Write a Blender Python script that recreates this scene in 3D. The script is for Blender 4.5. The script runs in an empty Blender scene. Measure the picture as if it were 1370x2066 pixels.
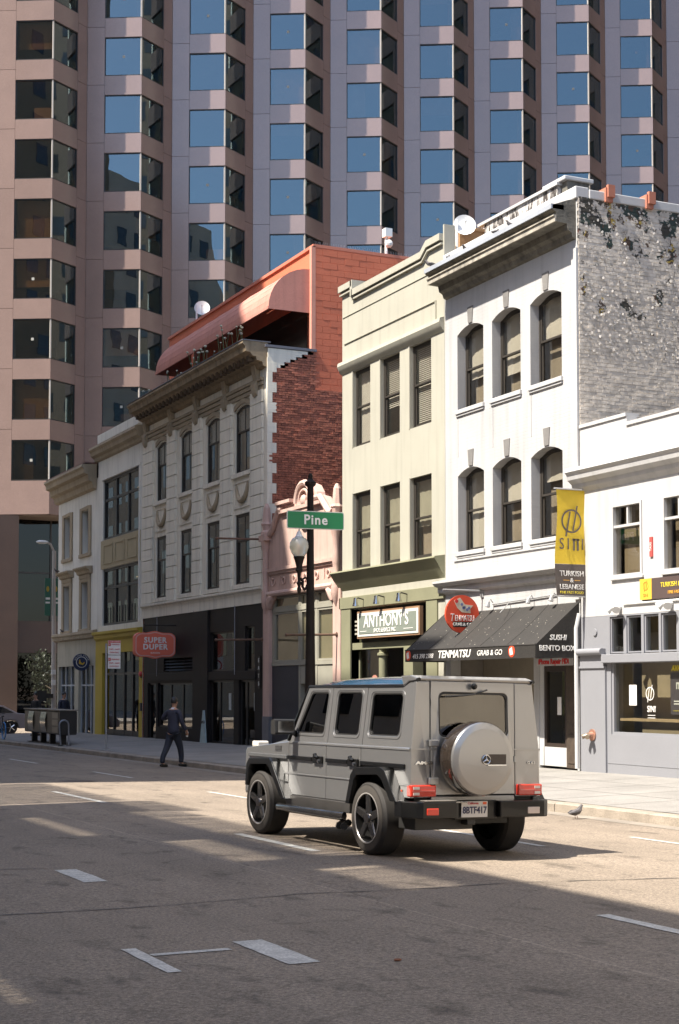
import bpy, bmesh, math, random
from mathutils import Vector, Matrix
from mathutils.geometry import tessellate_polygon
random.seed(11)
S = bpy.context.scene
C = S.collection
R = math.radians
# ------------------------------------------------------------------ camera, sky, sun, exposure
cam = bpy.data.objects.new('camera', bpy.data.cameras.new('camera')); C.objects.link(cam)
cam.location = (0, 0, 1.77)
cam.rotation_euler = (R(90 + 2.92), 0, R(-25.2))
cam.data.lens = 53.32; cam.data.sensor_width = 36; cam.data.shift_y = 0.0963
cam.data.clip_start = 0.1; cam.data.clip_end = 2000
S.camera = cam
SUN_EL = R(57); SUN_DIR = Vector((-1, -0.10, math.tan(R(57))))     # towards the sun
W = bpy.data.worlds.new('World'); S.world = W; W.use_nodes = True
wn = W.node_tree.nodes; sky = wn.new('ShaderNodeTexSky'); sky.sky_type = 'NISHITA'; sky.sun_disc = False
sky.sun_elevation = SUN_EL; sky.sun_rotation = math.atan2(SUN_DIR.x, SUN_DIR.y); sky.altitude = 20; sky.air_density = 1.0; sky.dust_density = 1.5; sky.ozone_density = 1.2
W.node_tree.links.new(sky.outputs[0], wn['Background'].inputs[0]); wn['Background'].inputs[1].default_value = 0.12
sun = bpy.data.objects.new('sun', bpy.data.lights.new('sun', 'SUN')); C.objects.link(sun)
sun.data.energy = 5.0; sun.data.angle = R(0.53); sun.data.color = (1.0, 0.935, 0.83)
sun.rotation_euler = SUN_DIR.to_track_quat('Z', 'Y').to_euler(); sun.location = (-20, 0, 60)
S.view_settings.view_transform = 'Standard'; S.view_settings.look = 'None'
S.view_settings.exposure = 1.26; S.view_settings.gamma = 1; S.view_settings.use_curve_mapping = False
S.cycles.max_bounces = 8; S.cycles.transparent_max_bounces = 12; S.cycles.sample_clamp_indirect = 6
S.cycles.caustics_reflective = False; S.cycles.caustics_refractive = False

# ------------------------------------------------------------------ materials
def nd(t, typ, **kw):
    n = t.nodes.new(typ)
    for k, v in kw.items():
        if k in n.inputs.keys(): n.inputs[k].default_value = v
        else: setattr(n, k, v)
    return n
MATS = {}
def mat(name, col, rough=.75, var=.12, scale=1.5, bump=0., bscale=30., metal=0., coat=0., spec=.5, fine=.0, fscale=60., dirt=0., rand=0., streak=0., brick=None, emit=None):
    """procedural paint/stone: broad stains, fine grain, optional vertical streaks, brick relief and per-object tint"""
    if name in MATS: return MATS[name]
    m = bpy.data.materials.new(name); m.use_nodes = True; t = m.node_tree; L = t.links.new
    p = t.nodes['Principled BSDF']; p.inputs['Roughness'].default_value = rough; p.inputs['Metallic'].default_value = metal
    p.inputs['Coat Weight'].default_value = coat; p.inputs['Specular IOR Level'].default_value = spec
    g = nd(t, 'ShaderNodeNewGeometry'); pos = g.outputs['Position']
    n1 = nd(t, 'ShaderNodeTexNoise', Scale=scale, Detail=6., Roughness=.6); L(pos, n1.inputs['Vector'])
    fac = nd(t, 'ShaderNodeMapRange'); L(n1.outputs[0], fac.inputs[0])
    fac.inputs[1].default_value = .3; fac.inputs[2].default_value = .7; fac.inputs[3].default_value = 1 - var; fac.inputs[4].default_value = 1 + var * .6
    cur = fac.outputs[0]
    def mul(a, b):
        k = nd(t, 'ShaderNodeMath', operation='MULTIPLY'); L(a, k.inputs[0]); L(b, k.inputs[1]); return k.outputs[0]
    if fine:
        n2 = nd(t, 'ShaderNodeTexNoise', Scale=fscale, Detail=3.); L(pos, n2.inputs['Vector'])
        f2 = nd(t, 'ShaderNodeMapRange'); L(n2.outputs[0], f2.inputs[0])
        f2.inputs[1].default_value = .3; f2.inputs[2].default_value = .7; f2.inputs[3].default_value = 1 - fine; f2.inputs[4].default_value = 1 + fine
        cur = mul(cur, f2.outputs[0])
    if streak:
        mp = nd(t, 'ShaderNodeMapping'); mp.inputs['Scale'].default_value = (5, 5, .35); L(pos, mp.inputs[0])
        n3 = nd(t, 'ShaderNodeTexNoise', Scale=1.2, Detail=5.); L(mp.outputs[0], n3.inputs['Vector'])
        f3 = nd(t, 'ShaderNodeMapRange'); L(n3.outputs[0], f3.inputs[0])
        f3.inputs[1].default_value = .48; f3.inputs[2].default_value = .75; f3.inputs[3].default_value = 1; f3.inputs[4].default_value = 1 - streak
        cur = mul(cur, f3.outputs[0])
    if rand:
        oi = nd(t, 'ShaderNodeObjectInfo'); f4 = nd(t, 'ShaderNodeMapRange'); L(oi.outputs['Random'], f4.inputs[0])
        f4.inputs[3].default_value = 1 - rand; f4.inputs[4].default_value = 1 + rand
        cur = mul(cur, f4.outputs[0])
    mx = nd(t, 'ShaderNodeVectorMath', operation='SCALE'); mx.inputs[0].default_value = col; L(cur, mx.inputs['Scale'])
    L(mx.outputs[0], p.inputs['Base Color'])
    h = None
    if brick:      # brick = (axis, width, height, strength)
        sp = nd(t, 'ShaderNodeSeparateXYZ'); L(pos, sp.inputs[0]); cb = nd(t, 'ShaderNodeCombineXYZ')
        L(sp.outputs[brick[0]], cb.inputs[0]); L(sp.outputs[2], cb.inputs[1])
        bt = nd(t, 'ShaderNodeTexBrick', Scale=1.); bt.inputs['Brick Width'].default_value = brick[1]; bt.inputs['Row Height'].default_value = brick[2]
        bt.inputs['Mortar Size'].default_value = .006; bt.inputs['Mortar Smooth'].default_value = .4; L(cb.outputs[0], bt.inputs['Vector'])
        bp0 = nd(t, 'ShaderNodeBump', Strength=brick[3], Distance=.02); bp0.invert = True; L(bt.outputs['Fac'], bp0.inputs['Height']); h = bp0
    if bump:
        nb = nd(t, 'ShaderNodeTexNoise', Scale=bscale, Detail=4.); L(pos, nb.inputs['Vector'])
        bp = nd(t, 'ShaderNodeBump', Strength=bump, Distance=.02); L(nb.outputs[0], bp.inputs['Height'])
        if h: L(h.outputs[0], bp.inputs['Normal'])
        h = bp
    if h: L(h.outputs[0], p.inputs['Normal'])
    if emit: p.inputs['Emission Color'].default_value = (*emit[0], 1); p.inputs['Emission Strength'].default_value = emit[1]
    MATS[name] = m; return m
def glass(name, tint=(.8, .82, .8), refl=.06, ior=1.5, rough=.0, wob=0., rtint=(1, 1, 1)):
    if name in MATS: return MATS[name]
    m = bpy.data.materials.new(name); m.use_nodes = True; t = m.node_tree; L = t.links.new
    t.nodes.remove(t.nodes['Principled BSDF']); out = t.nodes['Material Output']
    tr = nd(t, 'ShaderNodeBsdfTransparent'); tr.inputs[0].default_value = (*tint, 1)
    gl = nd(t, 'ShaderNodeBsdfGlossy'); gl.inputs['Roughness'].default_value = rough; gl.inputs[0].default_value = (*rtint, 1)
    lw = nd(t, 'ShaderNodeLayerWeight', Blend=.5); pw = nd(t, 'ShaderNodeMath', operation='POWER'); L(lw.outputs['Facing'], pw.inputs[0]); pw.inputs[1].default_value = 4.5
    ad = nd(t, 'ShaderNodeMath', operation='MULTIPLY_ADD'); ad.use_clamp = True; L(pw.outputs[0], ad.inputs[0]); ad.inputs[1].default_value = .9 - refl; ad.inputs[2].default_value = refl
    if wob:
        g = nd(t, 'ShaderNodeNewGeometry'); nz = nd(t, 'ShaderNodeTexNoise', Scale=.9, Detail=1.); L(g.outputs['Position'], nz.inputs['Vector'])
        b = nd(t, 'ShaderNodeBump', Strength=wob, Distance=.05); L(nz.outputs[0], b.inputs['Height']); L(b.outputs[0], gl.inputs['Normal'])
    mx = nd(t, 'ShaderNodeMixShader'); L(ad.outputs[0], mx.inputs[0]); L(tr.outputs[0], mx.inputs[1]); L(gl.outputs[0], mx.inputs[2]); L(mx.outputs[0], out.inputs[0])
    MATS[name] = m; return m

# ------------------------------------------------------------------ mesh builder
class B:
    def __init__(s): s.v = []; s.f = []; s.mi = []; s.k = 0
    def add(s, vs, fs):
        o = len(s.v); s.v += [tuple(v) for v in vs]
        for f in fs: s.f.append([i + o for i in f]); s.mi.append(s.k)
        return s
    def quad(s, *p): return s.add(p, [list(range(len(p)))])
    def box(s, x0, x1, y0, y1, z0, z1):
        v = [(x, y, z) for x in (x0, x1) for y in (y0, y1) for z in (z0, z1)]
        return s.add(v, [[0, 1, 3, 2], [4, 6, 7, 5], [0, 4, 5, 1], [2, 3, 7, 6], [0, 2, 6, 4], [1, 5, 7, 3]])
    def hexa(s, a, b):      # two quads (4 points each) joined
        return s.add(list(a) + list(b), [[0, 1, 2, 3], [7, 6, 5, 4]] + [[i, (i + 4), (i + 1) % 4 + 4, (i + 1) % 4] for i in range(4)])
    def prism(s, pts, ax, a, b):      # polygon in the plane of the two other axes, extruded along ax from a to b
        def P(p, t):
            if ax == 0: return (t, p[0], p[1])
            if ax == 1: return (p[0], t, p[1])
            return (p[0], p[1], t)
        n = len(pts); v = [P(p, a) for p in pts] + [P(p, b) for p in pts]
        f = [[i, (i + 1) % n, (i + 1) % n + n, i + n] for i in range(n)]
        for tri in tessellate_polygon([[Vector((p[0], p[1], 0)) for p in pts]]): f += [list(tri), [t + n for t in tri]]
        return s.add(v, f)
    def slab(s, outer, holes, ax, fn, th):   # polygon with holes; fn(u,v) gives the coordinate along ax, th the thickness
        loops = [outer] + list(holes); flat = [p for l in loops for p in l]; n = len(flat)
        def P(p, d):
            t = fn(*p) + d
            return (t, p[0], p[1]) if ax == 0 else (p[0], t, p[1]) if ax == 1 else (p[0], p[1], t)
        f = []
        for tri in tessellate_polygon([[Vector((p[0], p[1], 0)) for p in l] for l in loops]): f += [list(tri), [t + n for t in tri]]
        o = 0
        for l in loops:
            m = len(l); f += [[o + i, o + (i + 1) % m, o + (i + 1) % m + n, o + i + n] for i in range(m)]; o += m
        return s.add([P(p, 0) for p in flat] + [P(p, th) for p in flat], f)
    def tube(s, pts, r, n=8, caps=True, flat=1.):
        pts = [Vector(p) for p in pts]; rs = r if isinstance(r, (list, tuple)) else [r] * len(pts); v = []; ref = None
        for i, p in enumerate(pts):
            d = (pts[min(i + 1, len(pts) - 1)] - pts[max(i - 1, 0)]).normalized()
            if ref is None: ref = Vector((0, 0, 1)) if abs(d.z) < .9 else Vector((1, 0, 0))
            a = d.cross(ref).normalized(); b = a.cross(d).normalized(); ref = b
            v += [p + (a * math.cos(2 * math.pi * k / n) * flat + b * math.sin(2 * math.pi * k / n)) * rs[i] for k in range(n)]
        f = [[i * n + k, i * n + (k + 1) % n, (i + 1) * n + (k + 1) % n, (i + 1) * n + k] for i in range(len(pts) - 1) for k in range(n)]
        if caps: f += [list(range(n)), list(range((len(pts) - 1) * n, len(pts) * n))]
        return s.add(v, f)
    def lathe(s, prof, c, ax=2, n=16, close=False, caps=True):   # prof: (radius, position along axis)
        v = []
        for r, h in prof:
            for k in range(n):
                a = 2 * math.pi * k / n; u, w = r * math.cos(a), r * math.sin(a)
                v.append((c[0] + (h if ax == 0 else u), c[1] + (h if ax == 1 else (u if ax == 0 else w)), c[2] + (h if ax == 2 else w)))
        m = len(prof); f = [[i * n + k, i * n + (k + 1) % n, (i + 1) * n + (k + 1) % n, (i + 1) * n + k] for i in range(m - 1) for k in range(n)]
        if close: f += [[(m - 1) * n + k, (m - 1) * n + (k + 1) % n, (k + 1) % n, k] for k in range(n)]
        elif caps:
            if prof[0][0] > 1e-4: f.append(list(range(n)))
            if prof[-1][0] > 1e-4: f.append(list(range((m - 1) * n, m * n)))
        return s.add(v, f)
    def ball(s, c, r, n=10, sc=(1, 1, 1)):
        m = n // 2 + 1; v = []; 
        for i in range(m + 1):
            t = math.pi * i / m
            for k in range(n):
                a = 2 * math.pi * k / n; v.append((c[0] + r * sc[0] * math.sin(t) * math.cos(a), c[1] + r * sc[1] * math.sin(t) * math.sin(a), c[2] + r * sc[2] * math.cos(t)))
        return s.add(v, [[i * n + k, i * n + (k + 1) % n, (i + 1) * n + (k + 1) % n, (i + 1) * n + k] for i in range(m) for k in range(n)])
    def mesh(s, name, mats, smooth=False, weld=True):
        me = bpy.data.meshes.new(name); me.from_pydata(s.v, [], s.f)
        for m in (mats if isinstance(mats, (list, tuple)) else [mats]): me.materials.append(m)
        if s.k or any(s.mi): me.polygons.foreach_set('material_index', s.mi)
        bm = bmesh.new(); bm.from_mesh(me)
        if weld: bmesh.ops.remove_doubles(bm, verts=bm.verts, dist=1e-5)
        bmesh.ops.recalc_face_normals(bm, faces=bm.faces); bm.to_mesh(me); bm.free()
        if smooth:
            me.polygons.foreach_set('use_smooth', [True] * len(me.polygons)); me.set_sharp_from_angle(angle=R(smooth if smooth is not True else 40))
        me.update(); return me
def obj(name, me, parent=None, loc=None):
    """link a mesh; a child given in world coordinates is taken back by its parent's place"""
    o = bpy.data.objects.new(name, me); C.objects.link(o)
    if loc is not None: o.location = loc
    if parent:
        o.parent = parent
        if parent.get('_w'): o.matrix_parent_inverse = Matrix.Translation(-Vector(parent.location))
    return o
def part(name, b, m, parent, loc=None, smooth=False, bevel=0., kind=None, label=None, weld=True):
    o = obj(name, b.mesh(name, m, smooth, weld), parent, loc)
    if bevel:
        md = o.modifiers.new('bevel', 'BEVEL'); md.width = bevel; md.segments = 2; md.limit_method = 'ANGLE'; md.angle_limit = R(35)
    if kind: o['kind'] = kind
    if label: o['label'] = label
    return o
def thing(name, label, cat, loc, group=None, world=True, rot=None):
    o = bpy.data.objects.new(name, None); C.objects.link(o); o.location = loc; o.empty_display_size = .3
    if rot: o.rotation_euler = rot
    if world: o['_w'] = 1
    return tag(o, label, cat, group)
def tag(o, label, cat, group=None):
    o['label'] = label; o['category'] = cat
    if group: o['group'] = group
    return o
def struct(name, b, m, smooth=False):
    o = part(name, b, m, None, smooth=smooth); o['kind'] = 'structure'; return o
def kids(o): return [c for c in C.objects if c.parent == o]
def copy_tree(o, loc=None, parent=None, label=None, group=None, ch=None):
    c = o.copy(); C.objects.link(c)
    if parent is not None: c.parent = parent
    if loc is not None: c.location = loc
    if label: c['label'] = label
    if group: c['group'] = group
    for k in (ch if ch is not None else kids(o)):
        if isinstance(k, tuple): copy_tree(k[0], None, c, None, None, k[1])
        else: copy_tree(k, None, c)
    return c
def text(name, body, size, m, parent, org, face='-x', ext=.004, sx=1., bold=0., align='CENTER', shear=0., sub=False, sp=1.):
    cu = bpy.data.curves.new(name, 'FONT'); cu.body = body; cu.size = size; cu.extrude = ext; cu.align_x = align; cu.align_y = 'CENTER'; cu.offset = bold; cu.shear = shear; cu.space_character = sp
    cu.resolution_u = 3; cu.materials.append(m); o = bpy.data.objects.new(name, cu); C.objects.link(o)
    ax = {'-x': ((0, -1, 0), (0, 0, 1), (-1, 0, 0)), '-y': ((1, 0, 0), (0, 0, 1), (0, -1, 0))}[face] if isinstance(face, str) else face
    Mx = Matrix([[ax[0][i] * sx, ax[1][i], ax[2][i], org[i]] for i in range(3)] + [[0, 0, 0, 1]])
    o.matrix_basis = Mx
    if parent:
        o.parent = parent
        if parent.get('_w'): o.matrix_parent_inverse = Matrix.Translation(-Vector(parent.location))
    return o
def gz(x, y):     # height of the road: falls away along the street and to the gutter
    return -.006 * (y - 15) - .02 * max(0, min(x, 13.1) - 7)
def sz(x, y):     # height of the pavement
    return gz(13.1, y) + .15 + .023 * (min(x, 17.8) - 13.1)
def rr(y0, y1, z0, z1, r, n=4):   # rounded rectangle
    o = []
    for cx, cz, a in ((y1 - r, z1 - r, 0), (y0 + r, z1 - r, 90), (y0 + r, z0 + r, 180), (y1 - r, z0 + r, 270)):
        o += [(cx + r * math.cos(R(a + 90 * i / n)), cz + r * math.sin(R(a + 90 * i / n))) for i in range(n + 1)]
    return o
def rpoly(pts, r, n=4):   # polygon with rounded corners
    o = []; m = len(pts)
    for i in range(m):
        p, a, c = Vector(pts[i]), Vector(pts[i - 1]), Vector(pts[(i + 1) % m])
        d1, d2 = (a - p), (c - p); q = min(r, d1.length / 2.2, d2.length / 2.2); s, e = p + d1.normalized() * q, p + d2.normalized() * q
        for k in range(n + 1):
            t = k / n; w = s * (1 - t) ** 2 + p * 2 * t * (1 - t) + e * t * t; o.append((w.x, w.y))
    return o
# ------------------------------------------------------------------ palette
def asphalt():
    m = bpy.data.materials.new('asphalt'); m.use_nodes = True; t = m.node_tree; L = t.links.new; p = t.nodes['Principled BSDF']
    p.inputs['Roughness'].default_value = .85; p.inputs['Specular IOR Level'].default_value = .35
    pos = nd(t, 'ShaderNodeNewGeometry').outputs['Position']
    def noise(sc, det=4., vec=None, rough=.6):
        n = nd(t, 'ShaderNodeTexNoise', Scale=sc, Detail=det, Roughness=rough); L(vec or pos, n.inputs['Vector']); return n.outputs[0]
    def rng(x, a, b, c, d):
        r = nd(t, 'ShaderNodeMapRange'); L(x, r.inputs[0])
        for i, v in enumerate((a, b, c, d)): r.inputs[i + 1].default_value = v
        return r.outputs[0]
    def mul(a, b):
        k = nd(t, 'ShaderNodeMath', operation='MULTIPLY'); L(a, k.inputs[0]); L(b, k.inputs[1]); return k.outputs[0]
    v = rng(noise(.35, 5), .3, .7, .86, 1.1)
    v = mul(v, rng(noise(38, 3, rough=.75), .3, .7, .5, 1.5))
    v = mul(v, rng(noise(130, 2, rough=.8), .3, .7, .6, 1.45))
    st = nd(t, 'ShaderNodeMapping'); st.inputs['Scale'].default_value = (1.4, .16, 1); L(pos, st.inputs[0])
    v = mul(v, rng(noise(1.1, 5, st.outputs[0]), .35, .7, .86, 1.06))                 # tyre polish along the lanes
    bl = nd(t, 'ShaderNodeMapping'); bl.inputs['Scale'].default_value = (2.2, 1.1, 1); L(pos, bl.inputs[0])
    v = mul(v, rng(noise(1.3, 4, bl.outputs[0]), .57, .70, 1, .55))                    # oil spots
    vo = nd(t, 'ShaderNodeTexVoronoi', Scale=.33, feature='DISTANCE_TO_EDGE')
    wv = nd(t, 'ShaderNodeVectorMath', operation='MULTIPLY_ADD'); nz = nd(t, 'ShaderNodeTexNoise', Scale=1.6, Detail=5.); L(pos, nz.inputs['Vector'])
    L(nz.outputs['Color'], wv.inputs[0]); wv.inputs[1].default_value = (.9, .9, 0); L(pos, wv.inputs[2]); L(wv.outputs[0], vo.inputs['Vector'])
    v = mul(v, rng(vo.outputs[0], 0, .006, .74, 1))                                    # hairline cracks
    sx = nd(t, 'ShaderNodeSeparateXYZ'); L(pos, sx.inputs[0])
    q = nd(t, 'ShaderNodeMath', operation='SUBTRACT'); L(sx.outputs[0], q.inputs[0]); q.inputs[1].default_value = 5.62
    q2 = nd(t, 'ShaderNodeMath', operation='ABSOLUTE'); L(q.outputs[0], q2.inputs[0]); v = mul(v, rng(q2.outputs[0], .006, .02, 1.3, 1))   # paving seam
    c = nd(t, 'ShaderNodeVectorMath', operation='SCALE'); c.inputs[0].default_value = (.232, .188, .145); L(v, c.inputs['Scale']); L(c.outputs[0], p.inputs['Base Color'])
    b = nd(t, 'ShaderNodeBump', Strength=.5, Distance=.012); L(noise(60, 4, rough=.8), b.inputs['Height']); L(b.outputs[0], p.inputs['Normal'])
    return m
M_ROAD = asphalt()
M_WALK = mat('pavement concrete', (.25, .235, .215), .85, .2, .8, .3, 60, fine=.16, fscale=40, streak=0, brick=None)
M_KERB = mat('kerb concrete', (.30, .255, .205), .85, .3, 2.5, .4, 40, fine=.2)
M_PAINT = mat('road paint', (.52, .50, .45), .7, .25, 9, fine=.3, fscale=50)
M_GRAN = mat('pink granite', (.245, .172, .150), .2, .07, .5, fine=.12, fscale=25, rand=.05, spec=1.0)
M_GRAN.node_tree.nodes['Principled BSDF'].inputs['IOR'].default_value = 1.6
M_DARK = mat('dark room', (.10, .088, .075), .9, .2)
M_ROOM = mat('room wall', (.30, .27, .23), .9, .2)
M_BLACK = mat('black metal', (.022, .021, .02), .4, .2)
M_BRONZE = mat('bronze frame', (.045, .032, .025), .4, .2)
M_GREY = mat('galvanised metal', (.42, .42, .42), .45, .15, metal=.5)
M_WHITEP = mat('white plastic', (.75, .75, .73), .5, .05)
M_CHROME = mat('chrome', (.62, .62, .62), .12, .03, metal=1.)
M_PANE = glass('window glass', (.88, .87, .84), .07, 1.5)
M_TPANE = glass('tower glass', (.62, .53, .43), .17, 1.55, wob=.03, rtint=(.58, .84, 1.0))
M_SHOPG = glass('shop glass', (.86, .87, .84), .06, 1.5)
def letters(name, c): return mat('letters ' + name, c, .55, .02)
L_WHITE = letters('white', (.78, .76, .72)); L_BLACK = letters('black', (.03, .025, .02)); L_RED = letters('red', (.55, .03, .03)); L_YEL = letters('yellow', (.72, .58, .04)); L_ORG = letters('orange', (.75, .38, .05))

# ------------------------------------------------------------------ ground, road, pavement
xs = [-300, -60, -3, 0, 3, 7, 9, 11, 13.1, 60, 300]; ys = [-300, -60] + list(range(-10, 96, 5)) + [120, 300]
b = B(); n = len(ys)
b.add([(x, y, gz(x, y)) for x in xs for y in ys], [[i * n + j, i * n + j + 1, (i + 1) * n + j + 1, (i + 1) * n + j] for i in range(len(xs) - 1) for j in range(n - 1)])
struct('road', b, M_ROAD)
b = B(); ys2 = [-60, -10, 10] + list(range(15, 69, 3)); K = 13.32
b.add([(x, y, sz(x, y)) for x in (K, 15.5, 17.8, 40) for y in ys2], [[i * len(ys2) + j, i * len(ys2) + j + 1, (i + 1) * len(ys2) + j + 1, (i + 1) * len(ys2) + j] for i in range(3) for j in range(len(ys2) - 1)])
b.quad((K, 68.0, sz(K, 68)), (40, 68.0, sz(40, 68)), (40, 68.0, -1), (K, 68.0, -1)); b.quad((K, -60, 1), (40, -60, 1), (40, -60, -1), (K, -60, -1))
walk = struct('pavement', b, M_WALK)
b = B()                                     # scored joints of the pavement, cut as thin dark grooves
for y in [v * 1.5 + 10 for v in range(40)]:
    b.quad((K + .01, y, sz(K, y) + .004), (17.78, y, sz(17.78, y) + .004), (17.78, y + .018, sz(17.78, y) + .004), (K + .01, y + .018, sz(K, y) + .004))
for x in (14.8, 16.3):
    for i in range(40):
        y = 10 + 1.5 * i; b.quad((x, y + .02, sz(x, y) + .004), (x + .018, y + .02, sz(x, y) + .004), (x + .018, y + 1.5, sz(x, y + 1.5) + .004), (x, y + 1.5, sz(x, y + 1.5) + .004))
part('groove', b, mat('joint dirt', (.16, .15, .135), .9, .3), walk)
kerb = bpy.data.objects.new('kerb', None); C.objects.link(kerb); kerb['kind'] = 'structure'; kerb['label'] = 'worn concrete kerb along the pavement'
kb = B(); L_ = 2.39
kb.prism([(13.08, -.35), (13.1, .13), (13.13, .15), (13.32, .155), (13.32, -.35)], 1, 0, L_)
kme = kb.mesh('kerb_stone', M_KERB)
for i in range(25):
    y = 8 + i * 2.4; o = obj('kerb_stone', kme, kerb, (random.uniform(-.006, .006), y, gz(13.1, y + 1.2) + random.uniform(-.004, .004))); o.rotation_euler = (R(-.34), 0, 0)
b = B(); b.add([(x, y, gz(x, y) + .004) for x in (12.72, 13.09) for y in ys2], [[j, j + 1, len(ys2) + j + 1, len(ys2) + j] for j in range(len(ys2) - 1)])
struct('gutter', b, mat('gutter concrete', (.25, .215, .175), .85, .3, 1.2, .3, 50, fine=.2))
def mark(name, x0, x1, y0, y1, m=M_PAINT):
    b = B(); k = max(2, int((y1 - y0) / .12)); rag = lambda: random.uniform(-.005, .005)
    le = [(x0 + rag(), y0 + (y1 - y0) * i / k) for i in range(k + 1)]; ri = [(x1 + rag(), y0 + (y1 - y0) * i / k) for i in range(k + 1)]
    ps = le + ri[::-1]; b.add([(x, y, gz(x, y) + .005) for x, y in ps], [[i, i + 1, 2 * k - i, 2 * k + 1 - i] for i in range(k)]); struct(name, b, m)
for x0, x1, y0, y1 in [(3.80, 4.02, 13.5, 14.57), (3.80, 4.02, 8.82, 9.8), (3.02, 3.12, 8.88, 9.83), (3.13, 3.68, 9.49, 9.57), (6.75, 6.87, 6.2, 9.75), (6.76, 6.88, 15.1, 17.43), (6.88, 6.99, 23.5, 26.7),
    (6.9, 7.0, 32.0, 34.8), (9.55, 9.65, 14.9, 17.6), (9.6, 9.7, 23.2, 26.1), (9.82, 9.92, 31.4, 34.4), (9.75, 9.85, 39.4, 42.6), (11.36, 11.45, 8, 15.7)]:
    mark('lane_marking', x0, x1, y0, y1)
b = B(); b.lathe([(0, .008), (.33, .008), (.36, .004), (.37, .0)], (8.3, 30.2, gz(8.3, 30.2) + .003), 2, 20); struct('manhole_cover', b, mat('cast iron', (.10, .075, .055), .7, .3, 20, .5, 40))
b = B(); b.box(18, 120, 92, 200, -2.2, -.30); b.box(-120, 12, 92, 200, -2.2, -.30); b.box(12, 18, 93, 200, -2.2, -.31); struct('plaza', b, M_WALK)

# ------------------------------------------------------------------ blocks across the street and behind (outside the picture): they shade the road and stand in the reflections
def block(name, label, x0, x1, prof, m, wz=3.6, facing=1, wstart=4.2):
    """prof: (y,z) outline of the roof from near to far; a plain masonry block with rows of windows on its street side"""
    pts = [(prof[0][0], -1.5)] + prof + [(prof[-1][0], -1.5)]
    t = thing(name, label, 'building', (x1 if facing > 0 else x0, prof[0][0], 0))
    b = B(); b.prism(pts, 0, x0, x1); part('wall', b, m, t)
    def top(y):
        for (ya, za), (yb, zb) in zip(prof, prof[1:]):
            if ya <= y <= yb and yb > ya: return min(za, zb)
        return 0
    b = B(); xf = x1 if facing > 0 else x0; y = prof[0][0] + 1.2
    while y < prof[-1][0] - 2:
        z = wstart
        while z + 2.6 < min(top(y), top(y + 1.5)):
            b.box(xf - .02 * facing, xf + .03 * facing, y, y + 1.5, z, z + 1.9); z += wz
        y += 2.7
    part('window', b, mat('dark window', (.03, .035, .04), .12, .3, spec=.8), t, kind='stuff')
    return t
M_STONE = mat('pale grey stone', (.72, .65, .56), .8, .15, .4); M_BUFF = mat('buff stone', (.34, .28, .21), .8, .15, .4)
block('stone_block', 'low grey stone building across the street from the car', -24, -5, [(-16, 10.5), (22.6, 10.5)], M_STONE)
st_ = C.objects['stone_block']; b = B()
HO = [(13.4, 15.8, 16.5, 17.7), (7.6, 8.6, 10.8, 11.35), (17.0, 20.0, 15.4, 16.2), (10.6, 12.4, 17.2, 18.6)]
b.slab([(-16, 10.4), (22.6, 10.4), (22.6, 18.6), (20.4, 18.6), (20.3, 18.0), (13.5, 18.0), (13.4, 19.2), (-16, 19.2)], [[(a, z), (c, z), (c, zt), (a, zt)] for a, c, z, zt in HO], 0, lambda u, v: -5.3, .3); part('added_shade_wall', b, M_STONE, st_)  # unseen wall, added; its gaps stand in for light thrown back by windows
for a, c, z, zt in HO:
    y = a
    lb_ = B()
    while y < c - .1: w_ = random.uniform(.04, .08); lb_.box(-5.2, -5.1, y, y + w_, z, zt); y += w_ + random.uniform(.02, .05)
    part('louvre', lb_, M_STONE, st_, kind='stuff')  # bars added to thin the light through the wall openings
y = 13.5
while y < 22.4:
    w_ = random.uniform(.10, .17); b = B(); b.box(-5.4, -5.1, y, y + w_, 18.0, 19.35 + .5 * (y > 20)); part('slat', b, M_STONE, st_); y += w_ + random.uniform(.05, .11)  # unseen slats added to soften the shadow edge on the road
tt = block('terrace_block', 'low building across the street with slats added to streak the road light', -20, -5, [(22.7, 12.6), (28.3, 12.6)], M_BUFF)
y = 22.75
while y < 28.2:
    w_ = random.uniform(.10, .17); b = B(); b.box(-5.4, -5.1, y, y + w_, 12.6, 19.3); part('slat', b, M_STONE, tt); y += w_ + random.uniform(.06, .13) + (.25 if random.random() < .1 else 0)  # unseen slats added to break the shade into dappled streaks
block('mid_block', 'stepped stone office block across the street', -26, -5, [(28.4, 37.0), (37.4, 37.1), (39.0, 40.5), (41.0, 46.3), (44.2, 50.5), (45.2, 54.5), (60, 54.5)], M_STONE)
block('tall_block', 'tall stone office tower across the street', -30, -5, [(60.1, 96), (71, 96)], M_BUFF)
block('far_block', 'brown office block further up the street', -40, -5, [(100, 48), (190, 48), (190.1, 60), (320, 60)], M_BUFF)
block('side_block', 'pale stone building beyond the white shop', 17.8, 40, [(-60, 17), (17.4, 17)], mat('pale stone', (.50, .46, .40), .8, .15, .4), facing=-1)
block('end_block', 'brick office block closing the street behind', -40, 60, [(-110, 26), (-90, 26)], M_BUFF)

block('added_dark_block', 'dark brown block added beyond the right edge to darken the tower bays', 79, 115, [(25, 110), (96, 110)], mat('dark brown stone', (.11, .075, .055), .6, .2, .4), facing=-1)  # added out of view to darken the tower's right faces and panes
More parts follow.
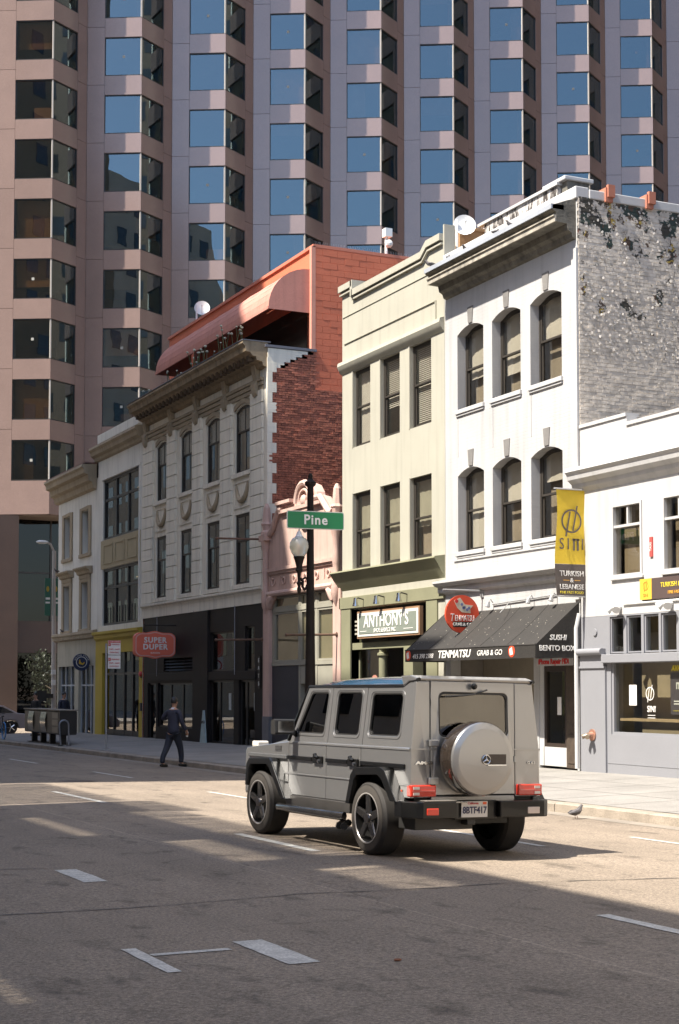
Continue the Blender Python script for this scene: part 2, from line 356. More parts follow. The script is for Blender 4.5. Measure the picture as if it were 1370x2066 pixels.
# ------------------------------------------------------------------ office tower with saw-tooth bays
NB, TY, BW, FH = 10, 97., 6.07, 4.0
TX = [24.74 + BW * k for k in range(NB)]
tower = thing('office_tower', 'tall pink granite office tower with saw-tooth window bays', 'office tower', (TX[0], TY, 0))
dl = Vector((-3.27, 1.80, 0)); LL = dl.length; dl /= LL; nl = Vector((-dl.y, dl.x, 0)).normalized() * -1     # inward normals found below
dr = Vector((2.80, 1.80, 0)); LR = dr.length; dr /= LR
nl = Vector((dl.y, -dl.x, 0)); nr = Vector((-dr.y, dr.x, 0))      # both point into the building (+Y)
def face_box(d, nn, u0, u1, w0, w1, z0, z1, b=None):
    b = b or B(); P = lambda u, w, z: d * u + nn * w + Vector((0, 0, z))
    return b.hexa([P(u0, w0, z0), P(u1, w0, z0), P(u1, w0, z1), P(u0, w0, z1)], [P(u0, w1, z0), P(u1, w1, z0), P(u1, w1, z1), P(u0, w1, z1)])
TH = .3; WH, SH = 2.68, 1.32
mm = {}
def cornerbox(u, z0, z1):      # spandrel with a mitred outer corner, both sides meet at the tip
    pass
wl, wr = 2.53, 2.38
mm['sl'] = face_box(dl, nl, 0.0, wl - .008, 0, TH, 0, SH).mesh('spandrel_panel', M_GRAN)
mm['sr'] = face_box(dr, nr, 0.0, wr - .008, .001, TH, 0, SH).mesh('spandrel_panel', M_GRAN)
mm['pl'] = face_box(dl, nl, wl + .008, LL - .012, 0, TH, .012, FH - .012).mesh('pier_panel', M_GRAN)
mm['pr'] = face_box(dr, nr, wr + .008, LR - .012, 0, TH, .012, FH - .012).mesh('pier_panel', M_GRAN)
def win(d, nn, w):
    f = face_box(d, nn, .0, w, .04, .12, 0, .07); face_box(d, nn, .0, w, .04, .12, WH - .07, WH, f); face_box(d, nn, w - .05, w, .04, .12, .07, WH - .07, f)
    g = face_box(d, nn, .06, w - .05, .09, .10, .07, WH - .07)
    return f.mesh('window', M_BLACK), g.mesh('pane', M_TPANE)
mm['wl'], mm['gl'] = win(dl, nl, wl); mm['wr'], mm['gr'] = win(dr, nr, wr)
bl = face_box(dl, nl, .15, wl - .1, .45, .46, .1, WH); mm['bl'] = bl.mesh('blind', mat('beige blind', (.50, .42, .30), .8, .15, 3, rand=.2))
bl = face_box(dl, nl, .12, 1.35, .40, .41, .08, .9); mm['bh'] = bl.mesh('blind', MATS['beige blind'])
mm['st'] = face_box(dl, nl, 1.15, 1.33, .078, .084, 1.25, 1.43).mesh('sticker', mat('pale sticker', (.30, .30, .27), .7, .05))
M_RB = mat('dim office blind', (.22, .20, .17), .85, .2, 2, rand=.3)
mm['rbl'] = [face_box(dl, nl, u0, u1, .5, .52, z0, WH).mesh('blind', M_RB) for u0, u1, z0 in ((.1, wl - .1, 1.4), (1.2, wl - .1, .1), (.1, .9, .1), (.1, wl - .1, 1.9), (.15, .4, .1))]
mm['rx'] = face_box(dl, nl, .1, wl - .1, .5, .52, .9, WH).mesh('blind', MATS['beige blind'])
mm['rbr'] = [face_box(dr, nr, u0, u1, .5, .52, z0, WH).mesh('blind', M_RB) for u0, u1, z0 in ((.1, wr - .1, 1.2), (1.1, wr - .1, .1), (.1, .8, .1))]
ZA = 41.97                                    # head of the window row used as datum
tip = B(); tip.box(-.045, .045, -.005, .07, 0, WH); tipm = tip.mesh('corner_mullion', mat('pale aluminium', (.60, .55, .48), .5, .05))
lampm = B(); lampm.box(-.8, .8, -.03, .03, -.03, .0); lampm = lampm.mesh('ceiling_light', mat('ceiling tube', (.8, .75, .4), .5, .0, emit=((1, .85, .35), 1.0)))
blinds = {(0, -2): 'bl', (0, -5): 'bl', (0, 0): 'bh', (0, 1): 'rx', (1, -5): 'bh', (0, -3): 'rx', (1, -4): 'rx', (3, 1): 'bl', (4, 2): 'bl', (2, -2): 'bh'}
lit = {(4, -2): 2, (0, 2): 2}
for k in range(NB):
    for r in range(-6, 7):
        zt = ZA + FH * r; zb = zt - WH; c = (TX[k], TY, 0)
        for key, nm, z in (('sl', 'spandrel_panel', zt), ('sr', 'spandrel_panel', zt), ('pl', 'pier_panel', zt - 3.3), ('pr', 'pier_panel', zt - 3.3)):
            if k == NB - 1 and key == 'sr': continue
            obj(nm, mm[key], tower, (c[0], c[1], z))
        for a, g in (('wl', 'gl'), ('wr', 'gr')):
            w_ = obj('window', mm[a], tower, (c[0], c[1], zb)); p_ = bpy.data.objects.new('pane', mm[g]); C.objects.link(p_); p_.parent = w_; p_.rotation_euler = (R(random.gauss(0, .25)), 0, R(random.gauss(0, .3)))
            if a == 'wl' and random.random() < .32:
                q = bpy.data.objects.new('sticker', mm['st']); C.objects.link(q); q.parent = w_
            if (k, r) not in blinds and random.random() < .3:
                q = bpy.data.objects.new('blind', random.choice(mm['rb' + a[1]])); C.objects.link(q); q.parent = w_
            if a == 'wl' and (k, r) in blinds:
                q = bpy.data.objects.new('blind', mm[blinds[(k, r)]]); C.objects.link(q); q.parent = w_
        obj('corner_mullion', tipm, tower, (c[0], c[1] + .06, zb))
        for j in range(lit.get((k, r), 0)):
            o = obj('ceiling_light', lampm, tower, (c[0] - .9 + 1.3 * j, TY + 2.4 + .8 * j, zt - .02)); o.rotation_euler = (0, 0, .5)
b = B()                                       # plain courses below the lowest windows and the long end pier of the first bay
for k in range(NB):
    for d, nn, l in ((dl, nl, LL), (dr, nr, LR)):
        o = len(b.v); face_box(d, nn, 0, l, .002, TH, 13.08, ZA - 24 - WH - .01, b)
        for i in range(o, len(b.v)): b.v[i] = tuple(Vector(b.v[i]) + Vector((TX[k], TY, 0)))
part('base_course', b, M_GRAN, tower)
for r in range(-7, 7):
    z = ZA + FH * r - 3.3 if r > -7 else 13.08; z2 = ZA + FH * r + .688 if r > -7 else ZA - 24 - 3.3 - .012
    b = face_box(dl, nl, LL, LL + 5, 0, TH, 0, z2 - z); part('pier_panel', b, M_GRAN, tower, (TX[0], TY, z))
zig = []
for k in range(NB): zig += [(TX[k] + dl.x * (LL - .05) + nl.x * .2, TY + dl.y * (LL - .05) + .25), (TX[k], TY + .25)]
zig = [(TX[0] + dl.x * (LL + 5), TY + dl.y * (LL + 5) + .3)] + zig[1:] + [(TX[-1] + 3, TY + 2)]
b = B()
for r in range(-7, 8):
    z = ZA + FH * r + .05; b.prism(zig + [(zig[-1][0], TY + 9), (zig[0][0], TY + 9)], 2, z, z + 1.1)
part('floor_slab', b, mat('office ceiling', (.30, .27, .22), .9, .1), tower)
b = B(); b.quad((TX[0] - 8, TY + 8.9, 13), (TX[-1] + 4, TY + 8.9, 13), (TX[-1] + 4, TY + 8.9, 70), (TX[0] - 8, TY + 8.9, 70))
for k in range(NB): b.box(TX[k] + 2.6, TX[k] + 2.75, TY + 2.2, TY + 8.9, 13.2, 69)
part('interior_wall', b, mat('office wall', (.36, .28, .20), .9, .3, .4), tower)
b = B(); b.prism(zig + [(zig[-1][0], TY + 9), (zig[0][0], TY + 9)], 2, 13.0, 13.3); part('soffit', b, mat('soffit', (.22, .17, .14), .8, .1), tower)
# recessed lobby under the tower
b = B(); b.box(TX[0] - 9, TX[0] - 1.75, TY + .9, TY + 3, -1, 13.0); b.box(TX[0] - 1.7, TX[-1], TY + 2.6, TY + 3.0, 4.1, 6.2); part('lobby_pier', b, mat('brown granite', (.085, .052, .038), .5, .15, .6, fine=.15, fscale=30), tower)
LBY = TY + 3.2
for i in range(9):
    x = TX[0] - 1.7 + i * 2.6
    f = B(); f.box(x, x + .09, LBY - .1, LBY + .1, -.6, 13.0); f.box(x + .09, x + 2.6, LBY - .08, LBY + .08, 9.4, 9.5); w_ = part('lobby_window', f, M_BRONZE, tower)
    g = B(); g.box(x + .09, x + 2.6, LBY, LBY + .02, -.6, 4.1); g.box(x + .09, x + 2.6, LBY, LBY + .02, 6.2, 9.4); g.box(x + .09, x + 2.6, LBY, LBY + .02, 9.5, 13.0); part('pane', g, glass('lobby glass', (.14, .10, .075), .035, 1.5), w_)
    if i == 0: w_.matrix_parent_inverse = Matrix.Translation(-Vector(tower.location))
b = B(); b.box(TX[0] - 9, TX[-1], LBY + 5, LBY + 5.3, -1, 13.0); b.box(TX[0] + 1, TX[0] + 2.2, LBY + 2, LBY + 3.2, -1, 13); b.box(TX[0] - 9, TX[0] - 8.7, TY + 3, LBY + 5, -1, 13); part('lobby_wall', b, mat('lobby wall', (.20, .15, .10), .8, .3, .4), tower)
# ------------------------------------------------------------------ facade tools (street fronts face -X, plane X = D)
D = 17.8
def wall_holes(y0, y1, z0, z1, holes, x=D, d=.3, b=None, side_d=None):
    b = b or B(); ysn = sorted({y0, y1, *[h[0] for h in holes], *[h[1] for h in holes]}); zsn = sorted({z0, z1, *[h[2] for h in holes], *[h[3] for h in holes]})
    for ya, yb in zip(ysn, ysn[1:]):
        for za, zb in zip(zsn, zsn[1:]):
            cy, cz = (ya + yb) / 2, (za + zb) / 2
            if not any(h[0] < cy < h[1] and h[2] < cz < h[3] for h in holes): b.quad((x, ya, za), (x, yb, za), (x, yb, zb), (x, ya, zb))
    for ya, yb, za, zb in [h[:4] for h in holes]:
        for p, q in (((ya, za), (yb, za)), ((yb, za), (yb, zb)), ((yb, zb), (ya, zb)), ((ya, zb), (ya, za))):
            if p[1] == q[1] == z0: continue
            b.quad((x, *p), (x, *q), (x + d, *q), (x + d, *p))
    return b
def shell(t, y0, y1, z1, floors, near_wall=None, far=True, depth=12, m=None, room=3.2, roof=None):
    """side walls, roof and the rooms behind the windows"""
    e = .012
    for ok, y in ((near_wall, y0 + e), (far, y1 - e)):
        if ok: part('side_wall', B().quad((D, y, -.6), (D + depth, y, -.6), (D + depth, y, z1), (D, y, z1)), m or M_ROOM, t)
    b = B(); b.quad((D + .01, y0 + e, z1 - .15), (D + depth, y0 + e, z1 - .15), (D + depth, y1 - e, z1 - .15), (D + .01, y1 - e, z1 - .15)); b.quad((D + depth, y0, -.6), (D + depth, y1, -.6), (D + depth, y1, z1), (D + depth, y0, z1))
    part('roof', b, roof or mat('tar roof', (.12, .115, .11), .9, .2), t)
    b = B(); b.quad((D + room, y0, -.5), (D + room, y1, -.5), (D + room, y1, z1 - .2), (D + room, y0, z1 - .2))
    for i in (0.06, -.06):
        y = (y0 if i > 0 else y1) + i; b.quad((D + .31, y, -.5), (D + room, y, -.5), (D + room, y, z1 - .2), (D + .31, y, z1 - .2))
    for z in floors: b.box(D + .31, D + room, y0 + .07, y1 - .07, z - .12, z)
    part('interior', b, M_ROOM, t)
def moulding(t, name, m, prof, y0, y1, ret0=0., ret1=0., smooth=False, label=None):
    """cornice with the (x,z) profile run along the street; its ends are returned"""
    b = B(); n = len(prof); xw = D
    ys = [y0, y1]
    va = [(x, y0 - ret0 * (xw - x) / max(1e-6, xw - min(p[0] for p in prof)), z) for x, z in prof]; vb = [(x, y1 + ret1 * (xw - x) / max(1e-6, xw - min(p[0] for p in prof)), z) for x, z in prof]
    f = [[i, (i + 1) % n, (i + 1) % n + n, i + n] for i in range(n)]
    for tri in tessellate_polygon([[Vector((p[0], p[1], 0)) for p in prof]]): f += [list(tri), [q + n for q in tri]]
    b.add(va + vb, f); return part(name, b, m, t, smooth=30 if smooth else False, label=label)
def dh_window(w, h, mf, mg=None, bars=(), split=.5, blind=None, mb=None, fw=.055, dep=.09, slats=False, top_bars=(), arch=0.):
    """double-hung window in local axes: x into the wall, y along the street, z up; returns (part, children)"""
    f = B(); f.box(0, dep, 0, fw, 0, h); f.box(0, dep, w - fw, w, 0, h); f.box(0, dep, fw, w - fw, 0, fw); f.box(0, dep, fw, w - fw, h - fw * (1.2), h)
    if arch:
        n = 8; pts = [(fw, h - fw * 1.2)] + [(fw + (w - 2 * fw) * i / n, h - fw * 1.2 - arch * (2 * i / n - 1) ** 2) for i in range(n + 1)] + [(w - fw, h - fw * 1.2)]
        for i in range(n): f.hexa([(0.01, pts[i + 1][0], pts[i + 1][1]), (0.01, pts[i + 2][0], pts[i + 2][1]), (.01, pts[i + 2][0], h - fw * 1.2), (.01, pts[i + 1][0], h - fw * 1.2)], [(dep - .01, pts[i + 1][0], pts[i + 1][1]), (dep - .01, pts[i + 2][0], pts[i + 2][1]), (dep - .01, pts[i + 2][0], h - fw * 1.2), (dep - .01, pts[i + 1][0], h - fw * 1.2)])
    root = bpy.data.objects.new('window', f.mesh('window', mf)); ch = []
    def sub(nm, bb, m):
        o = bpy.data.objects.new(nm, bb.mesh(nm, m)); C.objects.link(o); o.parent = root; ch.append(o)
    zm = h * split; s = .045
    for k, (za, zb, x0, bb_) in enumerate(((zm - .02, h - fw, .012, top_bars or bars), (fw, zm + .02, .045, bars))):
        q = B(); q.box(x0, x0 + .03, fw, fw + s, za, zb); q.box(x0, x0 + .03, w - fw - s, w - fw, za, zb); q.box(x0, x0 + .03, fw + s, w - fw - s, za, za + s); q.box(x0, x0 + .03, fw + s, w - fw - s, zb - s, zb)
        for u in bb_: q.box(x0 + .002, x0 + .028, u * w - .014, u * w + .014, za + s, zb - s)
        sub('sash', q, mf)
        g = B(); g.box(x0 + .012, x0 + .018, fw + s, w - fw - s, za + s, zb - s); sub('pane', g, mg or M_PANE)
    if blind:
        q = B()
        if slats:
            z = h - fw - .02
            while z > h * (1 - blind): q.hexa([(.115, fw, z - .03), (.115, w - fw, z - .03), (.135, w - fw, z), (.135, fw, z)], [(.112, fw, z - .028), (.112, w - fw, z - .028), (.132, w - fw, z + .002), (.132, fw, z + .002)]); z -= .05
        else:
            n = 10; za, zb = h * (1 - blind), h - fw
            for i in range(n):
                ya, yb = fw + (w - 2 * fw) * i / n, fw + (w - 2 * fw) * (i + 1) / n; xa, xb = .13 + .006 * math.sin(i * 2.1), .13 + .006 * math.sin((i + 1) * 2.1)
                q.quad((xa, ya, za), (xb, yb, za), (xb, yb, zb), (xa, ya, zb))
        if blind < .9 and not slats: k_ = B(); k_.quad((.24, fw, fw), (.24, w - fw, fw), (.24, w - fw, h - fw), (.24, fw, h - fw)); sub('lit_room_sheet', k_, mat('painted lit room', (.36, .31, .24), .85, .2, 1.5))  # added tan sheet, its colour stands in for the lit room behind
        sub('blind', q, mb or mat('white blind', (.62, .60, .55), .8, .08))
    return root, ch
def put(win, t, x, y, z, first=True):
    root, ch = win
    if first and not root.get('_used'):
        C.objects.link(root); root.parent = t; root.matrix_parent_inverse = Matrix.Translation(-Vector(t.location)); root.location = (x, y, z); root['_used'] = 1; return root
    c = root.copy(); C.objects.link(c); c.location = (x, y, z); c.parent = t; c.matrix_parent_inverse = Matrix.Translation(-Vector(t.location))
    for k in ch:
        q = k.copy(); C.objects.link(q); q.parent = c
    return c
def sill(t, name, m, y0, y1, z, h=.14, pr=.08, x=D): b = B(); b.box(x - pr, x + .2, y0, y1, z - h, z); return part(name, b, m, t, bevel=.008)

# ================================================================== white brick building
P_WHITE = mat('white painted brick', (.47, .465, .46), .7, .09, .6, .1, 50, streak=.16, brick=(1, .215, .077, .35))
P_WTRIM = mat('white trim', (.485, .48, .475), .7, .08, .8, streak=.14)
P_GREYB = mat('grey painted brick', (.34, .335, .325), .85, .15, 1.2, .35, 25, fine=.12)
P_WEATH = mat('weathered cornice', (.17, .158, .13), .85, .5, 3, .5, 18, fine=.2, streak=.4)
F_DARK = mat('dark window frame', (.04, .034, .028), .5, .1)
Y0, Y1 = 26.16, 31.83
wb = thing('white_building', 'white painted brick building with arched windows and a peeling grey side wall', 'building', (D, 29, 0))
cols = [(30.01, 31.22), (28.40, 29.62), (26.77, 28.00)]
hol = [(a, c, z, z + 2.10) for a, c in cols for z in (8.36, 4.98)]
door_h = [(26.30, 27.75, -.5, 3.3), (27.95, 31.6, -.5, 3.3)]
b = wall_holes(Y0, Y1, -.5, 12.2, hol + door_h, d=.27)
for a, c in cols:                              # segmental heads
    for z in (8.36, 4.98):
        n = 8; zs = z + 1.80; ri = .16
        for i in range(n):
            ya, yb = a + (c - a) * i / n, a + (c - a) * (i + 1) / n; f_ = lambda y: zs + ri * (1 - (2 * (y - a) / (c - a) - 1) ** 2)
            b.hexa([(D, ya, f_(ya)), (D, yb, f_(yb)), (D, yb, z + 2.1), (D, ya, z + 2.1)], [(D + .27, ya, f_(ya)), (D + .27, yb, f_(yb)), (D + .27, yb, z + 2.1), (D + .27, ya, z + 2.1)])
part('wall', b, P_WHITE, wb)
shell(wb, Y0, Y1, 12.0, (0.2, 4.2, 7.9), near_wall=False, m=P_GREYB)
for j, z in enumerate((8.36, 4.98)):
    for i, (a, c) in enumerate(cols):
        wn_ = dh_window(c - a, 1.96, F_DARK, split=.5, arch=.13, blind=(.62, .72, .50)[i] if j == 0 else (.95, .5, .35)[i], mb=mat('pale curtain', (.66, .63, .56), .85, .1, 2))
        put(wn_, wb, D + .225, a, z)
        sill(wb, 'window_sill', P_WTRIM, a - .05, c + .05, z, .10, .06); sill(wb, 'sill_moulding', P_WTRIM, a - .02, c + .02, z - .105, .05, .035)
        b = B(); m_ = (a + c) / 2 - .02; b.prism([(m_ - .09, z + 1.99), (m_ + .09, z + 1.99), (m_ + .13, z + 2.37), (m_ - .13, z + 2.37)], 0, D - .02, D + .1); part('keystone', b, mat('grey keystone paint', (.20, .19, .18), .85, .2, 3, .3, 25), wb)
        for s_ in (-1, 1):      # jamb paint: the reveals are grey brick
            pass
        
        if j == 0: b = B(); b.box(D - .012, D + .05, c - .03, c - .01, z - 1.1, z - .2); part('panel_edge', b, P_WTRIM, wb)
moulding(wb, 'cornice', P_WEATH, [(17.22, 11.80), (17.22, 11.71), (17.31, 11.66), (17.31, 11.46), (17.57, 11.45), (17.60, 11.32), (17.69, 11.27), (17.72, 11.18), (17.82, 11.14), (17.82, 12.0), (17.6, 11.95)], 26.2, 31.75, 0, 0)
b = B(); b.box(17.275, 17.315, 26.2, 31.75, 11.46, 11.575); b.box(17.245, 17.315, 26.2, 31.75, 11.575, 11.60); part('fascia', b, mat('pale weathered fascia', (.40, .365, .30), .85, .4, 4, .4, 18, streak=.4), wb)
b = B(); b.box(17.185, 17.5, 26.2, 31.75, 11.725, 11.825); part('flashing', b, mat('lead flashing', (.50, .53, .58), .5, .15, metal=.3), wb)
b = B(); b.box(D - .05, D + .28, Y0 - .03, Y1, 12.0, 12.26); b.box(D + .28, D + 9, Y0 - .05, Y0 + .25, 12.02, 12.22); part('parapet_coping', b, P_WTRIM, wb, bevel=.02)
b = B(); b.box(D - .05, D + .1, 26.14, 26.32, 3.6, 10.95); part('corner_pilaster', b, P_WTRIM, wb)
moulding(wb, 'string_course', P_WTRIM, [(17.55, 4.32), (17.55, 4.27), (17.62, 4.20), (17.70, 4.18), (17.70, 4.06), (17.8, 4.0), (17.8, 4.36)], 26.2, 32.05)
b = B(); b.box(D - .03, D + .02, 26.3, 31.4, 4.77, 4.81); part('ledge', b, P_WTRIM, wb)
for i, (z, dx) in enumerate(((12.24, 0), (12.24, 0))):      # tie plates on the coping
    b = B(); x = D + .75 + 1.05 * i; b.box(x - .09, x + .09, Y0 - .10, Y0 + .3, 12.0, 12.3); b.box(x - .05, x + .12, Y0 - .14, Y0 - .06, 12.1, 12.36); part('tie_plate', b, mat('red brick paint', (.42, .16, .10), .8, .2), wb)
# peeling side wall: brick courses under thick paint, bare patches and curling flakes
def peel():
    m = bpy.data.materials.new('peeling grey paint'); m.use_nodes = True; t = m.node_tree; L = t.links.new; p = t.nodes['Principled BSDF']; p.inputs['Roughness'].default_value = .85
    pos = nd(t, 'ShaderNodeNewGeometry').outputs['Position']; n1 = nd(t, 'ShaderNodeTexNoise', Scale=2.3, Detail=9., Roughness=.72); L(pos, n1.inputs['Vector'])
    sp = nd(t, 'ShaderNodeSeparateXYZ'); L(pos, sp.inputs[0]); zr = nd(t, 'ShaderNodeMapRange'); L(sp.outputs[2], zr.inputs[0])
    for i, v in enumerate((8.7, 9.3, -.14, .018)): zr.inputs[i + 1].default_value = v
    zt = nd(t, 'ShaderNodeMapRange'); L(sp.outputs[2], zt.inputs[0])
    for i, v in enumerate((10.6, 11.9, 0, .09)): zt.inputs[i + 1].default_value = v
    a = nd(t, 'ShaderNodeMath', operation='ADD'); L(n1.outputs[0], a.inputs[0]); L(zr.outputs[0], a.inputs[1]); a2 = nd(t, 'ShaderNodeMath', operation='ADD'); L(a.outputs[0], a2.inputs[0]); L(zt.outputs[0], a2.inputs[1])
    th = nd(t, 'ShaderNodeMapRange'); L(a2.outputs[0], th.inputs[0])
    for i, v in enumerate((.60, .615, 0, 1)): th.inputs[i + 1].default_value = v
    n2 = nd(t, 'ShaderNodeTexNoise', Scale=1.7, Detail=3.); L(pos, n2.inputs['Vector']); cr = nd(t, 'ShaderNodeValToRGB'); L(n2.outputs[0], cr.inputs[0]); cr.color_ramp.interpolation = 'CONSTANT'
    e = cr.color_ramp.elements; e[0].color = (.055, .05, .04, 1); e[0].position = 0; e[1].color = (.04, .06, .05, 1); e[1].position = .44
    for ps, c in ((.50, (.10, .065, .045, 1)), (.56, (.42, .30, .06, 1)), (.60, (.06, .055, .045, 1)), (.66, (.20, .09, .06, 1))): x = e.new(ps); x.color = c
    n3 = nd(t, 'ShaderNodeTexNoise', Scale=6., Detail=6.); L(pos, n3.inputs['Vector']); v = nd(t, 'ShaderNodeMapRange'); L(n3.outputs[0], v.inputs[0])
    for i, q in enumerate((.3, .7, .72, 1.15)): v.inputs[i + 1].default_value = q
    c = nd(t, 'ShaderNodeVectorMath', operation='SCALE'); c.inputs[0].default_value = (.66, .595, .51); L(v.outputs[0], c.inputs['Scale'])
    mx = nd(t, 'ShaderNodeMix', data_type='RGBA'); L(th.outputs[0], mx.inputs['Factor']); L(c.outputs[0], mx.inputs['A']); L(cr.outputs[0], mx.inputs['B']); L(mx.outputs['Result'], p.inputs['Base Color'])
    bm_ = nd(t, 'ShaderNodeBump', Strength=.6, Distance=.02); L(n3.outputs[0], bm_.inputs['Height']); L(bm_.outputs[0], p.inputs['Normal']); return m
M_PEEL = peel()
b = B(); z = 6.6; row = 0
while z < 12.0:
    x = D + .02 - (row % 2) * .11
    while x < D + 4.2:
        xa, xb = max(x, D + .01), x + .208; jit = random.uniform(-.004, .003)
        if xb > D + .1: b.box(xa, xb, Y0 - .03 + jit, Y0 + .02, z, z + .069)
        x += .22
    z += .079; row += 1
part('brick_wall', b, M_PEEL, wb, kind='stuff', weld=False)
b = B(); b.quad((D, Y0 - .024, -.5), (D + 12, Y0 - .024, -.5), (D + 12, Y0 - .024, 12.05), (D, Y0 - .024, 12.05)); part('mortar', b, M_PEEL, wb)
b = B()
for i in range(900):      # flakes of curling paint
    x = D + random.uniform(.05, 4.2); z = random.choice((random.uniform(8.7, 12), random.uniform(8.7, 10.2), random.uniform(7.2, 12))); s = random.uniform(.010, .03) * (1.3 if z > 8.8 else .7); y = Y0 - .035; a = random.uniform(0, 6.28)
    ca, sa = math.cos(a), math.sin(a); cu = random.uniform(.3, 1.0)
    P = lambda u, v, o: (x + (u * ca - v * sa) * s, y - o * s, z + (u * sa + v * ca) * s)
    b.quad(P(-1, -.6, 0), P(.9, -.7, .1 * cu), P(1.1, .5, .7 * cu), P(-.8, .7, .4 * cu))
part('paint_flake', b, mat('paint flake', (.46, .43, .39), .8, .2, 4), wb, kind='stuff')
# ground floor of the white building
b = B(); b.box(D + .31, D + 1.5, 27.78, 27.95, -.3, 3.4); b.box(D + .9, D + 1.0, 27.95, 31.6, -.3, 3.4); part('shop_wall', b, mat('shop recess wall', (.26, .225, .17), .85, .2), wb)
b = B(); b.box(D + .02, D + .1, 27.58, 27.78, .12, 3.3); b.box(D + .02, D + .1, 26.5, 27.6, .12, .52); part('door_surround', b, P_WTRIM, wb)
f = B(); f.box(D + .03, D + .12, 27.50, 27.58, .52, 2.25); f.box(D + .03, D + .12, 26.72, 26.80, .52, 2.25); f.box(D + .03, D + .12, 26.8, 27.5, .52, .60); f.box(D + .03, D + .12, 26.8, 27.5, 2.12, 2.25); dw = part('shop_window', f, M_BRONZE, wb)
g = B(); g.box(D + .07, D + .08, 26.8, 27.5, .6, 2.12); part('pane', g, M_SHOPG, dw)
g = B(); g.box(D + .062, D + .067, 26.98, 27.13, 1.20, 1.58); part('paper_notice', g, L_WHITE, dw)
g = B(); g.box(D + .5, D + .55, 26.4, 27.6, .2, 2.3); part('inner_board', g, mat('olive board', (.30, .31, .15), .8, .15), dw)
b = B(); b.prism(rpoly([(26.8, .6), (27.3, .6), (27.3, 1.15), (27.2, 1.25), (26.8, 1.25)], .12), 0, D + .3, D + .45); part('office_chair', b, L_BLACK, dw)
f = B(); f.box(D + .01, D + .07, 26.30, 26.72, .1, 2.3); f.box(D - .005, D + .01, 26.36, 26.66, .2, .8); part('wooden_door', f, mat('worn dark door', (.07, .05, .035), .7, .4, 6, fine=.2), wb, bevel=.006)
sg = thing('shop_sign', 'narrow white phone repair sign in red letters over the door', 'sign', (D, 27.1, 2.3))
b = B(); b.box(D - .03, D - .004, 26.40, 27.86, 2.24, 2.40); part('board', b, P_WTRIM, sg); text('letters', 'iPhone Repair FiDi', .15, L_RED, sg, (D - .032, 27.13, 2.325), sx=1.02, bold=.006)
b = B(); b.tube([(D - .10, 26.17, .12), (D - .10, 26.17, 3.0), (D - .02, 26.17, 3.3)], .045, 8); part('downpipe', b, P_WTRIM, wb, smooth=True)

# ================================================================== green building
P_GREEN = mat('pale green stucco', (.40, .383, .315), .85, .06, .7, .12, 30, fine=.05, streak=.12)
P_OLIVE = mat('olive trim', (.215, .21, .13), .8, .12, 1.2, .15, 30)
gb = thing('green_building', 'pale green stucco building with stepped parapet and six sash windows', 'building', (D, 34.7, 0))
Y0, Y1 = 31.84, 37.64
cols = [(35.90, 36.97), (34.20, 35.30), (32.52, 33.65)]
hol = [(a, c, z, zt) for a, c in cols for z, zt in ((8.30, 10.40), (4.99, 7.04))]
b = wall_holes(Y0, Y1, -.5, 12.2, hol + [(32.2, 37.06, -.5, 3.9)], d=.24)
pro = [(Y1, 12.2), (Y1, 12.86), (36.93, 12.86), (36.93, 12.60), (32.86, 12.60), (32.56, 12.78), (31.9, 12.78), (31.9, 13.05), (Y0, 13.05), (Y0, 12.2)]
b.prism(pro, 0, D, D + .3); part('wall', b, P_GREEN, gb)
shell(gb, Y0, Y1, 12.0, (0.1, 4.1, 7.9), near_wall=True, m=P_GREEN)
cope = [(Y1 + .06, 12.86), (36.86, 12.86), (36.86, 12.60), (32.90, 12.60), (32.60, 12.80), (31.9, 12.80)]
for i, (nm, dz, pr_, hh) in enumerate((('coping', .03, .11, .17), ('coping_bead', -.19, .07, .05))):
    b = B()
    for (ya, za), (yb, zb) in zip(cope, cope[1:]):
        if abs(ya - yb) < .01: b.box(D - pr_, D + .34, ya - .05, ya + .08, min(za, zb) + dz - hh, max(za, zb) + dz + .002); continue
        b.hexa([(D - pr_, ya, za + dz - hh), (D + .34, ya, za + dz - hh), (D + .34, ya, za + dz), (D - pr_, ya, za + dz)], [(D - pr_, yb, zb + dz - hh), (D + .34, yb, zb + dz - hh), (D + .34, yb, zb + dz), (D - pr_, yb, zb + dz)])
    part(nm, b, P_GREEN, gb)
b = B(); b.box(D - .03, D + .02, 32.3, 37.5, 11.245, 11.27); b.box(D - .03, D + .02, 32.24, 32.28, 10.75, 11.27); b.box(D - .02, D + .02, 31.9, 37.6, 12.0, 12.02); part('panel_moulding', b, P_GREEN, gb)
moulding(gb, 'upper_ledge', P_GREEN, [(17.68, 10.74), (17.66, 10.64), (17.69, 10.57), (17.75, 10.46), (17.8, 10.42), (17.8, 10.78)], Y0 + .02, Y1 + .05, smooth=True)
for j, (z, zt) in enumerate(((8.30, 10.40), (4.99, 7.04))):
    for i, (a, c) in enumerate(cols):
        bl_ = (.95, .62, .97)[i] if j == 0 else None
        wn_ = dh_window(c - a, zt - z, F_DARK, split=.52, blind=bl_, slats=i > 0) if j == 0 else dh_window(c - a, zt - z, F_DARK, split=.5, blind=(.97, .97, .60)[i], mb=mat('dull curtain', (.46, .45, .36), .85, .15, 2))
        put(wn_, gb, D + .10, a, z)
        b = B(); b.box(D - .012, D + .10, c + .005, c + .05, z, zt + .02); part('window_trim', b, P_GREEN, gb)
b = B()
for i in range(6): b.box(D - .015, D + .01, 33 + i * .75, 33.05 + i * .75, 12.33, 12.38)
part('anchor_plate', b, mat('rust spot', (.40, .28, .16), .8, .2), gb, kind='stuff')
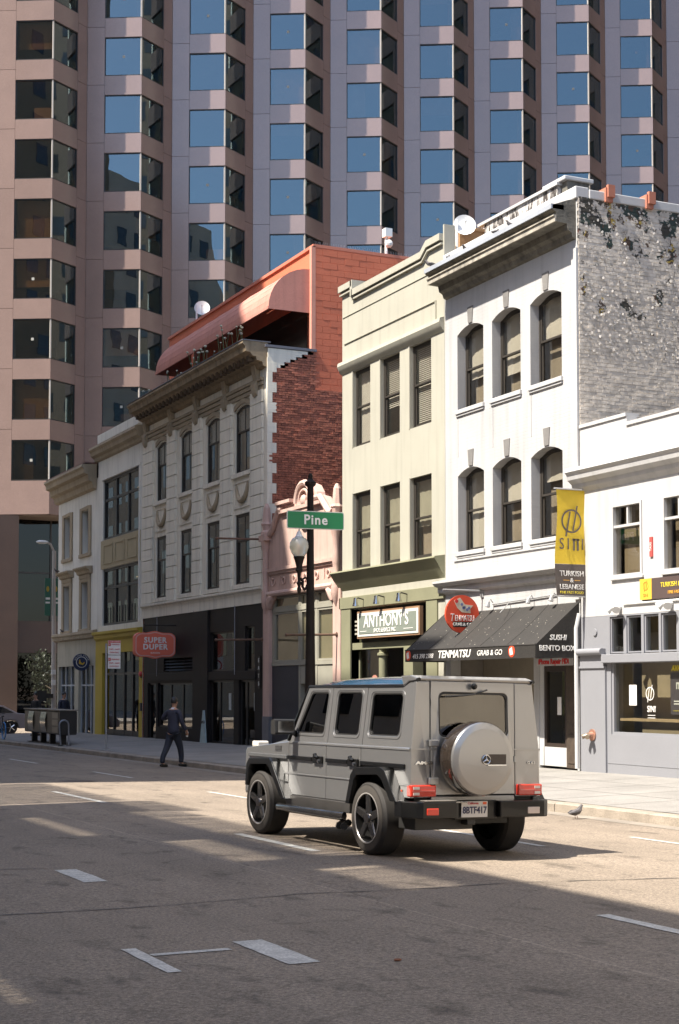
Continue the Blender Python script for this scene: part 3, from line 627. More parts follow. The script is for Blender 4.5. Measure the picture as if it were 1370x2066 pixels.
moulding(gb, 'shop_cornice', P_OLIVE, [(17.52, 4.94), (17.50, 4.90), (17.53, 4.86), (17.60, 4.76), (17.68, 4.62), (17.74, 4.52), (17.8, 4.42), (17.8, 4.98)], Y0 + .02, 37.85, smooth=True)
b = B(); b.box(D - .06, D + .2, Y0 + .02, Y1 + .1, 3.92, 4.24); part('shop_fascia', b, P_OLIVE, gb, bevel=.01)
for ya, yb in ((37.06, Y1), (32.2, 32.75)): part('shop_pillar', B().box(D - .04, D + .3, ya, yb, -.3, 3.92), P_OLIVE, gb)
b = B(); b.box(D + .02, D + .3, 32.75, 37.05, 2.80, 2.98); part('beam', b, P_OLIVE, gb)
b = B(); b.lathe([(.11, 0), (.11, 2.5), (.15, 2.52), (.15, 2.58), (.10, 2.6), (.10, 2.8)], (D + .14, 35.45, .1), 2, 16); part('column', b, P_OLIVE, gb, smooth=True)
b = B(); b.box(D - .01, D + .28, 33.5, 34.0, .1, 2.8); part('door_pier', b, P_OLIVE, gb)
f = B(); f.box(D + .2, D + .26, 35.6, 37.0, .1, .6); f.box(D + .2, D + .26, 36.95, 37.02, .6, 2.75); sw = part('shop_window', f, P_OLIVE, gb); g = B(); g.box(D + .22, D + .23, 35.6, 36.95, .6, 2.78); part('pane', g, M_SHOPG, sw)
g = B(); g.lathe([(.22, 0), (.22, .01)], (D + .215, 36.1, 1.9), 0, 14); part('sticker', g, mat('faded red print', (.45, .2, .15), .7, .2), sw)
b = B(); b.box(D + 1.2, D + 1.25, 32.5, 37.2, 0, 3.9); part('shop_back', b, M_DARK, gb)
for k in range(4): b = B(); b.box(D + .0, D + .02, 36.6, 36.85, 3.2 + k * .11, 3.25 + k * .11); part('louvre', b, P_GREEN, gb)
sgn = thing('shop_sign', "ornate pale board lettered Anthony's shoe service under three lamps", 'sign', (D - .12, 34.65, 3.1))
b = B(); b.box(D - .14, D - .04, 32.9, 36.42, 3.08, 3.80); part('board', b, mat('sign frame brown', (.28, .16, .09), .6, .15), sgn)
b = B(); b.box(D - .155, D - .14, 32.95, 36.37, 3.13, 3.75); part('face', b, mat('sign white', (.62, .62, .56), .6, .05), sgn)
b = B(); b.box(D - .165, D - .155, 33.05, 36.27, 3.20, 3.68); part('panel', b, mat('sign grey green', (.20, .225, .19), .6, .08), sgn)
text('letters', "ANTHONY'S", .46, L_WHITE, sgn, (D - .17, 34.7, 3.50), sx=.98, bold=.004); text('letters', 'SHOE SERVICE INC', .15, L_WHITE, sgn, (D - .17, 34.75, 3.26), sx=1.0)
b = B()
for ya, yb in ((33.2, 33.7), (35.8, 36.2)): b.box(D - .17, D - .164, ya, yb, 3.255, 3.27)
part('rule', b, L_WHITE, sgn)
for i, y in enumerate((36.2, 34.98, 33.71)):
    lt = thing('sign_lamp', ['small bullet lamp above the letters at the far end of the shoe shop sign', 'small bullet lamp above the middle of the shoe shop sign', 'small bullet lamp above the shoe shop sign, nearest the round red sign'][i], 'lamp', (D - .06, y, 4.08), group='lamps over the shoe shop sign')
    b = B(); b.tube([(D - .05, y, 4.12), (D - .22, y, 4.16), (D - .30, y, 4.12)], .018, 6); part('arm', b, M_BLACK, lt)
    b = B(); b.lathe([(.02, .10), (.05, .09), (.055, 0), (.085, -.12), (.075, -.12)], (D - .30, y, 4.06), 2, 12); part('lamp_shade', b, M_CHROME, lt, smooth=True)

# ================================================================== white shop with grey front (sini)
P_GREYF = mat('grey shop paint', (.235, .237, .255), .7, .05, .8, .08, 40, fine=.03)
wsb = thing('corner_shop', 'low white shop with grey painted front and a long window', 'building', (D, 22, 0))
Y0, Y1 = 17.4, 26.12
wins = [(24.02, 25.0), (22.42, 23.36), (20.8, 21.7)]
tr_ = [(24.66, 25.12), (24.08, 24.56), (23.53, 24.0), (22.99, 23.46), (22.4, 22.9), (21.8, 22.3)]
hol = [(a, c, 3.97, 5.42) for a, c in wins] + [(21.0, 25.12, 2.44, 3.20)] + [(19.0, 25.10, .85, 2.26)]
b = wall_holes(Y0, Y1, 3.22, 6.85, [h for h in hol if h[2] > 3.5], d=.2); b.box(D, D + .25, Y0, 24.5, 6.85, 6.95); b.box(D, D + .25, 24.5, Y1, 6.85, 7.14); part('wall', b, P_WTRIM, wsb)
b = wall_holes(Y0, Y1, -.5, 3.215, [(h[0], h[1], h[2], min(h[3], 3.19)) for h in hol if h[2] < 3.5], x=D - .005, d=.2); part('shop_front', b, P_GREYF, wsb)
shell(wsb, Y0, Y1, 6.9, (0.1, 3.6), near_wall=True, m=P_WTRIM, room=4.2)
b = B(); b.box(D - .03, D + .3, Y0, 24.5, 6.95, 7.02); b.box(D - .03, D + .3, 24.5, Y1, 7.14, 7.21); part('coping', b, P_WTRIM, wsb)
moulding(wsb, 'cornice', P_WTRIM, [(17.55, 6.30), (17.53, 6.22), (17.58, 6.16), (17.60, 6.06), (17.70, 5.98), (17.72, 5.90), (17.8, 5.80), (17.8, 6.34)], Y0, 26.3, smooth=False)
for i, (a, c) in enumerate(wins):
    f = B(); w_, h_ = c - a, 1.45
    f.box(-.03, .12, 0, .05, 0, h_); f.box(-.03, .12, w_ - .05, w_, 0, h_); f.box(-.03, .12, .05, w_ - .05, 0, .05); f.box(-.03, .12, .05, w_ - .05, h_ - .05, h_); f.box(-.01, .1, .05, w_ - .05, .98, 1.03); f.box(0, .09, w_ / 2 - .025, w_ / 2 + .025, 1.03, h_ - .05)
    root = bpy.data.objects.new('window', f.mesh('window', P_WTRIM)); ch = []
    for nm, bb, m_ in (('pane', B().box(.05, .06, .05, w_ - .05, .05, .98), M_PANE), ('pane', B().box(.05, .06, .05, w_ / 2 - .025, 1.03, h_ - .05), M_PANE), ('pane', B().box(.05, .06, w_ / 2 + .025, w_ - .05, 1.03, h_ - .05), M_PANE), ('blind', B().box(.25, .26, .05, w_ - .05, .02, h_), mat('brown paper', (.25, .20, .13), .85, .1))):
        o = bpy.data.objects.new(nm, bb.mesh(nm, m_)); C.objects.link(o); o.parent = root
    put((root, []), wsb, D, a, 3.97)
    sill(wsb, 'window_sill', P_WTRIM, a - .04, c + .04, 3.97, .06, .05)
for i, (a, c) in enumerate(tr_):
    f = B(); f.box(D + .02, D + .12, a, a + .03, 2.46, 3.18); f.box(D + .02, D + .12, c - .03, c, 2.46, 3.18); f.box(D + .02, D + .12, a + .03, c - .03, 2.46, 2.49); f.box(D + .02, D + .12, a + .03, c - .03, 3.15, 3.18)
    w_ = part('transom_window', f, P_GREYF, wsb); g = B(); g.box(D + .07, D + .075, a + .03, c - .03, 2.49, 3.15); part('pane', g, M_SHOPG, w_)
for a, c in zip([t_[0] for t_ in tr_], [t_[1] for t_ in tr_[1:]]): part('mullion', B().box(D - .01, D + .16, c, a, 2.45, 3.19), P_GREYF, wsb)
b = B(); b.box(D - .12, D + .1, 18.9, 25.28, 2.27, 2.44); part('window_hood', b, P_GREYF, wsb, bevel=.01)
f = B(); f.box(D + .02, D + .14, 25.04, 25.10, .85, 2.26); f.box(D + .02, D + .14, 19.0, 25.04, .85, .90); f.box(D + .02, D + .14, 21.0, 21.06, .9, 2.26); bw = part('shop_window', f, P_GREYF, wsb)
g = B(); g.box(D + .08, D + .086, 19.06, 25.04, .9, 2.26); part('pane', g, M_SHOPG, bw)
g = B(); g.box(D + .072, D + .076, 24.36, 24.60, 1.43, 1.83); part('paper_notice', g, L_WHITE, bw)
b = B(); b.box(D + .02, D + .6, 25.16, 25.19, .9, 2.3); part('inner_wall', b, M_ROOM, bw)
b = B(); b.box(D + .15, D + .5, 19.0, 25.02, 1.12, 1.17); part('counter', b, mat('light wood', (.45, .32, .19), .6, .2, 5), wsb)
b = B(); b.box(D + .75, D + .8, 23.9, 25.1, -.2, 3.2); b.box(D + 1.3, D + 1.35, 19, 23.9, -.2, 3.2); part('shop_back', b, mat('brown shop wall', (.36, .28, .185), .85, .2), wsb)
b = B(); b.box(D + .10, D + .13, 22.0, 23.33, 1.27, 2.06); ps = part('poster', b, mat('slate poster', (.10, .085, .095), .5, .05), bw)
b = B(); b.prism([(22.0, 2.06), (23.0, 2.06), (22.6, 2.2), (22.0, 2.2)], 0, D + .10, D + .13); part('poster_top', b, MATS['slate poster'], bw)
fx = D + .097
text('letters', 'maven', .27, L_WHITE, bw, (fx, 22.86, 1.83), sx=.85, bold=.004); text('letters', 'RETAIL', .09, L_WHITE, bw, (fx, 22.72, 1.66)); text('letters', 'AVAILABLE', .15, L_YEL, bw, (D + .066, 22.92, 2.14), sx=.9, bold=.004, shear=.2)
b = B()
for y in (23.1, 22.72):
    for z in (1.52, 1.47): b.box(fx, fx + .003, y - .13, y + .13, z - .012, z + .012)
part('small_print', b, L_WHITE, bw); b = B(); b.box(fx, fx + .003, 22.3, 23.25, 1.335, 1.345); part('small_print', b, L_YEL, bw)
def emblem(par, org, r, m, face='-x', wd=.12, sub='emblem'):
    """ring crossed by two slanting bars that run past it on opposite sides"""
    b = B(); n = 32
    def P(u, v, o): return (org[0] - o, org[1] - u, org[2] + v) if face == '-x' else (org[0] + u, org[1] - o, org[2] + v)
    for i in range(n):
        a, c = 2 * math.pi * i / n, 2 * math.pi * (i + 1) / n; q = r * (1 - wd)
        b.hexa([P(r * math.cos(a), r * math.sin(a), 0), P(r * math.cos(c), r * math.sin(c), 0), P(q * math.cos(c), q * math.sin(c), 0), P(q * math.cos(a), q * math.sin(a), 0)], [P(r * math.cos(a), r * math.sin(a), .004), P(r * math.cos(c), r * math.sin(c), .004), P(q * math.cos(c), q * math.sin(c), .004), P(q * math.cos(a), q * math.sin(a), .004)])
    for u, lo, hi in ((-.30, -.95, .80), (.30, -.80, .95)):
        lo2, hi2 = (lo - .35, hi) if u < 0 else (lo, hi + .35); sl = .2; h = r * wd / 2
        pts = [((u + sl * v) * r + s * h, v * r) for v, s in ((lo2, -1), (lo2, 1), (hi2, 1), (hi2, -1))]
        b.hexa([P(x, y, .001) for x, y in pts], [P(x, y, .0055) for x, y in pts])
    return part(sub, b, m, par)
emblem(bw, (D + .066, 23.92, 1.66), .13, L_WHITE); text('letters', 'SINI', .17, L_WHITE, bw, (D + .066, 23.88, 1.36), sx=.9)
b = B(); b.box(D + .064, D + .068, 23.76, 24.0, 1.24, 1.25); b.box(D + .064, D + .068, 23.76, 24.0, 1.19, 1.2); part('small_print', b, L_WHITE, bw)
b = B(); b.box(D - .10, D + .05, 25.27, 26.10, 2.44, 2.56); b.box(D - .06, D + .05, 25.27, 26.10, 2.2, 2.44); b.box(D - .08, D + .05, 25.24, 26.12, 2.17, 2.21); b.box(D - .05, D + .05, 25.24, 26.10, -.2, 2.17); part('pilaster', b, P_GREYF, wsb)
b = B(); b.lathe([(.07, -.42), (.07, .42)], (D - .10, 25.68, 2.50), 1, 12); part('pilaster_roll', b, P_GREYF, wsb, smooth=True)
b = B(); b.box(D - .012, D, 17.6, 25.22, .27, .29); part('panel_joint', b, P_GREYF, wsb)
b = B(); b.lathe([(.075, 0), (.07, -.012)], (D - .02, 25.62, 2.9), 0, 14); part('cover_plate', b, P_GREYF, wsb)
# things on the shop front
t = thing('wall_sign', 'yellow and dark Turkish food sign on the white shop wall', 'sign', (D, 23, 3.5))
b = B(); b.box(D - .05, D - .003, 19.2, 24.05, 3.47, 3.87); part('board', b, mat('sign dark plum', (.085, .06, .055), .5, .05), t)
b = B(); b.box(D - .056, D - .05, 23.68, 24.05, 3.47, 3.87); part('panel', b, mat('sign yellow', (.72, .46, .05), .6, .06), t)
emblem(t, (D - .057, 23.86, 3.73), .085, mat('ochre print', (.40, .2, .03), .6)); text('letters', 'SINI', .09, MATS['ochre print'], t, (D - .058, 23.86, 3.55))
text('letters', 'TURKISH & LEBANESE', .13, L_YEL, t, (D - .054, 23.40, 3.72), align='LEFT', sx=.95); text('letters', 'FINE FAST FOOD', .085, L_ORG, t, (D - .054, 23.18, 3.57), align='LEFT')
t = thing('fire_alarm_plate', 'narrow red plate between the upper windows of the white shop', 'plate', (D, 23.72, 4.3)); b = B(); b.box(D - .03, D - .002, 23.68, 23.77, 4.29, 4.67); part('plate', b, mat('red plate', (.55, .08, .07), .6), t); text('letters', 'TAXI', .08, L_WHITE, t, (D - .032, 23.725, 4.48), face=((0, 0, 1), (0, 1, 0), (-1, 0, 0)))
for i, y in enumerate((24.75, 23.12)):
    t = thing('flood_lights', ['pair of white flood lights above the grey transoms, at the pipe end', 'pair of white flood lights at the picture edge above the transoms'][i], 'flood light', (D, y, 3.4), group='flood lights on the white shop')
    for s_ in (-1, 1):
        b = B(); b.tube([(D - .1, y, 3.36), (D - .16, y + s_ * .09, 3.36), (D - .22, y + s_ * .15, 3.30)], [.03, .05, .085], 10); part('lamp_head', b, M_WHITEP, t, smooth=True)
    b = B(); b.lathe([(.05, 0), (.05, .1)], (D - .11, y, 3.37), 0, 10); part('base', b, M_WHITEP, t)
t = thing('conduit', 'white conduit pipe running between the flood lights', 'pipe', (D, 24, 3.4)); b = B(); b.tube([(D - .02, 24.65, 3.42), (D - .02, 19, 3.42)], .022, 8); part('pipe', b, M_WHITEP, t)
t = thing('fire_hose_inlet', 'copper fire hose inlet with two caps low on the grey pilaster', 'hose inlet', (D - .05, 25.68, .8))
b = B(); b.lathe([(.10, 0), (.12, .0), (.12, -.025), (.07, -.03), (.05, -.09), (.05, -.12)], (D - .05, 25.68, .82), 0, 16); part('flange', b, mat('old copper', (.50, .27, .19), .4, .2, metal=.6), t, smooth=True)
for s_ in (-1, 1): b = B(); b.tube([(D - .15, 25.68, .82), (D - .19, 25.68 + s_ * .06, .80), (D - .25, 25.68 + s_ * .09, .78)], [.045, .045, .05], 10); o = part('spout', b, mat('tarnished brass', (.30, .24, .18), .4, .2, metal=.6), t, smooth=True)
# ================================================================== pink terracotta front
P_PINK = mat('pink terracotta', (.55, .375, .315), .75, .12, 1.5, .25, 25, fine=.06, streak=.2)
pk = thing('pink_building', 'small pink terracotta shop front with a curly gable and finials', 'building', (D, 40.3, 0))
Y0, Y1 = 37.66, 43.28
b = B()
pro = [(43.05, 4.75), (43.05, 6.3), (42.4, 6.62), (42.1, 7.0), (41.75, 7.2), (41.0, 7.26), (40.95, 7.4), (40.75, 7.62), (40.45, 7.72), (40.05, 7.74), (39.65, 7.62), (39.42, 7.4), (39.38, 7.3), (39.0, 7.22), (38.7, 6.95), (38.3, 6.7), (37.9, 6.62), (37.9, 4.75)]
b.prism(pro, 0, D, D + .3); part('gable', b, P_PINK, pk, bevel=.02)
b = B(); b.box(D + .1, D + 12, Y0 + .02, Y1 - .3, 6.2, 6.3); part('roof', b, MATS['tar roof'], pk)
def scroll(y0, z0, r, a0, a1, s, n=14, rr_=.09, dx=.05):
    return [(D - dx, y0 + s * r * math.cos(R(a0 + (a1 - a0) * i / n)) * (1 - .0 * i), z0 + r * math.sin(R(a0 + (a1 - a0) * i / n))) for i in range(n + 1)]
b = B(); b.tube(scroll(40.15, 7.18, .55, 0, 180, 1), .10, 8); b.tube(scroll(40.15, 7.20, .34, -20, 200, 1), .05, 6)
b.box(D - .12, D, 38.9, 41.9, 7.0, 7.10); b.box(D - .18, D, 40.95, 42.05, 7.26, 7.36)
b.tube([(D - .05, 42.75, 6.45), (D - .05, 42.45, 6.62), (D - .05, 42.2, 6.95), (D - .05, 41.95, 7.15), (D - .05, 41.75, 7.1)], .10, 8); b.tube([(D - .05, 39.35, 7.2), (D - .05, 39.0, 7.2), (D - .05, 38.7, 6.95), (D - .05, 38.4, 6.7), (D - .05, 38.15, 6.68)], .10, 8)
part('scroll_moulding', b, P_PINK, pk, smooth=True)
b = B(); b.ball((D - .06, 40.15, 7.22), .17, 10, (.5, 1, 1)); b.box(D - .08, D, 39.7, 40.6, 6.9, 7.2); b.ball((D - .05, 40.15, 6.62), .28, 10, (.35, 1.1, .8)); part('cartouche', b, P_PINK, pk, smooth=True)
for y in (43.02, 37.92):
    b = B(); b.lathe([(.20, 0), (.20, .1), (.13, .16), (.16, .3), (.19, .34), (.15, .42), (.11, .85), (.05, .98), (.0, 1.0)], (D - .03, y, 6.45), 2, 8); b.box(D - .2, D + .2, y - .27, y + .27, 6.28, 6.45); part('finial', b, P_PINK, pk)
    b = B(); b.lathe([(.13, 4.55), (.14, 4.7), (.09, 4.8), (.10, 5.2), (.12, 5.3), (.10, 5.5), (.10, 5.95), (.13, 6.05), (.16, 6.28)], (D - .06, y, 0), 2, 10); b.lathe([(.03, 4.05), (.12, 4.25), (.15, 4.5), (.14, 4.6)], (D - .06, y, 0), 2, 10); part('colonnette', b, P_PINK, pk, smooth=True)
    b = B(); b.box(D - .06, D + .3, y - .26, y + .24, -.3, 4.7); part('pilaster', b, P_PINK, pk, bevel=.02); b = B(); b.box(D - .068, D + .2, y - .265, y + .245, -.3, .9); part('pilaster_base', b, mat('grey base paint', (.16, .16, .17), .8, .2), pk)
b = B(); b.box(D - .02, D + .25, 38.14, 42.8, 4.55, 4.85); b.box(D - .10, D + .1, 38.1, 42.85, 5.30, 5.40); b.box(D - .05, D + .1, 38.1, 42.85, 5.22, 5.30); b.tube([(D - .06, 38.1, 4.62), (D - .06, 42.8, 4.62)], .09, 8); part('frieze_moulding', b, P_PINK, pk)
b = B()
for i in range(6):
    y = 38.5 + i * .8; b.tube([(D - .03, y + .1 * math.cos(a), 4.98 + .1 * math.sin(a)) for a in [R(30 * k) for k in range(13)]], .022, 5, False); b.box(D - .03, D, y + .28, y + .32, 4.85, 5.15)
part('frieze_ornament', b, P_PINK, pk, kind='stuff')
text('letters', 'TYLER', .2, mat('carved letter', (.50, .33, .27), .8), pk, (D - .002, 40.1, 5.85), ext=.01)
for y, s_ in ((42.78, -1), (38.16, 1)):
    b = B(); b.tube([(D - .03, y, 4.2), (D - .03, y + s_ * .05, 4.38), (D - .03, y + s_ * .2, 4.5), (D - .03, y + s_ * .35, 4.53)], [.1, .16, .14, .09], 8)
    part('corner_scroll', b, P_PINK, pk, smooth=True)
M_PAPER = mat('brown paper lining', (.34, .29, .19), .85, .2, .8)
M_SFRAME = mat('grey green frame', (.30, .285, .23), .7, .12)
for i, (a, c) in enumerate(((40.75, 42.60), (39.55, 40.62), (38.18, 39.42))):
    f = B()
    for z0, z1 in ((2.55, 4.05), (4.17, 4.53)):
        f.box(D + .06, D + .16, a, a + .06, z0, z1); f.box(D + .06, D + .16, c - .06, c, z0, z1); f.box(D + .06, D + .16, a + .06, c - .06, z0, z0 + .06); f.box(D + .06, D + .16, a + .06, c - .06, z1 - .06, z1)
    w_ = part('shop_window', f, M_SFRAME, pk); g = B(); g.box(D + .1, D + .105, a + .06, c - .06, 2.61, 3.99); g.box(D + .1, D + .105, a + .06, c - .06, 4.23, 4.47); part('pane', g, M_SHOPG, w_)
    g = B(); g.box(D + .15, D + .155, a + .03, c - .03, 2.57, 4.5); part('paper_lining', g, M_PAPER, w_)
b = B(); b.box(D + .04, D + .2, 38.15, 42.78, 4.055, 4.165); b.box(D + .03, D + .2, 38.15, 42.78, 2.44, 2.545); b.box(D + .05, D + .2, 42.6, 42.78, 2.55, 4.55); b.box(D + .05, D + .2, 40.62, 40.75, -.2, 4.53); b.box(D + .05, D + .2, 39.42, 39.55, -.2, 4.53); part('mullion', b, M_SFRAME, pk)
b = B(); b.box(D + .05, D + .18, 40.76, 42.78, -.2, 2.43); part('shutter', b, mat('dark blue board', (.032, .032, .040), .6, .15), pk); b = B(); b.box(D + .06, D + .18, 38.15, 39.41, 1.5, 2.43); b.box(D + .06, D + .18, 39.56, 40.61, 1.9, 2.43); part('bulkhead', b, M_SFRAME, pk); b = B(); b.box(D + .2, D + .26, 38.15, 40.62, -.2, 2.5); part('shop_door', b, M_DARK, pk)
b = B(); b.quad((D + .3, Y1 - .28, 0), (D + 12, Y1 - .28, 0), (D + 12, Y1 - .28, 6.3), (D + .3, Y1 - .28, 6.3)); part('side_wall', b, M_DARK, pk)
for i, (y, z, lb) in enumerate(((43.28, 6.36, 'rusty flag pole at roof height of the pink front'), (43.28, 3.26, 'rusty flag pole crossing in front of the black burger shop'), (37.86, 3.24, 'rusty flag pole at the near pilaster of the pink front'))):
    t = thing('flag_pole', lb, 'pole', (D - .05, y, z), group='flag poles of the pink front'); b = B(); b.tube([(D - .05, y, z), (16.24, y, z - .03)], .032, 8); part('pole', b, mat('rusty iron', (.13, .075, .05), .7, .3, 8), t); b = B(); b.ball((16.22, y, z - .03), .05, 8); b.lathe([(.07, 0), (.07, -.04)], (D - .04, y, z), 0, 8); part('pole_end', b, MATS['rusty iron'], t, smooth=True)

# ================================================================== brick building
P_CREAM = mat('cream painted brick', (.80, .75, .63), .8, .07, .7, .1, 40, streak=.2, brick=(1, .215, .075, .4))
P_CRTRIM = mat('cream stone', (.76, .71, .60), .8, .08, 1, .15, 30, streak=.22)
P_TAN = mat('tan trim', (.37, .30, .205), .8, .15, 1.5, .2, 25, streak=.25)
M_BRICK = mat('red brick', (.37, .13, .08), .85, .3, 1.6, .4, 40, fine=.2, fscale=30, rand=.28)
M_BRICK1 = mat('red brick mass', (.37, .13, .08), .85, .4, 3.5, .4, 40, fine=.3, fscale=16)
M_REDP = mat('red wall paint', (.60, .165, .085), .8, .12, 1.2, .3, 30, fine=.08, rand=.05)
M_SHOPBLK = mat('black shop paint', (.017, .014, .013), .6, .25, 1.5, spec=.25)
bk = thing('brick_building', 'cream fronted brick building with rusticated pilasters over a black burger shop', 'building', (D, 49.2, 0))
Y0, Y1 = 43.30, 55.40
cols = [(52.50, 53.88), (49.75, 51.16), (47.05, 48.47), (44.36, 45.80)]
hol = [(a, c, z, zt) for a, c in cols for z, zt in ((8.68, 10.86), (5.08, 7.36))]
b = wall_holes(Y0, Y1, 4.40, 12.1, hol, d=.14)
for a, c in cols:
    n = 6
    for i in range(n):
        ya, yb = a + (c - a) * i / n, a + (c - a) * (i + 1) / n; f_ = lambda y: 10.70 + .15 * (1 - (2 * (y - a) / (c - a) - 1) ** 2)
        b.hexa([(D, ya, f_(ya)), (D, yb, f_(yb)), (D, yb, 10.86), (D, ya, 10.86)], [(D + .22, ya, f_(ya)), (D + .22, yb, f_(yb)), (D + .22, yb, 10.86), (D + .22, ya, 10.86)])
part('wall', b, P_CREAM, bk)
shell(bk, Y0 - .25, Y1, 12.3, (0.0, 4.3, 8.1), near_wall=True, m=M_BRICK1)
pil = [(54.12, 55.32), (51.55, 52.47), (48.87, 49.72), (46.0, 46.98), (43.32, 44.30)]
for a, c in pil:
    me = B().box(-.09, .02, 0, c - a, 0, .385).mesh('stone_block', P_CREAM)
    for i in range(15):
        z = 4.92 + i * .41
        if z < 10.8: obj('stone_block', me, bk, (D, a, z + .0125))
for a, c in cols:
    for z, zt, k in ((8.68, 10.86, 0), (5.08, 7.36, 1)):
        wn_ = dh_window(c - a, zt - z, F_DARK, split=.62, bars=(.5,), arch=.12 if k == 0 else 0, blind=.34 if k == 0 else None, mb=mat('grey blind', (.40, .42, .42), .8, .1)); put(wn_, bk, D + .05, a, z)
        sill(bk, 'window_sill', P_CRTRIM, a - .08, c + .12, z, .14, .10)
    b = B(); b.box(D - .03, D + .03, a - .02, c + .05, 7.55, 7.62); b.box(D - .03, D + .03, a - .02, c + .05, 8.36, 8.42); b.box(D - .03, D + .03, a - .02, a + .04, 7.62, 8.36); b.box(D - .03, D + .03, c, c + .05, 7.62, 8.36); part('panel_moulding', b, P_CRTRIM, bk)
    m_ = (a + c) / 2; b = B(); b.tube([(D - .05, m_ + .48 * math.cos(R(t_)), 8.33 + .56 * math.sin(R(t_))) for t_ in range(180, 361, 15)], [.03, .05, .06, .075, .085, .095, .10, .095, .085, .075, .06, .05, .03], 8); part('festoon', b, P_TAN, bk, smooth=True)
    b = B(); n = 8
    for i in range(n):
        ya, yb = a + (c - a) * i / n, a + (c - a) * (i + 1) / n; f_ = lambda y: 10.74 + .16 * (1 - (2 * (y - a) / (c - a) - 1) ** 2)
        b.hexa([(D - .05, ya, f_(ya)), (D - .05, yb, f_(yb)), (D - .05, yb, f_(yb) + .16), (D - .05, ya, f_(ya) + .16)], [(D + .02, ya, f_(ya)), (D + .02, yb, f_(yb)), (D + .02, yb, f_(yb) + .16), (D + .02, ya, f_(ya) + .16)])
    part('window_arch', b, P_TAN, bk)
b = B(); b.box(D - .06, D + .02, Y0, Y1, 11.06, 11.18); b.box(D - .09, D + .02, Y0, Y1, 11.20, 11.32); b.box(D - .12, D + .02, Y0, Y1, 11.34, 11.44); part('architrave', b, P_TAN, bk)
for y in (54.9, 52.0, 49.3, 46.5, 43.82):
    b = B(); b.prism([(D - .22, 11.95), (D - .16, 11.6), (D - .12, 11.40), (D - .22, 11.25), (D - .18, 11.02), (D - .06, 10.86), (D, 10.86), (D, 11.95)], 1, y - .16, y + .16); part('console', b, P_TAN, bk, bevel=.02)
    b = B(); b.ball((D - .13, y, 11.1), .14, 8, (.7, 1, 1.7)); part('cartouche', b, P_TAN, bk, smooth=True)
M_CORN = mat('grimy tan cornice', (.30, .225, .14), .8, .3, 2.5, .3, 20, streak=.4)
moulding(bk, 'cornice', M_CORN, [(16.98, 12.46), (16.96, 12.38), (17.05, 12.30), (17.07, 12.14), (17.22, 12.12), (17.30, 12.02), (17.42, 12.0), (17.44, 11.9), (17.62, 11.86), (17.66, 11.74), (17.8, 11.70), (17.8, 12.5)], 43.06, 55.0)
me = B().box(17.26, 17.62, 0, .18, 11.90, 12.08).mesh('modillion', mat('dark dentil', (.10, .07, .045), .8, .3))
for i in range(30): obj('modillion', me, bk, (0, 43.3 + i * .39, 0))
b = B(); b.box(16.955, 17.9, 43.04, 55.0, 12.47, 12.50); part('flashing', b, mat('roof edge metal', (.14, .14, .16), .6, .2), bk)
moulding(bk, 'sill_course', P_CRTRIM, [(17.66, 4.90), (17.66, 4.84), (17.74, 4.78), (17.76, 4.70), (17.76, 4.40), (17.8, 4.40), (17.8, 4.94)], Y0 - .02, Y1)
# quoins and the bare brick side
b = B(); b.box(D - .02, D + .02, 43.03, 43.3, 4.4, 12.0); part('corner_strip', b, P_CRTRIM, bk)
YS = 43.05; qme = [B().box(0, l_, -.012, .05, 0, .31).mesh('quoin', P_CREAM) for l_ in (.16, .30)]
for i in range(18): obj('quoin', qme[i % 2], bk, (D - .01, YS - .012, 6.2 + i * .315))
cut = [(12.30, 1.35), (12.2, 1.15), (12.1, .95), (12.0, .75), (11.9, .55), (11.8, .42)]
for i, (z, l_) in enumerate(cut): b = B(); b.box(D, D + l_, YS - .018, YS + .04, z - .1, z); part('quoin', b, P_CREAM, bk)
bme = [B().box(0, .205, random.uniform(-.012, .004), .03, 0, .062).mesh('brick', M_BRICK) for _ in range(4)]
cnt = 0; st = B(); z = 6.3; row = 0; pend = []
while z < 12.25:
    x = D + .05 + (row % 2) * .1075
    while x < D + 2.9:
        if not any(z > c_[0] - .13 and x < D + c_[1] for c_ in cut) and not (x > D + 1.62 and z > 11.1): pend.append((x, z))
        x += .215
    z += .0722; row += 1
pend.sort(key=lambda p: -(p[1] > 8.2 and p[0] < D + 2.2) * 10 - random.random())
for i, (x, z) in enumerate(pend):
    if i < 290: obj('brick', random.choice(bme), bk, (x, YS - .006, z))
    else: j = random.uniform(-.02, .0); st.box(x, x + .205, YS - .006 + j, YS + .03, z, z + .062)
part('brick_wall', st, M_BRICK1, bk, kind='stuff', weld=False)
b = B(); b.quad((D, YS + .012, 0), (D + 12, YS + .012, 0), (D + 12, YS + .012, 12.3), (D, YS + .012, 12.3)); part('mortar', b, mat('dark mortar', (.16, .10, .08), .9, .3, 3), bk)
b = B(); b.box(D - .1, D + 1.65, YS - .05, YS + .3, 12.32, 12.40); part('parapet_coping', b, MATS['roof edge metal'], bk)
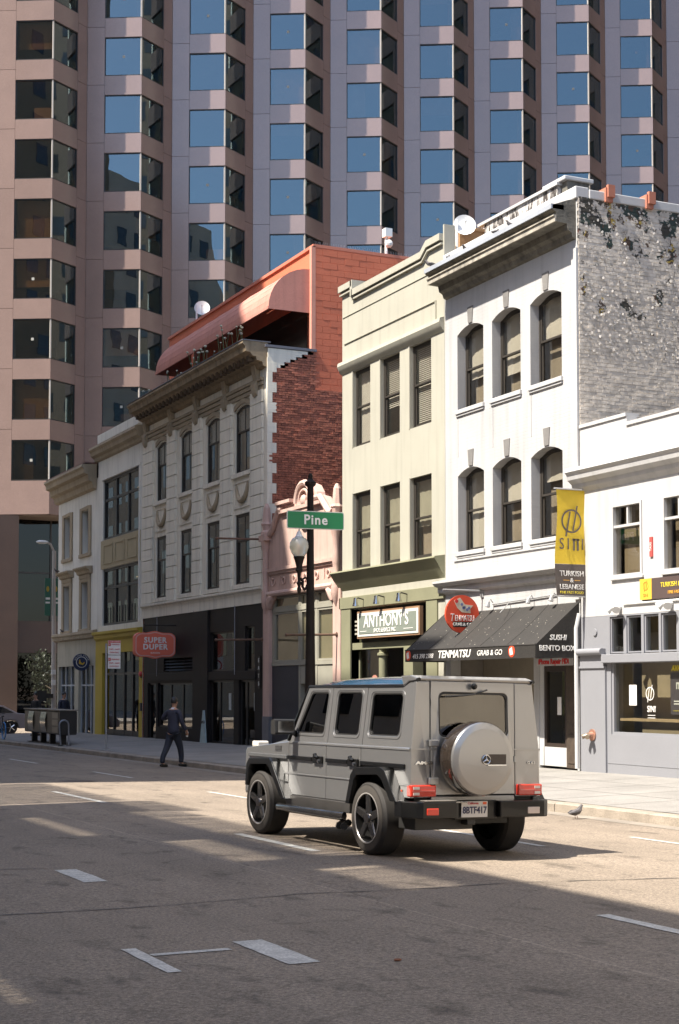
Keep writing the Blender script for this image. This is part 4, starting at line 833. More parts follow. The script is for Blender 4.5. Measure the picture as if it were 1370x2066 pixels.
# black burger shop
b = wall_holes(Y0 - .02, Y1 - .15, -.4, 4.40, [(53.79, 54.75, -.4, 1.95), (49.7, 52.92, 2.36, 2.84), (49.75, 53.6, .35, 1.95), (45.85, 48.1, 2.33, 3.63), (44.05, 44.88, 2.32, 3.73), (45.85, 48.1, -.05, 2.02), (44.05, 45.4, -.4, 2.02)], x=D - .004, d=.22)
part('shop_front', b, M_SHOPBLK, bk)
for k in range(4): b = B(); b.hexa([(D + .02, 49.72, 2.40 + k * .11), (D + .02, 52.9, 2.40 + k * .11), (D + .1, 52.9, 2.47 + k * .11), (D + .1, 49.72, 2.47 + k * .11)], [(D + .03, 49.72, 2.385 + k * .11), (D + .03, 52.9, 2.385 + k * .11), (D + .11, 52.9, 2.455 + k * .11), (D + .11, 49.72, 2.455 + k * .11)]); part('louvre', b, M_BLACK, bk)
b = B(); b.box(D - .05, D + .05, 43.9, 54.8, 2.03, 2.30); b.box(D - .08, D + .02, 48.12, 49.6, -.2, 4.38); part('shop_pilaster', b, M_SHOPBLK, bk, bevel=.01)
M_SDG = glass('dark shop glass', (.60, .56, .50), .05, 1.5)
for a, c, z, zt, mul in ((45.85, 48.1, 2.33, 3.63, ()), (44.05, 44.88, 2.32, 3.73, ()), (49.75, 53.6, .35, 1.95, (51.0, 52.3)), (45.85, 48.1, -.05, 2.02, (47.3,)), (44.05, 45.4, -.15, 2.02, (44.9,)), (53.79, 54.75, -.15, 1.95, ())):
    f = B(); f.box(D + .08, D + .15, a, a + .06, z, zt); f.box(D + .08, D + .15, c - .06, c, z, zt); f.box(D + .08, D + .15, a + .06, c - .06, z, z + .06); f.box(D + .08, D + .15, a + .06, c - .06, zt - .06, zt)
    for y in mul: f.box(D + .08, D + .15, y - .04, y + .04, z + .06, zt - .06)
    w_ = part('shop_window', f, M_BLACK, bk); g = B(); g.box(D + .11, D + .115, a + .06, c - .06, z + .06, zt - .06); part('pane', g, M_SDG, w_)
    if (a, z) == (45.85, -.05):
        for yy, z0, z1, dy in ((46.45, 1.05, 1.60, .2), (46.0, 1.05, 1.75, .16), (45.98, -.02, .85, .1)): g = B(); g.box(D + .10, D + .106, yy - dy / 2 - .02, yy + dy / 2, z0, z1); part('paper_notice', g, mat('pale print', (.45, .47, .46), .7, .25, 14), w_)
    if (a, z) == (44.05, -.15): g = B(); g.box(D + .10, D + .106, 43.98 + .15, 44.35, 1.05, 1.62); part('paper_notice', g, MATS['pale print'], w_)
    if (a, z) == (44.05, 2.32): g = B(); g.box(D + .5, D + .55, 44.0, 44.9, 2.3, 3.8); part('menu_board', g, mat('grey menu board', (.20, .22, .23), .7, .2), w_); g = B(); g.box(D + .48, D + .5, 44.4, 44.65, 3.0, 3.25); part('menu_print', g, mat('green print', (.30, .42, .05), .6), w_); g = B(); g.box(D + .48, D + .5, 44.45, 44.7, 2.6, 2.72); part('menu_print', g, mat('red print', (.6, .08, .03), .6), w_)
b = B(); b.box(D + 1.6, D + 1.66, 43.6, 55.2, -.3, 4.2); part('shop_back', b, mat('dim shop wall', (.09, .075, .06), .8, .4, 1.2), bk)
b = B(); b.prism([(47.9, -.1), (48.5, -.1), (48.22, 1.02), (48.1, 1.02)], 0, D - .2, D - .16); tb = thing('sandwich_board', 'pale blue sandwich board leaning by the black shop window', 'sandwich board', (D - .18, 48.2, 0)); part('board', b, mat('pale blue board', (.36, .46, .48), .6, .15, 6), tb); text('letters', 'OPEN', .14, L_BLACK, tb, (D - .206, 48.19, .62), face=((0, -1, 0), (0, .1, .99), (-1, 0, 0)))
b = B()
for y in (53.57, 49.57, 45.66): b.tube([(D - .05, y, 4.42), (D - .05, y, 2.2)], .016, 5)
part('hanging_cable', b, mat('grey cable', (.25, .25, .27), .6), bk)
t = thing('burger_sign', 'orange red shaped sign reading super duper on the black shop front', 'sign', (17.0, 51.5, 3.3))
def plaque(w, h, dy):
    q = [(-w, -h * .62), (-w * .80, -h * .86), (-w * .35, -h * .86), (0, -h), (w * .35, -h * .86), (w * .80, -h * .86), (w, -h * .62)]
    return rpoly([(x, z) for x, z in q] + [(w, h * .62)] + [(-x, -z) for x, z in q[1:-1]] + [(-w, h * .62)], .07, 3)
PX, PZ, PY = 17.0, 3.30, 51.5
for w, h, y0, y1, m_, nm in ((.76, .50, PY, PY + .22, mat('sign red orange', (.78, .17, .10), .5, .06), 'board'), (.725, .465, PY - .008, PY, mat('sign pink border', (.70, .40, .36), .5, .05), 'border'), (.69, .43, PY - .016, PY - .008, MATS['sign red orange'], 'face')):
    b = B(); b.prism([(PX + x, PZ + z) for x, z in plaque(w, h, 0)], 1, y0, y1); part(nm, b, m_, t)
for s_, z, sz_ in (('SUPER', .16, .27), ('DUPER', -.08, .27), ('BURGERS', -.29, .075)): text('letters', s_, sz_, L_WHITE, t, (PX, PY - .018, PZ + z), face='-y', sx=1.0, bold=.008 if sz_ > .1 else 0, ext=.012, sp=1.15)
b = B(); b.tube([(PX - .4, PY + .1, 3.8), (PX - .4, PY + .1, 4.0), (D, PY + .1, 4.0)], .025, 6); part('bracket', b, M_BLACK, t)
t = thing('name_strip_sign', 'small vertical white lettered strip at the edge of the burger shop', 'sign', (D - .05, 43.6, 2.2)); b = B(); b.box(D - .05, D - .012, 43.52, 43.66, 1.75, 2.75); part('plate', b, L_BLACK, t)
for i, ch_ in enumerate('EATS'): text('letters', ch_, .18, L_WHITE, t, (D - .056, 43.59, 2.62 - i * .24))

# ================================================================== red rooftop penthouse with awning
ph = thing('rooftop_penthouse', 'red painted penthouse with block side wall on the brick roof', 'penthouse', (19.4, 43.1, 12.3))
b = B(); b.box(19.40, 30, 43.085, 57.2, 12.25, 15.66); part('wall', b, M_REDP, ph)
b = B(); b.box(19.34, 30.05, 43.04, 57.25, 15.66, 15.76); part('roof_edge', b, mat('red coping', (.55, .19, .12), .7, .1), ph)
bme = [B().box(0, .50, random.uniform(-.007, .0), .04, 0, .195).mesh('block', M_REDP) for _ in range(5)]
z = 11.12; row = 0
while z < 15.6:
    x = 19.42 + (-.26 if row % 2 else 0)
    while x < 23.6:
        if x >= 19.40: obj('block', random.choice(bme), ph, (x, 43.045, z))
        elif row % 2: b = B(); b.box(19.42, 19.66, 43.043, 43.1, z, z + .195); part('block', b, M_REDP, ph)
        x += .512
    z += .205; row += 1
b = B(); b.box(19.4, 24, 43.052, 43.085, 11.1, 15.66); part('mortar', b, M_REDP, ph)
b = B(); b.box(19.28, 19.42, 43.04, 43.2, 12.3, 15.70); part('corner_strip', b, mat('pink corner paint', (.62, .28, .20), .75, .1), ph)
b = B(); b.box(19.36, 19.40, 43.6, 57, 12.4, 14.0); part('shop_window', b, mat('dark terrace glazing', (.02, .018, .016), .2, .2), ph)
aw = thing('terrace_awning', 'faded red half barrel awning over the roof terrace', 'awning', (19.3, 48, 13.6))
def awn(t, n=9):
    a = R(90) * t; return (19.30 - 1.42 * math.sin(a) ** 1.0, 13.62 + 1.36 * math.cos(a))
P_AWN = mat('faded red canvas', (.54, .235, .18), .85, .1, 1.2, .2, 14, streak=.15)
pr_ = [awn(i / 9) for i in range(10)]; b = B(); n = 64
ysA = [43.2 + (54.3 - 43.2) * i / n for i in range(n + 1)]
for ya, yb in zip(ysA, ysA[1:]):
    ka, kb = .010 * abs(math.sin((ya - 43.2) * 2.27)), .010 * abs(math.sin((yb - 43.2) * 2.27))
    for (xa, za), (xb, zb) in zip(pr_, pr_[1:]): b.quad((xa + ka, ya, za - ka), (xa + kb, yb, za - kb), (xb + kb, yb, zb - kb * .3), (xb + ka, ya, zb - ka * .3))
part('canvas', b, P_AWN, aw, smooth=True)
b = B(); part('end_panel', B().prism(pr_ + [(17.88, 13.58), (19.30, 13.58)], 1, 43.19, 43.21), P_AWN, aw); part('end_panel', B().prism(pr_ + [(17.88, 13.58), (19.30, 13.58)], 1, 54.29, 54.31), P_AWN, aw); b = B(); b.box(17.86, 17.90, 43.2, 54.3, 13.57, 13.66); part('front_bar', b, P_AWN, aw)
def dish(name, lb, x, y, z, h, r=.3):
    t = thing(name, lb, 'satellite dish', (x, y, z)); b = B(); b.tube([(x, y, z), (x, y, z + h)], .035, 6); part('mast', b, M_WHITEP, t)
    n_ = Vector((-.35, -.9, .25)).normalized(); u = n_.cross(Vector((0, 0, 1))).normalized(); v = u.cross(n_); c_ = Vector((x + r * .75, y, z + h - r * .5)); b = B(); vs = []; 
    for i in range(5):
        for k in range(18): a = 2 * math.pi * k / 18; q = r * i / 4; vs.append(c_ + u * q * math.cos(a) + v * q * math.sin(a) + n_ * (.25 * (q / r) ** 2 * r))
    b.add(vs, [[i * 18 + k, i * 18 + (k + 1) % 18, (i + 1) * 18 + (k + 1) % 18, (i + 1) * 18 + k] for i in range(4) for k in range(18)]); part('reflector', b, mat('dish white', (.70, .70, .69), .5, .05), t, smooth=True)
    b = B(); b.tube([c_ - v * r * .9, c_ + n_ * r * .9], .012, 5); b.ball(c_ + n_ * r * .9, .035, 6); part('feed_arm', b, M_WHITEP, t); return t
dish('satellite_dish', 'white satellite dish on a mast behind the red awning', 19.5, 54.3, 15.5, .95)
dish('satellite_dish', 'white satellite dish on a mast by the white building cornice', 18.3, 32.1, 11.8, 1.5, .28)
t = thing('roof_camera', 'white roof camera mast above the red wall', 'camera', (22.0, 43.2, 15.7)); b = B(); b.tube([(22.0, 43.2, 15.7), (22.0, 43.2, 16.4)], .05, 8); part('mast', b, M_WHITEP, t); b = B(); b.ball((22.05, 43.1, 16.12), .13, 10); b.box(21.9, 22.15, 43.05, 43.3, 16.35, 16.62); part('housing', b, M_WHITEP, t)
b = B()
for i in range(70): x = 19.45 + i * .06; b.tube([(x, 43.1, 15.76), (x + random.uniform(-.03, .03), 43.08, 15.86)], .005, 3)
t = thing('bird_spikes', 'row of bird spikes along the red wall top', 'bird spikes', (19.5, 43.1, 15.76)); o = part('spikes', b, M_GREY, t, kind='stuff')
# ================================================================== second building from the corner (yellow shop)
P_OFFW = mat('off white stucco', (.74, .72, .65), .85, .08, .8, .15, 30, streak=.2)
P_TAN2 = mat('tan panel paint', (.40, .335, .21), .75, .1, 1)
P_YEL = mat('mustard paint', (.46, .335, .035), .6, .1, 1)
yb_ = thing('yellow_shop_building', 'off white building with large black windows over a mustard shop front', 'building', (D, 58.5, 0))
Y0, Y1 = 55.42, 61.60
hol = [(55.97, 60.88, 7.86, 10.36), (55.97, 60.88, 4.32, 6.66)]
b = wall_holes(Y0, Y1, 4.08, 12.0, hol, d=.25); b.box(D - .05, D + .3, Y0, Y1, 12.0, 12.35); part('wall', b, P_OFFW, yb_)
shell(yb_, Y0, Y1, 12.0, (-.1, 4.0, 7.5), near_wall=True, m=P_OFFW)
for z, zt in ((7.86, 10.36), (4.32, 6.66)):
    f = B(); a, c = 55.97, 60.88
    for y in (a, a + .08): pass
    f.box(D + .06, D + .2, a, a + .09, z, zt); f.box(D + .06, D + .2, c - .09, c, z, zt); f.box(D + .06, D + .2, a + .09, c - .09, z, z + .1); f.box(D + .06, D + .2, a + .09, c - .09, zt - .1, zt)
    for k in (1, 2): y = a + (c - a) * k / 3; f.box(D + .07, D + .19, y - .07, y + .07, z + .1, zt - .1)
    f.box(D + .075, D + .185, a + .09, c - .09, z + (zt - z) * .64, z + (zt - z) * .64 + .1)
    if z < 5:
        for k in range(1, 12): y = a + (c - a) * k / 12; f.box(D + .1, D + .12, y - .012, y + .012, z + .1, z + .75)
    w_ = part('window', f, M_BLACK, yb_); g = B(); g.box(D + .12, D + .126, a + .09, c - .09, z + .1, zt - .1); part('pane', g, M_SDG, w_)
    for k, y in enumerate((57.2, 58.6, 60.0)): g = B(); g.box(D + 1.2, D + 2.6, y - .03, y + .03, zt - .32, zt - .29); part('ceiling_light', g, mat('ceiling strip', (.8, .7, .5), .5, emit=((1, .85, .6), 1.2)), w_)
b = B(); b.box(D - .02, D + .1, 55.75, 61.1, 6.67, 7.85); part('spandrel', b, P_TAN2, yb_)
for k in range(3):
    y = 56.15 + k * 1.62; b = B(); b.box(D - .045, D - .02, y, y + 1.25, 6.85, 6.91); b.box(D - .045, D - .02, y, y + 1.25, 7.6, 7.66); b.box(D - .045, D - .02, y, y + .06, 6.91, 7.6); b.box(D - .045, D - .02, y + 1.19, y + 1.25, 6.91, 7.6); part('panel_moulding', b, P_TAN2, yb_)
b = B(); b.box(D - .04, D + .05, 55.8, 61.05, 10.37, 10.45); b.box(D - .05, D + .05, 55.8, 55.9, 4.3, 10.4); part('window_trim', b, P_OFFW, yb_)
moulding(yb_, 'cornice', P_TAN, [(17.46, 11.82), (17.44, 11.72), (17.52, 11.62), (17.55, 11.48), (17.68, 11.40), (17.70, 11.28), (17.8, 11.22), (17.8, 11.88)], Y0 + .05, 61.9)
b = wall_holes(Y0, Y1 + .2, -.5, 4.08, [(55.85, 60.80, -.5, 3.2)], x=D - .006, d=.3); part('shop_front', b, P_YEL, yb_)
moulding(yb_, 'shop_cornice', P_YEL, [(17.6, 4.08), (17.6, 3.98), (17.68, 3.92), (17.7, 3.8), (17.79, 3.7), (17.79, 4.1)], Y0 + .02, 61.75)
f = B(); a, c = 55.85, 60.8
for y in (55.9, 57.0, 58.1, 59.5, 60.7): f.box(D + .1, D + .2, y - .05, y + .05, -.1, 3.2)
f.box(D + .11, D + .19, a, c, 2.3, 2.38); f.box(D + .11, D + .19, a, c, -.1, .1); w_ = part('shop_window', f, M_BLACK, yb_); g = B(); g.box(D + .15, D + .155, a, c, .1, 3.2); part('pane', g, M_SDG, w_)
for y, z0, z1, dy in ((59.0, 1.3, 2.1, 1.0), (57.5, .9, 1.7, .7)): g = B(); g.box(D + .5, D + .52, y - dy / 2, y + dy / 2, z0, z1); part('poster', g, mat('grey poster', (.20, .20, .19), .7, .3, 5), w_)
b = B(); b.box(D + .25, D + .6, 56, 60.6, .62, .68); b.tube([(D + .4, 57.6, .62), (D + .4, 57.3, -.15)], .05, 5); b.tube([(D + .4, 59.2, .62), (D + .4, 59.7, -.15)], .05, 5); part('bench', b, mat('brown bench wood', (.16, .11, .07), .6, .2), yb_)
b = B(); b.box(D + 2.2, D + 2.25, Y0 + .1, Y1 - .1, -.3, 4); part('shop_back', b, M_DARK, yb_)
b = B(); b.box(D - .05, D - .006, 55.42, 55.62, .9, 1.2); part('card_reader', b, L_BLACK, yb_)
t = thing('fire_bell', 'small red bell on the mustard pillar', 'bell', (D, 55.5, 2.3)); b = B(); b.lathe([(.03, -.1), (.09, -.08), (.11, -.03), (.11, 0)], (D - .01, 55.55, 2.3), 0, 12); part('bell', b, mat('bell red', (.5, .05, .04), .4), t, smooth=True); b = B(); b.box(D - .04, D - .006, 55.5, 55.6, 2.15, 2.2); part('bracket', b, M_BLACK, t)

# ================================================================== corner building
cb = thing('corner_building', 'off white corner building with tan framed narrow windows', 'building', (D, 65, 0))
Y0, Y1 = 61.62, 68.0
cols = [(65.55, 67.22), (62.58, 64.30)]
hol = [(a + .35, c - .35, z, zt) for a, c in cols for z, zt in ((7.55, 9.40), (4.32, 6.30))]
b = wall_holes(Y0, Y1, 3.95, 10.6, hol, d=.35); part('wall', b, P_OFFW, cb); shell(cb, Y0, Y1, 10.7, (-.2, 3.9, 7.2), near_wall=True, m=P_OFFW)
for a, c in cols:
    for z, zt in ((7.55, 9.40), (4.32, 6.30)):
        f = B(); f.box(D - .06, D + .1, a, a + .34, z - .15, zt + .15); f.box(D - .06, D + .1, c - .34, c, z - .15, zt + .15); f.box(D - .06, D + .1, a + .34, c - .34, zt + .01, zt + .15); f.box(D - .09, D + .1, a - .03, c + .03, z - .17, z - .01); w_ = part('window', f, P_TAN, cb, bevel=.02)
        g = B(); g.box(D + .3, D + .305, a + .3, c - .3, z, zt); part('pane', g, M_SDG, w_); g = B(); g.box(D + .27, D + .33, a + .34, c - .34, (z + zt) / 2 - .03, (z + zt) / 2 + .03); part('sash', g, F_DARK, w_)
        if z < 5: b = B(); b.prism([(D - .32, 6.93), (D - .30, 6.86), (D - .16, 6.78), (D - .12, 6.66), (D, 6.62), (D, 6.95)], 1, a - .22, c + .12); part('window_hood', b, P_TAN, cb); b = B(); b.box(D - .07, D, a + .02, c - .02, 6.46, 6.62); part('hood_panel', b, P_TAN, cb)
moulding(cb, 'cornice', P_TAN, [(17.16, 11.16), (17.14, 11.06), (17.22, 10.98), (17.24, 10.80), (17.42, 10.74), (17.44, 10.5), (17.6, 10.42), (17.64, 10.2), (17.8, 10.12), (17.8, 11.2)], Y0 + .2, 68.2)
b = B(); b.box(D - .55, D + 11, Y0 + .2, 68.2, 11.21, 11.26); part('flashing', b, mat('brown roofing', (.20, .12, .10), .7, .2), cb)
moulding(cb, 'shop_cornice', P_TAN, [(17.62, 4.18), (17.6, 4.08), (17.66, 4.02), (17.66, 3.9), (17.8, 3.84), (17.8, 4.22)], Y0, 68.4)
b = B()
for i in range(20): b.box(17.64, 17.7, 61.8 + i * .33, 61.93 + i * .33, 3.88, 3.98)
part('dentil', b, P_TAN, cb, kind='stuff')
P_STN = mat('pale shop stone', (.42, .39, .31), .8, .12, 1, streak=.2)
b = wall_holes(Y0, Y1, -.5, 3.86, [(62.1, 64.4, -.5, 2.72), (65.05, 67.75, -.5, 2.72)], x=D - .003, d=.3); part('shop_front', b, P_STN, cb)
f = B()
for y in (62.15, 62.8, 63.6, 64.35, 65.1, 66.0, 66.9, 67.7): f.box(D + .1, D + .2, y - .05, y + .05, -.2, 2.72)
f.box(D + .11, D + .19, 62.1, 64.4, 1.85, 1.92); f.box(D + .11, D + .19, 65.05, 67.75, 1.85, 1.92); w_ = part('shop_window', f, mat('pale grey frame', (.36, .39, .42), .5), cb); g = B(); g.box(D + .15, D + .155, 62.1, 64.4, -.2, 2.72); g.box(D + .15, D + .155, 65.05, 67.75, -.2, 2.72); part('pane', g, M_SDG, w_)
g = B(); g.box(D + .4, D + .42, 66.1, 67.4, 2.1, 2.7); g.box(D + .5, D + .52, 62.3, 63.2, 1.0, 2.6); part('poster', g, mat('pale blue poster', (.38, .45, .50), .6, .1), w_)
g = B(); g.tube([(D + .5, 66.4, -.1), (D + .5, 66.4, .85), (D + .5, 66.4, 1.15), (D + .5, 66.4, 1.25)], [.16, .24, .20, .08], 8); part('mannequin', g, mat('blue shirt', (.30, .38, .50), .7), w_); g = B(); g.tube([(D + .5, 66.4, 1.28), (D + .5, 66.4, 1.55)], [.11, .13], 8); part('mannequin_head', g, mat('red cap', (.75, .07, .02), .6), w_)
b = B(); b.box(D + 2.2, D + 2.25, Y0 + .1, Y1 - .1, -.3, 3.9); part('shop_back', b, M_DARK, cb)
t = thing('round_shop_sign', 'round navy shop sign with a gold emblem under the corner cornice', 'sign', (D - .4, 62.6, 2.9)); cx, cz = 17.42, 2.86
b = B(); b.lathe([(.36, 0), (.36, .1)], (cx, 62.6, cz), 1, 28); part('board', b, mat('sign navy', (.02, .03, .08), .5), t)
b = B(); b.lathe([(.235, -.012), (.235, 0)], (cx, 62.6, cz), 1, 24); part('ring', b, L_WHITE, t); b = B(); b.lathe([(.21, -.02), (.21, 0)], (cx, 62.6, cz), 1, 24); part('disc', b, MATS['sign navy'], t)
b = B(); b.prism([(cx + u * .55, cz + v * .55) for u, v in ((-.22, -.06), (-.2, -.14), (.1, -.22), (.24, -.05), (.2, .02), (.06, -.1), (-.08, 0), (-.12, .2), (-.18, .2))], 1, 62.57, 62.585); part('emblem', b, mat('sign gold', (.60, .38, .03), .5), t); b = B(); b.tube([(cx + .35, 62.66, cz), (D, 62.66, cz)], .04, 6); part('bracket', b, M_BLACK, t)
n_ = 11
for i, ch_ in enumerate('GOLDEN STATE'):
    if ch_ == ' ': continue
    a = R(160 - i * 140 / n_); u = Vector((math.sin(a), 0, -math.cos(a))); v = Vector((math.cos(a), 0, math.sin(a)))
    text('letters', ch_, .085, L_WHITE, t, (cx + .295 * math.cos(a), 62.59, cz + .295 * math.sin(a)), face=((u.x, 0, u.z), (v.x, 0, v.z), (0, -1, 0)))

# ================================================================== roof things and plants on the terrace
t = thing('roof_wall', 'weathered roof parapet wall behind the white building cornice', 'wall', (19.2, 30, 12.2)); b = B(); b.box(19.2, 19.45, 29.0, 32.5, 11.9, 13.34)
def streaky():
    m = bpy.data.materials.new('flaking plaster'); m.use_nodes = True; t_ = m.node_tree; L = t_.links.new; p = t_.nodes['Principled BSDF']; p.inputs['Roughness'].default_value = .9
    mp = nd(t_, 'ShaderNodeMapping'); mp.inputs['Scale'].default_value = (4, 9, 2.2); L(nd(t_, 'ShaderNodeNewGeometry').outputs['Position'], mp.inputs[0]); n = nd(t_, 'ShaderNodeTexNoise', Scale=1.1, Detail=7., Roughness=.7); L(mp.outputs[0], n.inputs['Vector'])
    c = nd(t_, 'ShaderNodeValToRGB'); L(n.outputs[0], c.inputs[0]); e = c.color_ramp.elements; e[0].position = .47; e[0].color = (.06, .05, .045, 1); e[1].position = .53; e[1].color = (.55, .52, .49, 1); L(c.outputs[0], p.inputs['Base Color']); return m
part('wall', b, streaky(), t); b = B(); b.box(19.15, 19.5, 28.95, 32.55, 13.34, 13.41); part('coping', b, P_WTRIM, t)
t = thing('chimney', 'low white chimney cap on the roof behind the parapet', 'chimney', (19.8, 28.2, 12.9)); b = B(); b.box(19.3, 19.9, 28.75, 29.5, 12.0, 13.4); part('stack', b, P_WEATH, t); b = B(); b.box(19.2, 20.0, 28.7, 29.65, 13.4, 13.5); part('cap', b, P_WTRIM, t, bevel=.02)
t = thing('chimney', 'tan brick chimney beside the satellite dish mast', 'chimney', (18.6, 32.3, 12.2)); b = B(); b.box(18.5, 19.2, 32.3, 33.15, 11.9, 13.15); part('stack', b, mat('tan brick', (.40, .235, .115), .85, .2, 4, .4, 30, brick=(1, .2, .07, .8)), t); b = B(); b.box(18.46, 19.24, 32.26, 33.19, 13.15, 13.22); part('cap', b, MATS['tan brick'], t)
M_STEM = mat('plant stem', (.10, .12, .05), .8, .2); M_LEAF = mat('plant leaf', (.06, .10, .03), .7, .3, 8); M_FLO = mat('pale flower', (.50, .48, .36), .7, .2)
for k, (yc, n, h, lb) in enumerate(((54.4, 8, .45, 'pale flowered plant at the far end of the terrace edge'), (50.8, 9, .55, 'low flowering plant in the middle of the terrace edge'), (48.3, 14, .75, 'tall stemmed plant on the terrace edge'), (45.7, 12, .95, 'leafy tuft with tall flower stalks at the near terrace edge'))):
    t = thing('terrace_plant', lb, 'plant', (17.6, yc, 12.5), group='plants along the roof terrace'); s = B(); f = B(); lf = B()
    for i in range(n):
        x, y = 17.5 + random.uniform(-.15, .2), yc + random.uniform(-.8, .8); hh = h * random.uniform(.6, 1.15); dx, dy = random.uniform(-.15, .15), random.uniform(-.2, .2)
        s.tube([(x, y, 12.45), (x + dx * .4, y + dy * .4, 12.45 + hh * .6), (x + dx, y + dy, 12.45 + hh)], .012, 4); f.ball((x + dx, y + dy, 12.45 + hh), random.uniform(.035, .06), 6, (1, 1, .8))
    for i in range(90):
        x, y = 17.5 + random.gauss(0, .1), yc + random.gauss(0, .45); a = random.uniform(0, 6.28); l_ = random.uniform(.15, .32); d_ = Vector((math.cos(a) * .5, math.sin(a) * .5, 1)).normalized() * l_; w_ = Vector((-math.sin(a), math.cos(a), 0)) * .012
        p0 = Vector((x, y, 12.45)); lf.quad(p0 - w_, p0 + w_, p0 + d_ + w_ * .2, p0 + d_ - w_ * .2)
    part('stem', s, M_STEM, t, kind='stuff'); part('flower', f, M_FLO, t, kind='stuff'); part('leaf', lf, M_LEAF, t, kind='stuff')
# ================================================================== black awning and signs of the sushi shop
P_CANV = mat('black canvas', (.024, .021, .018), .8, .2, 2, .2, 12, fine=.25, fscale=30)
t = thing('shop_awning', 'black canvas awning over the sushi shop with white letters on its valance', 'awning', (17.3, 29, 2.4))
xa, xb, ya, yb = 16.73, 17.79, 26.2, 31.88
sag = lambda x, y: -.035 * math.sin(math.pi * (x - xa) / (xb - xa)) * (1 + .4 * math.sin(y * 3.1))
b = B(); nx, ny = 6, 24; b.add([(xa + (xb - xa) * i / nx, ya + (yb - ya) * j / ny, 2.655 + (3.54 - 2.655) * i / nx + sag(xa + (xb - xa) * i / nx, ya + (yb - ya) * j / ny)) for i in range(nx + 1) for j in range(ny + 1)], [[i * (ny + 1) + j, i * (ny + 1) + j + 1, (i + 1) * (ny + 1) + j + 1, (i + 1) * (ny + 1) + j] for i in range(nx) for j in range(ny)])
part('canvas', b, P_CANV, t, smooth=True)
b = B()
for j in range(1, 5): y = ya + (yb - ya) * j / 5; b.tube([(xa + (xb - xa) * i / nx, y, 2.66 + (3.54 - 2.655) * i / nx + sag(xa + (xb - xa) * i / nx, y)) for i in range(nx + 1)], .012, 4)
part('seam', b, P_CANV, t, smooth=True)
b = B(); b.box(xa - .008, xa + .004, ya, yb, 2.385, 2.655); part('valance', b, P_CANV, t)
for y_ in (ya - .008, yb): part('end_panel', B().prism([(xa, 2.655), (xb, 3.54), (xb, 2.385), (xa, 2.385)], 1, y_, y_ + .008), P_CANV, t)
b = B(); b.tube([(xa, ya, 2.655), (xa, yb, 2.655)], .02, 6); part('front_bar', b, P_CANV, t)
b = B()
for i in range(105): u = random.betavariate(1.4, 1.4); y = random.uniform(ya, yb); x = xa + (xb - xa) * u; z = 2.655 + .885 * u + sag(x, y) + .006; s_ = random.uniform(.004, .014); b.quad((x - s_ * .7, y - s_, z - s_ * .6), (x - s_ * .7, y + s_, z - s_ * .6), (x + s_ * .7, y + s_ * .6, z + s_ * .6), (x + s_ * .7, y - s_ * .8, z + s_ * .6))
part('bird_dropping', b, mat('droppings', (.42, .39, .33), .8, .2), t, kind='stuff')
vx = xa - .012
text('letters', 'TENMATSU', .235, L_WHITE, t, (vx, 29.55, 2.52), sx=1.22, shear=.22, bold=.004); text('letters', 'GRAB & GO', .165, L_WHITE, t, (vx, 28.0, 2.52), sx=1.2, shear=.1); text('letters', '415 398 2388', .15, L_WHITE, t, (vx, 31.0, 2.50), sx=1.2, shear=.22)
text('letters', 'SUSHI', .155, L_WHITE, t, (17.27, ya - .012, 2.80), face='-y', shear=.2, bold=.003); text('letters', 'BENTO BOX', .155, L_WHITE, t, (17.25, ya - .012, 2.58), face='-y', bold=.003)
M_ROUND = mat('sign orange red', (.66, .075, .03), .5, .04)
for y in (31.72, 27.1): b = B(); b.lathe([(.125, -.002), (.125, .006)], (xa - .012, y, 2.535), 0, 18); part('badge', b, M_ROUND, t); b = B(); b.prism([(y - .06, 2.47), (y + .05, 2.45), (y + .07, 2.58), (y - .02, 2.62)], 0, xa - .022, xa - .014); part('badge_print', b, L_WHITE, t)
t = thing('round_sign', 'round orange red hanging sign with a koi streamer above the black awning', 'sign', (17.24, 30.1, 3.5)); cx, cz, sy = 17.25, 3.455, 30.1
b = B(); b.lathe([(.435, -.03), (.435, .03)], (cx, sy, cz), 1, 36); part('disc', b, M_ROUND, t)
b = B(); b.prism([(cx - .22, cz + .30), (cx - .06, cz + .37), (cx + .06, cz + .22), (cx + .28, cz + .20), (cx + .20, cz + .12), (cx + .21, cz + .02), (cx - .02, cz + .04), (cx - .14, cz + .14)], 1, sy - .036, sy - .030); part('streamer', b, mat('cream print', (.58, .52, .40), .6), t)
b = B(); b.lathe([(.045, -.040), (.045, -.03)], (cx - .155, sy, cz + .29), 1, 10); part('streamer_eye', b, L_RED, t)
b = B()
for dx, dz in ((-.02, .22), (.05, .15), (.12, .10), (.17, .14), (.02, .14)): b.lathe([(.035, -.040), (.035, -.03)], (cx + dx, sy, cz + dz), 1, 8)
part('streamer_scale', b, mat('blue print', (.16, .17, .32), .6), t)
text('letters', 'T', .25, L_WHITE, t, (cx - .28, sy - .034, cz - .09), face='-y', sx=.62, shear=.2); text('letters', 'ENMATSU', .19, L_WHITE, t, (cx + .055, sy - .034, cz - .10), face='-y', sx=.60)
b = B(); b.box(cx - .25, cx + .25, sy - .036, sy - .030, cz - .30, cz - .175); part('panel', b, L_BLACK, t); text('letters', 'GRAB & GO', .105, L_WHITE, t, (cx, sy - .04, cz - .24), face='-y', sx=.92)
b = B(); b.tube([(16.76, sy, 4.0), (D, sy, 4.0)], .022, 8); b.tube([(cx - .2, sy, 3.9), (cx - .2, sy, 4.0)], .006, 4); b.tube([(cx + .2, sy, 3.9), (cx + .2, sy, 4.0)], .006, 4); b.box(D - .03, D, sy - .06, sy + .06, 3.85, 4.12); part('bracket', b, M_GREY, t)
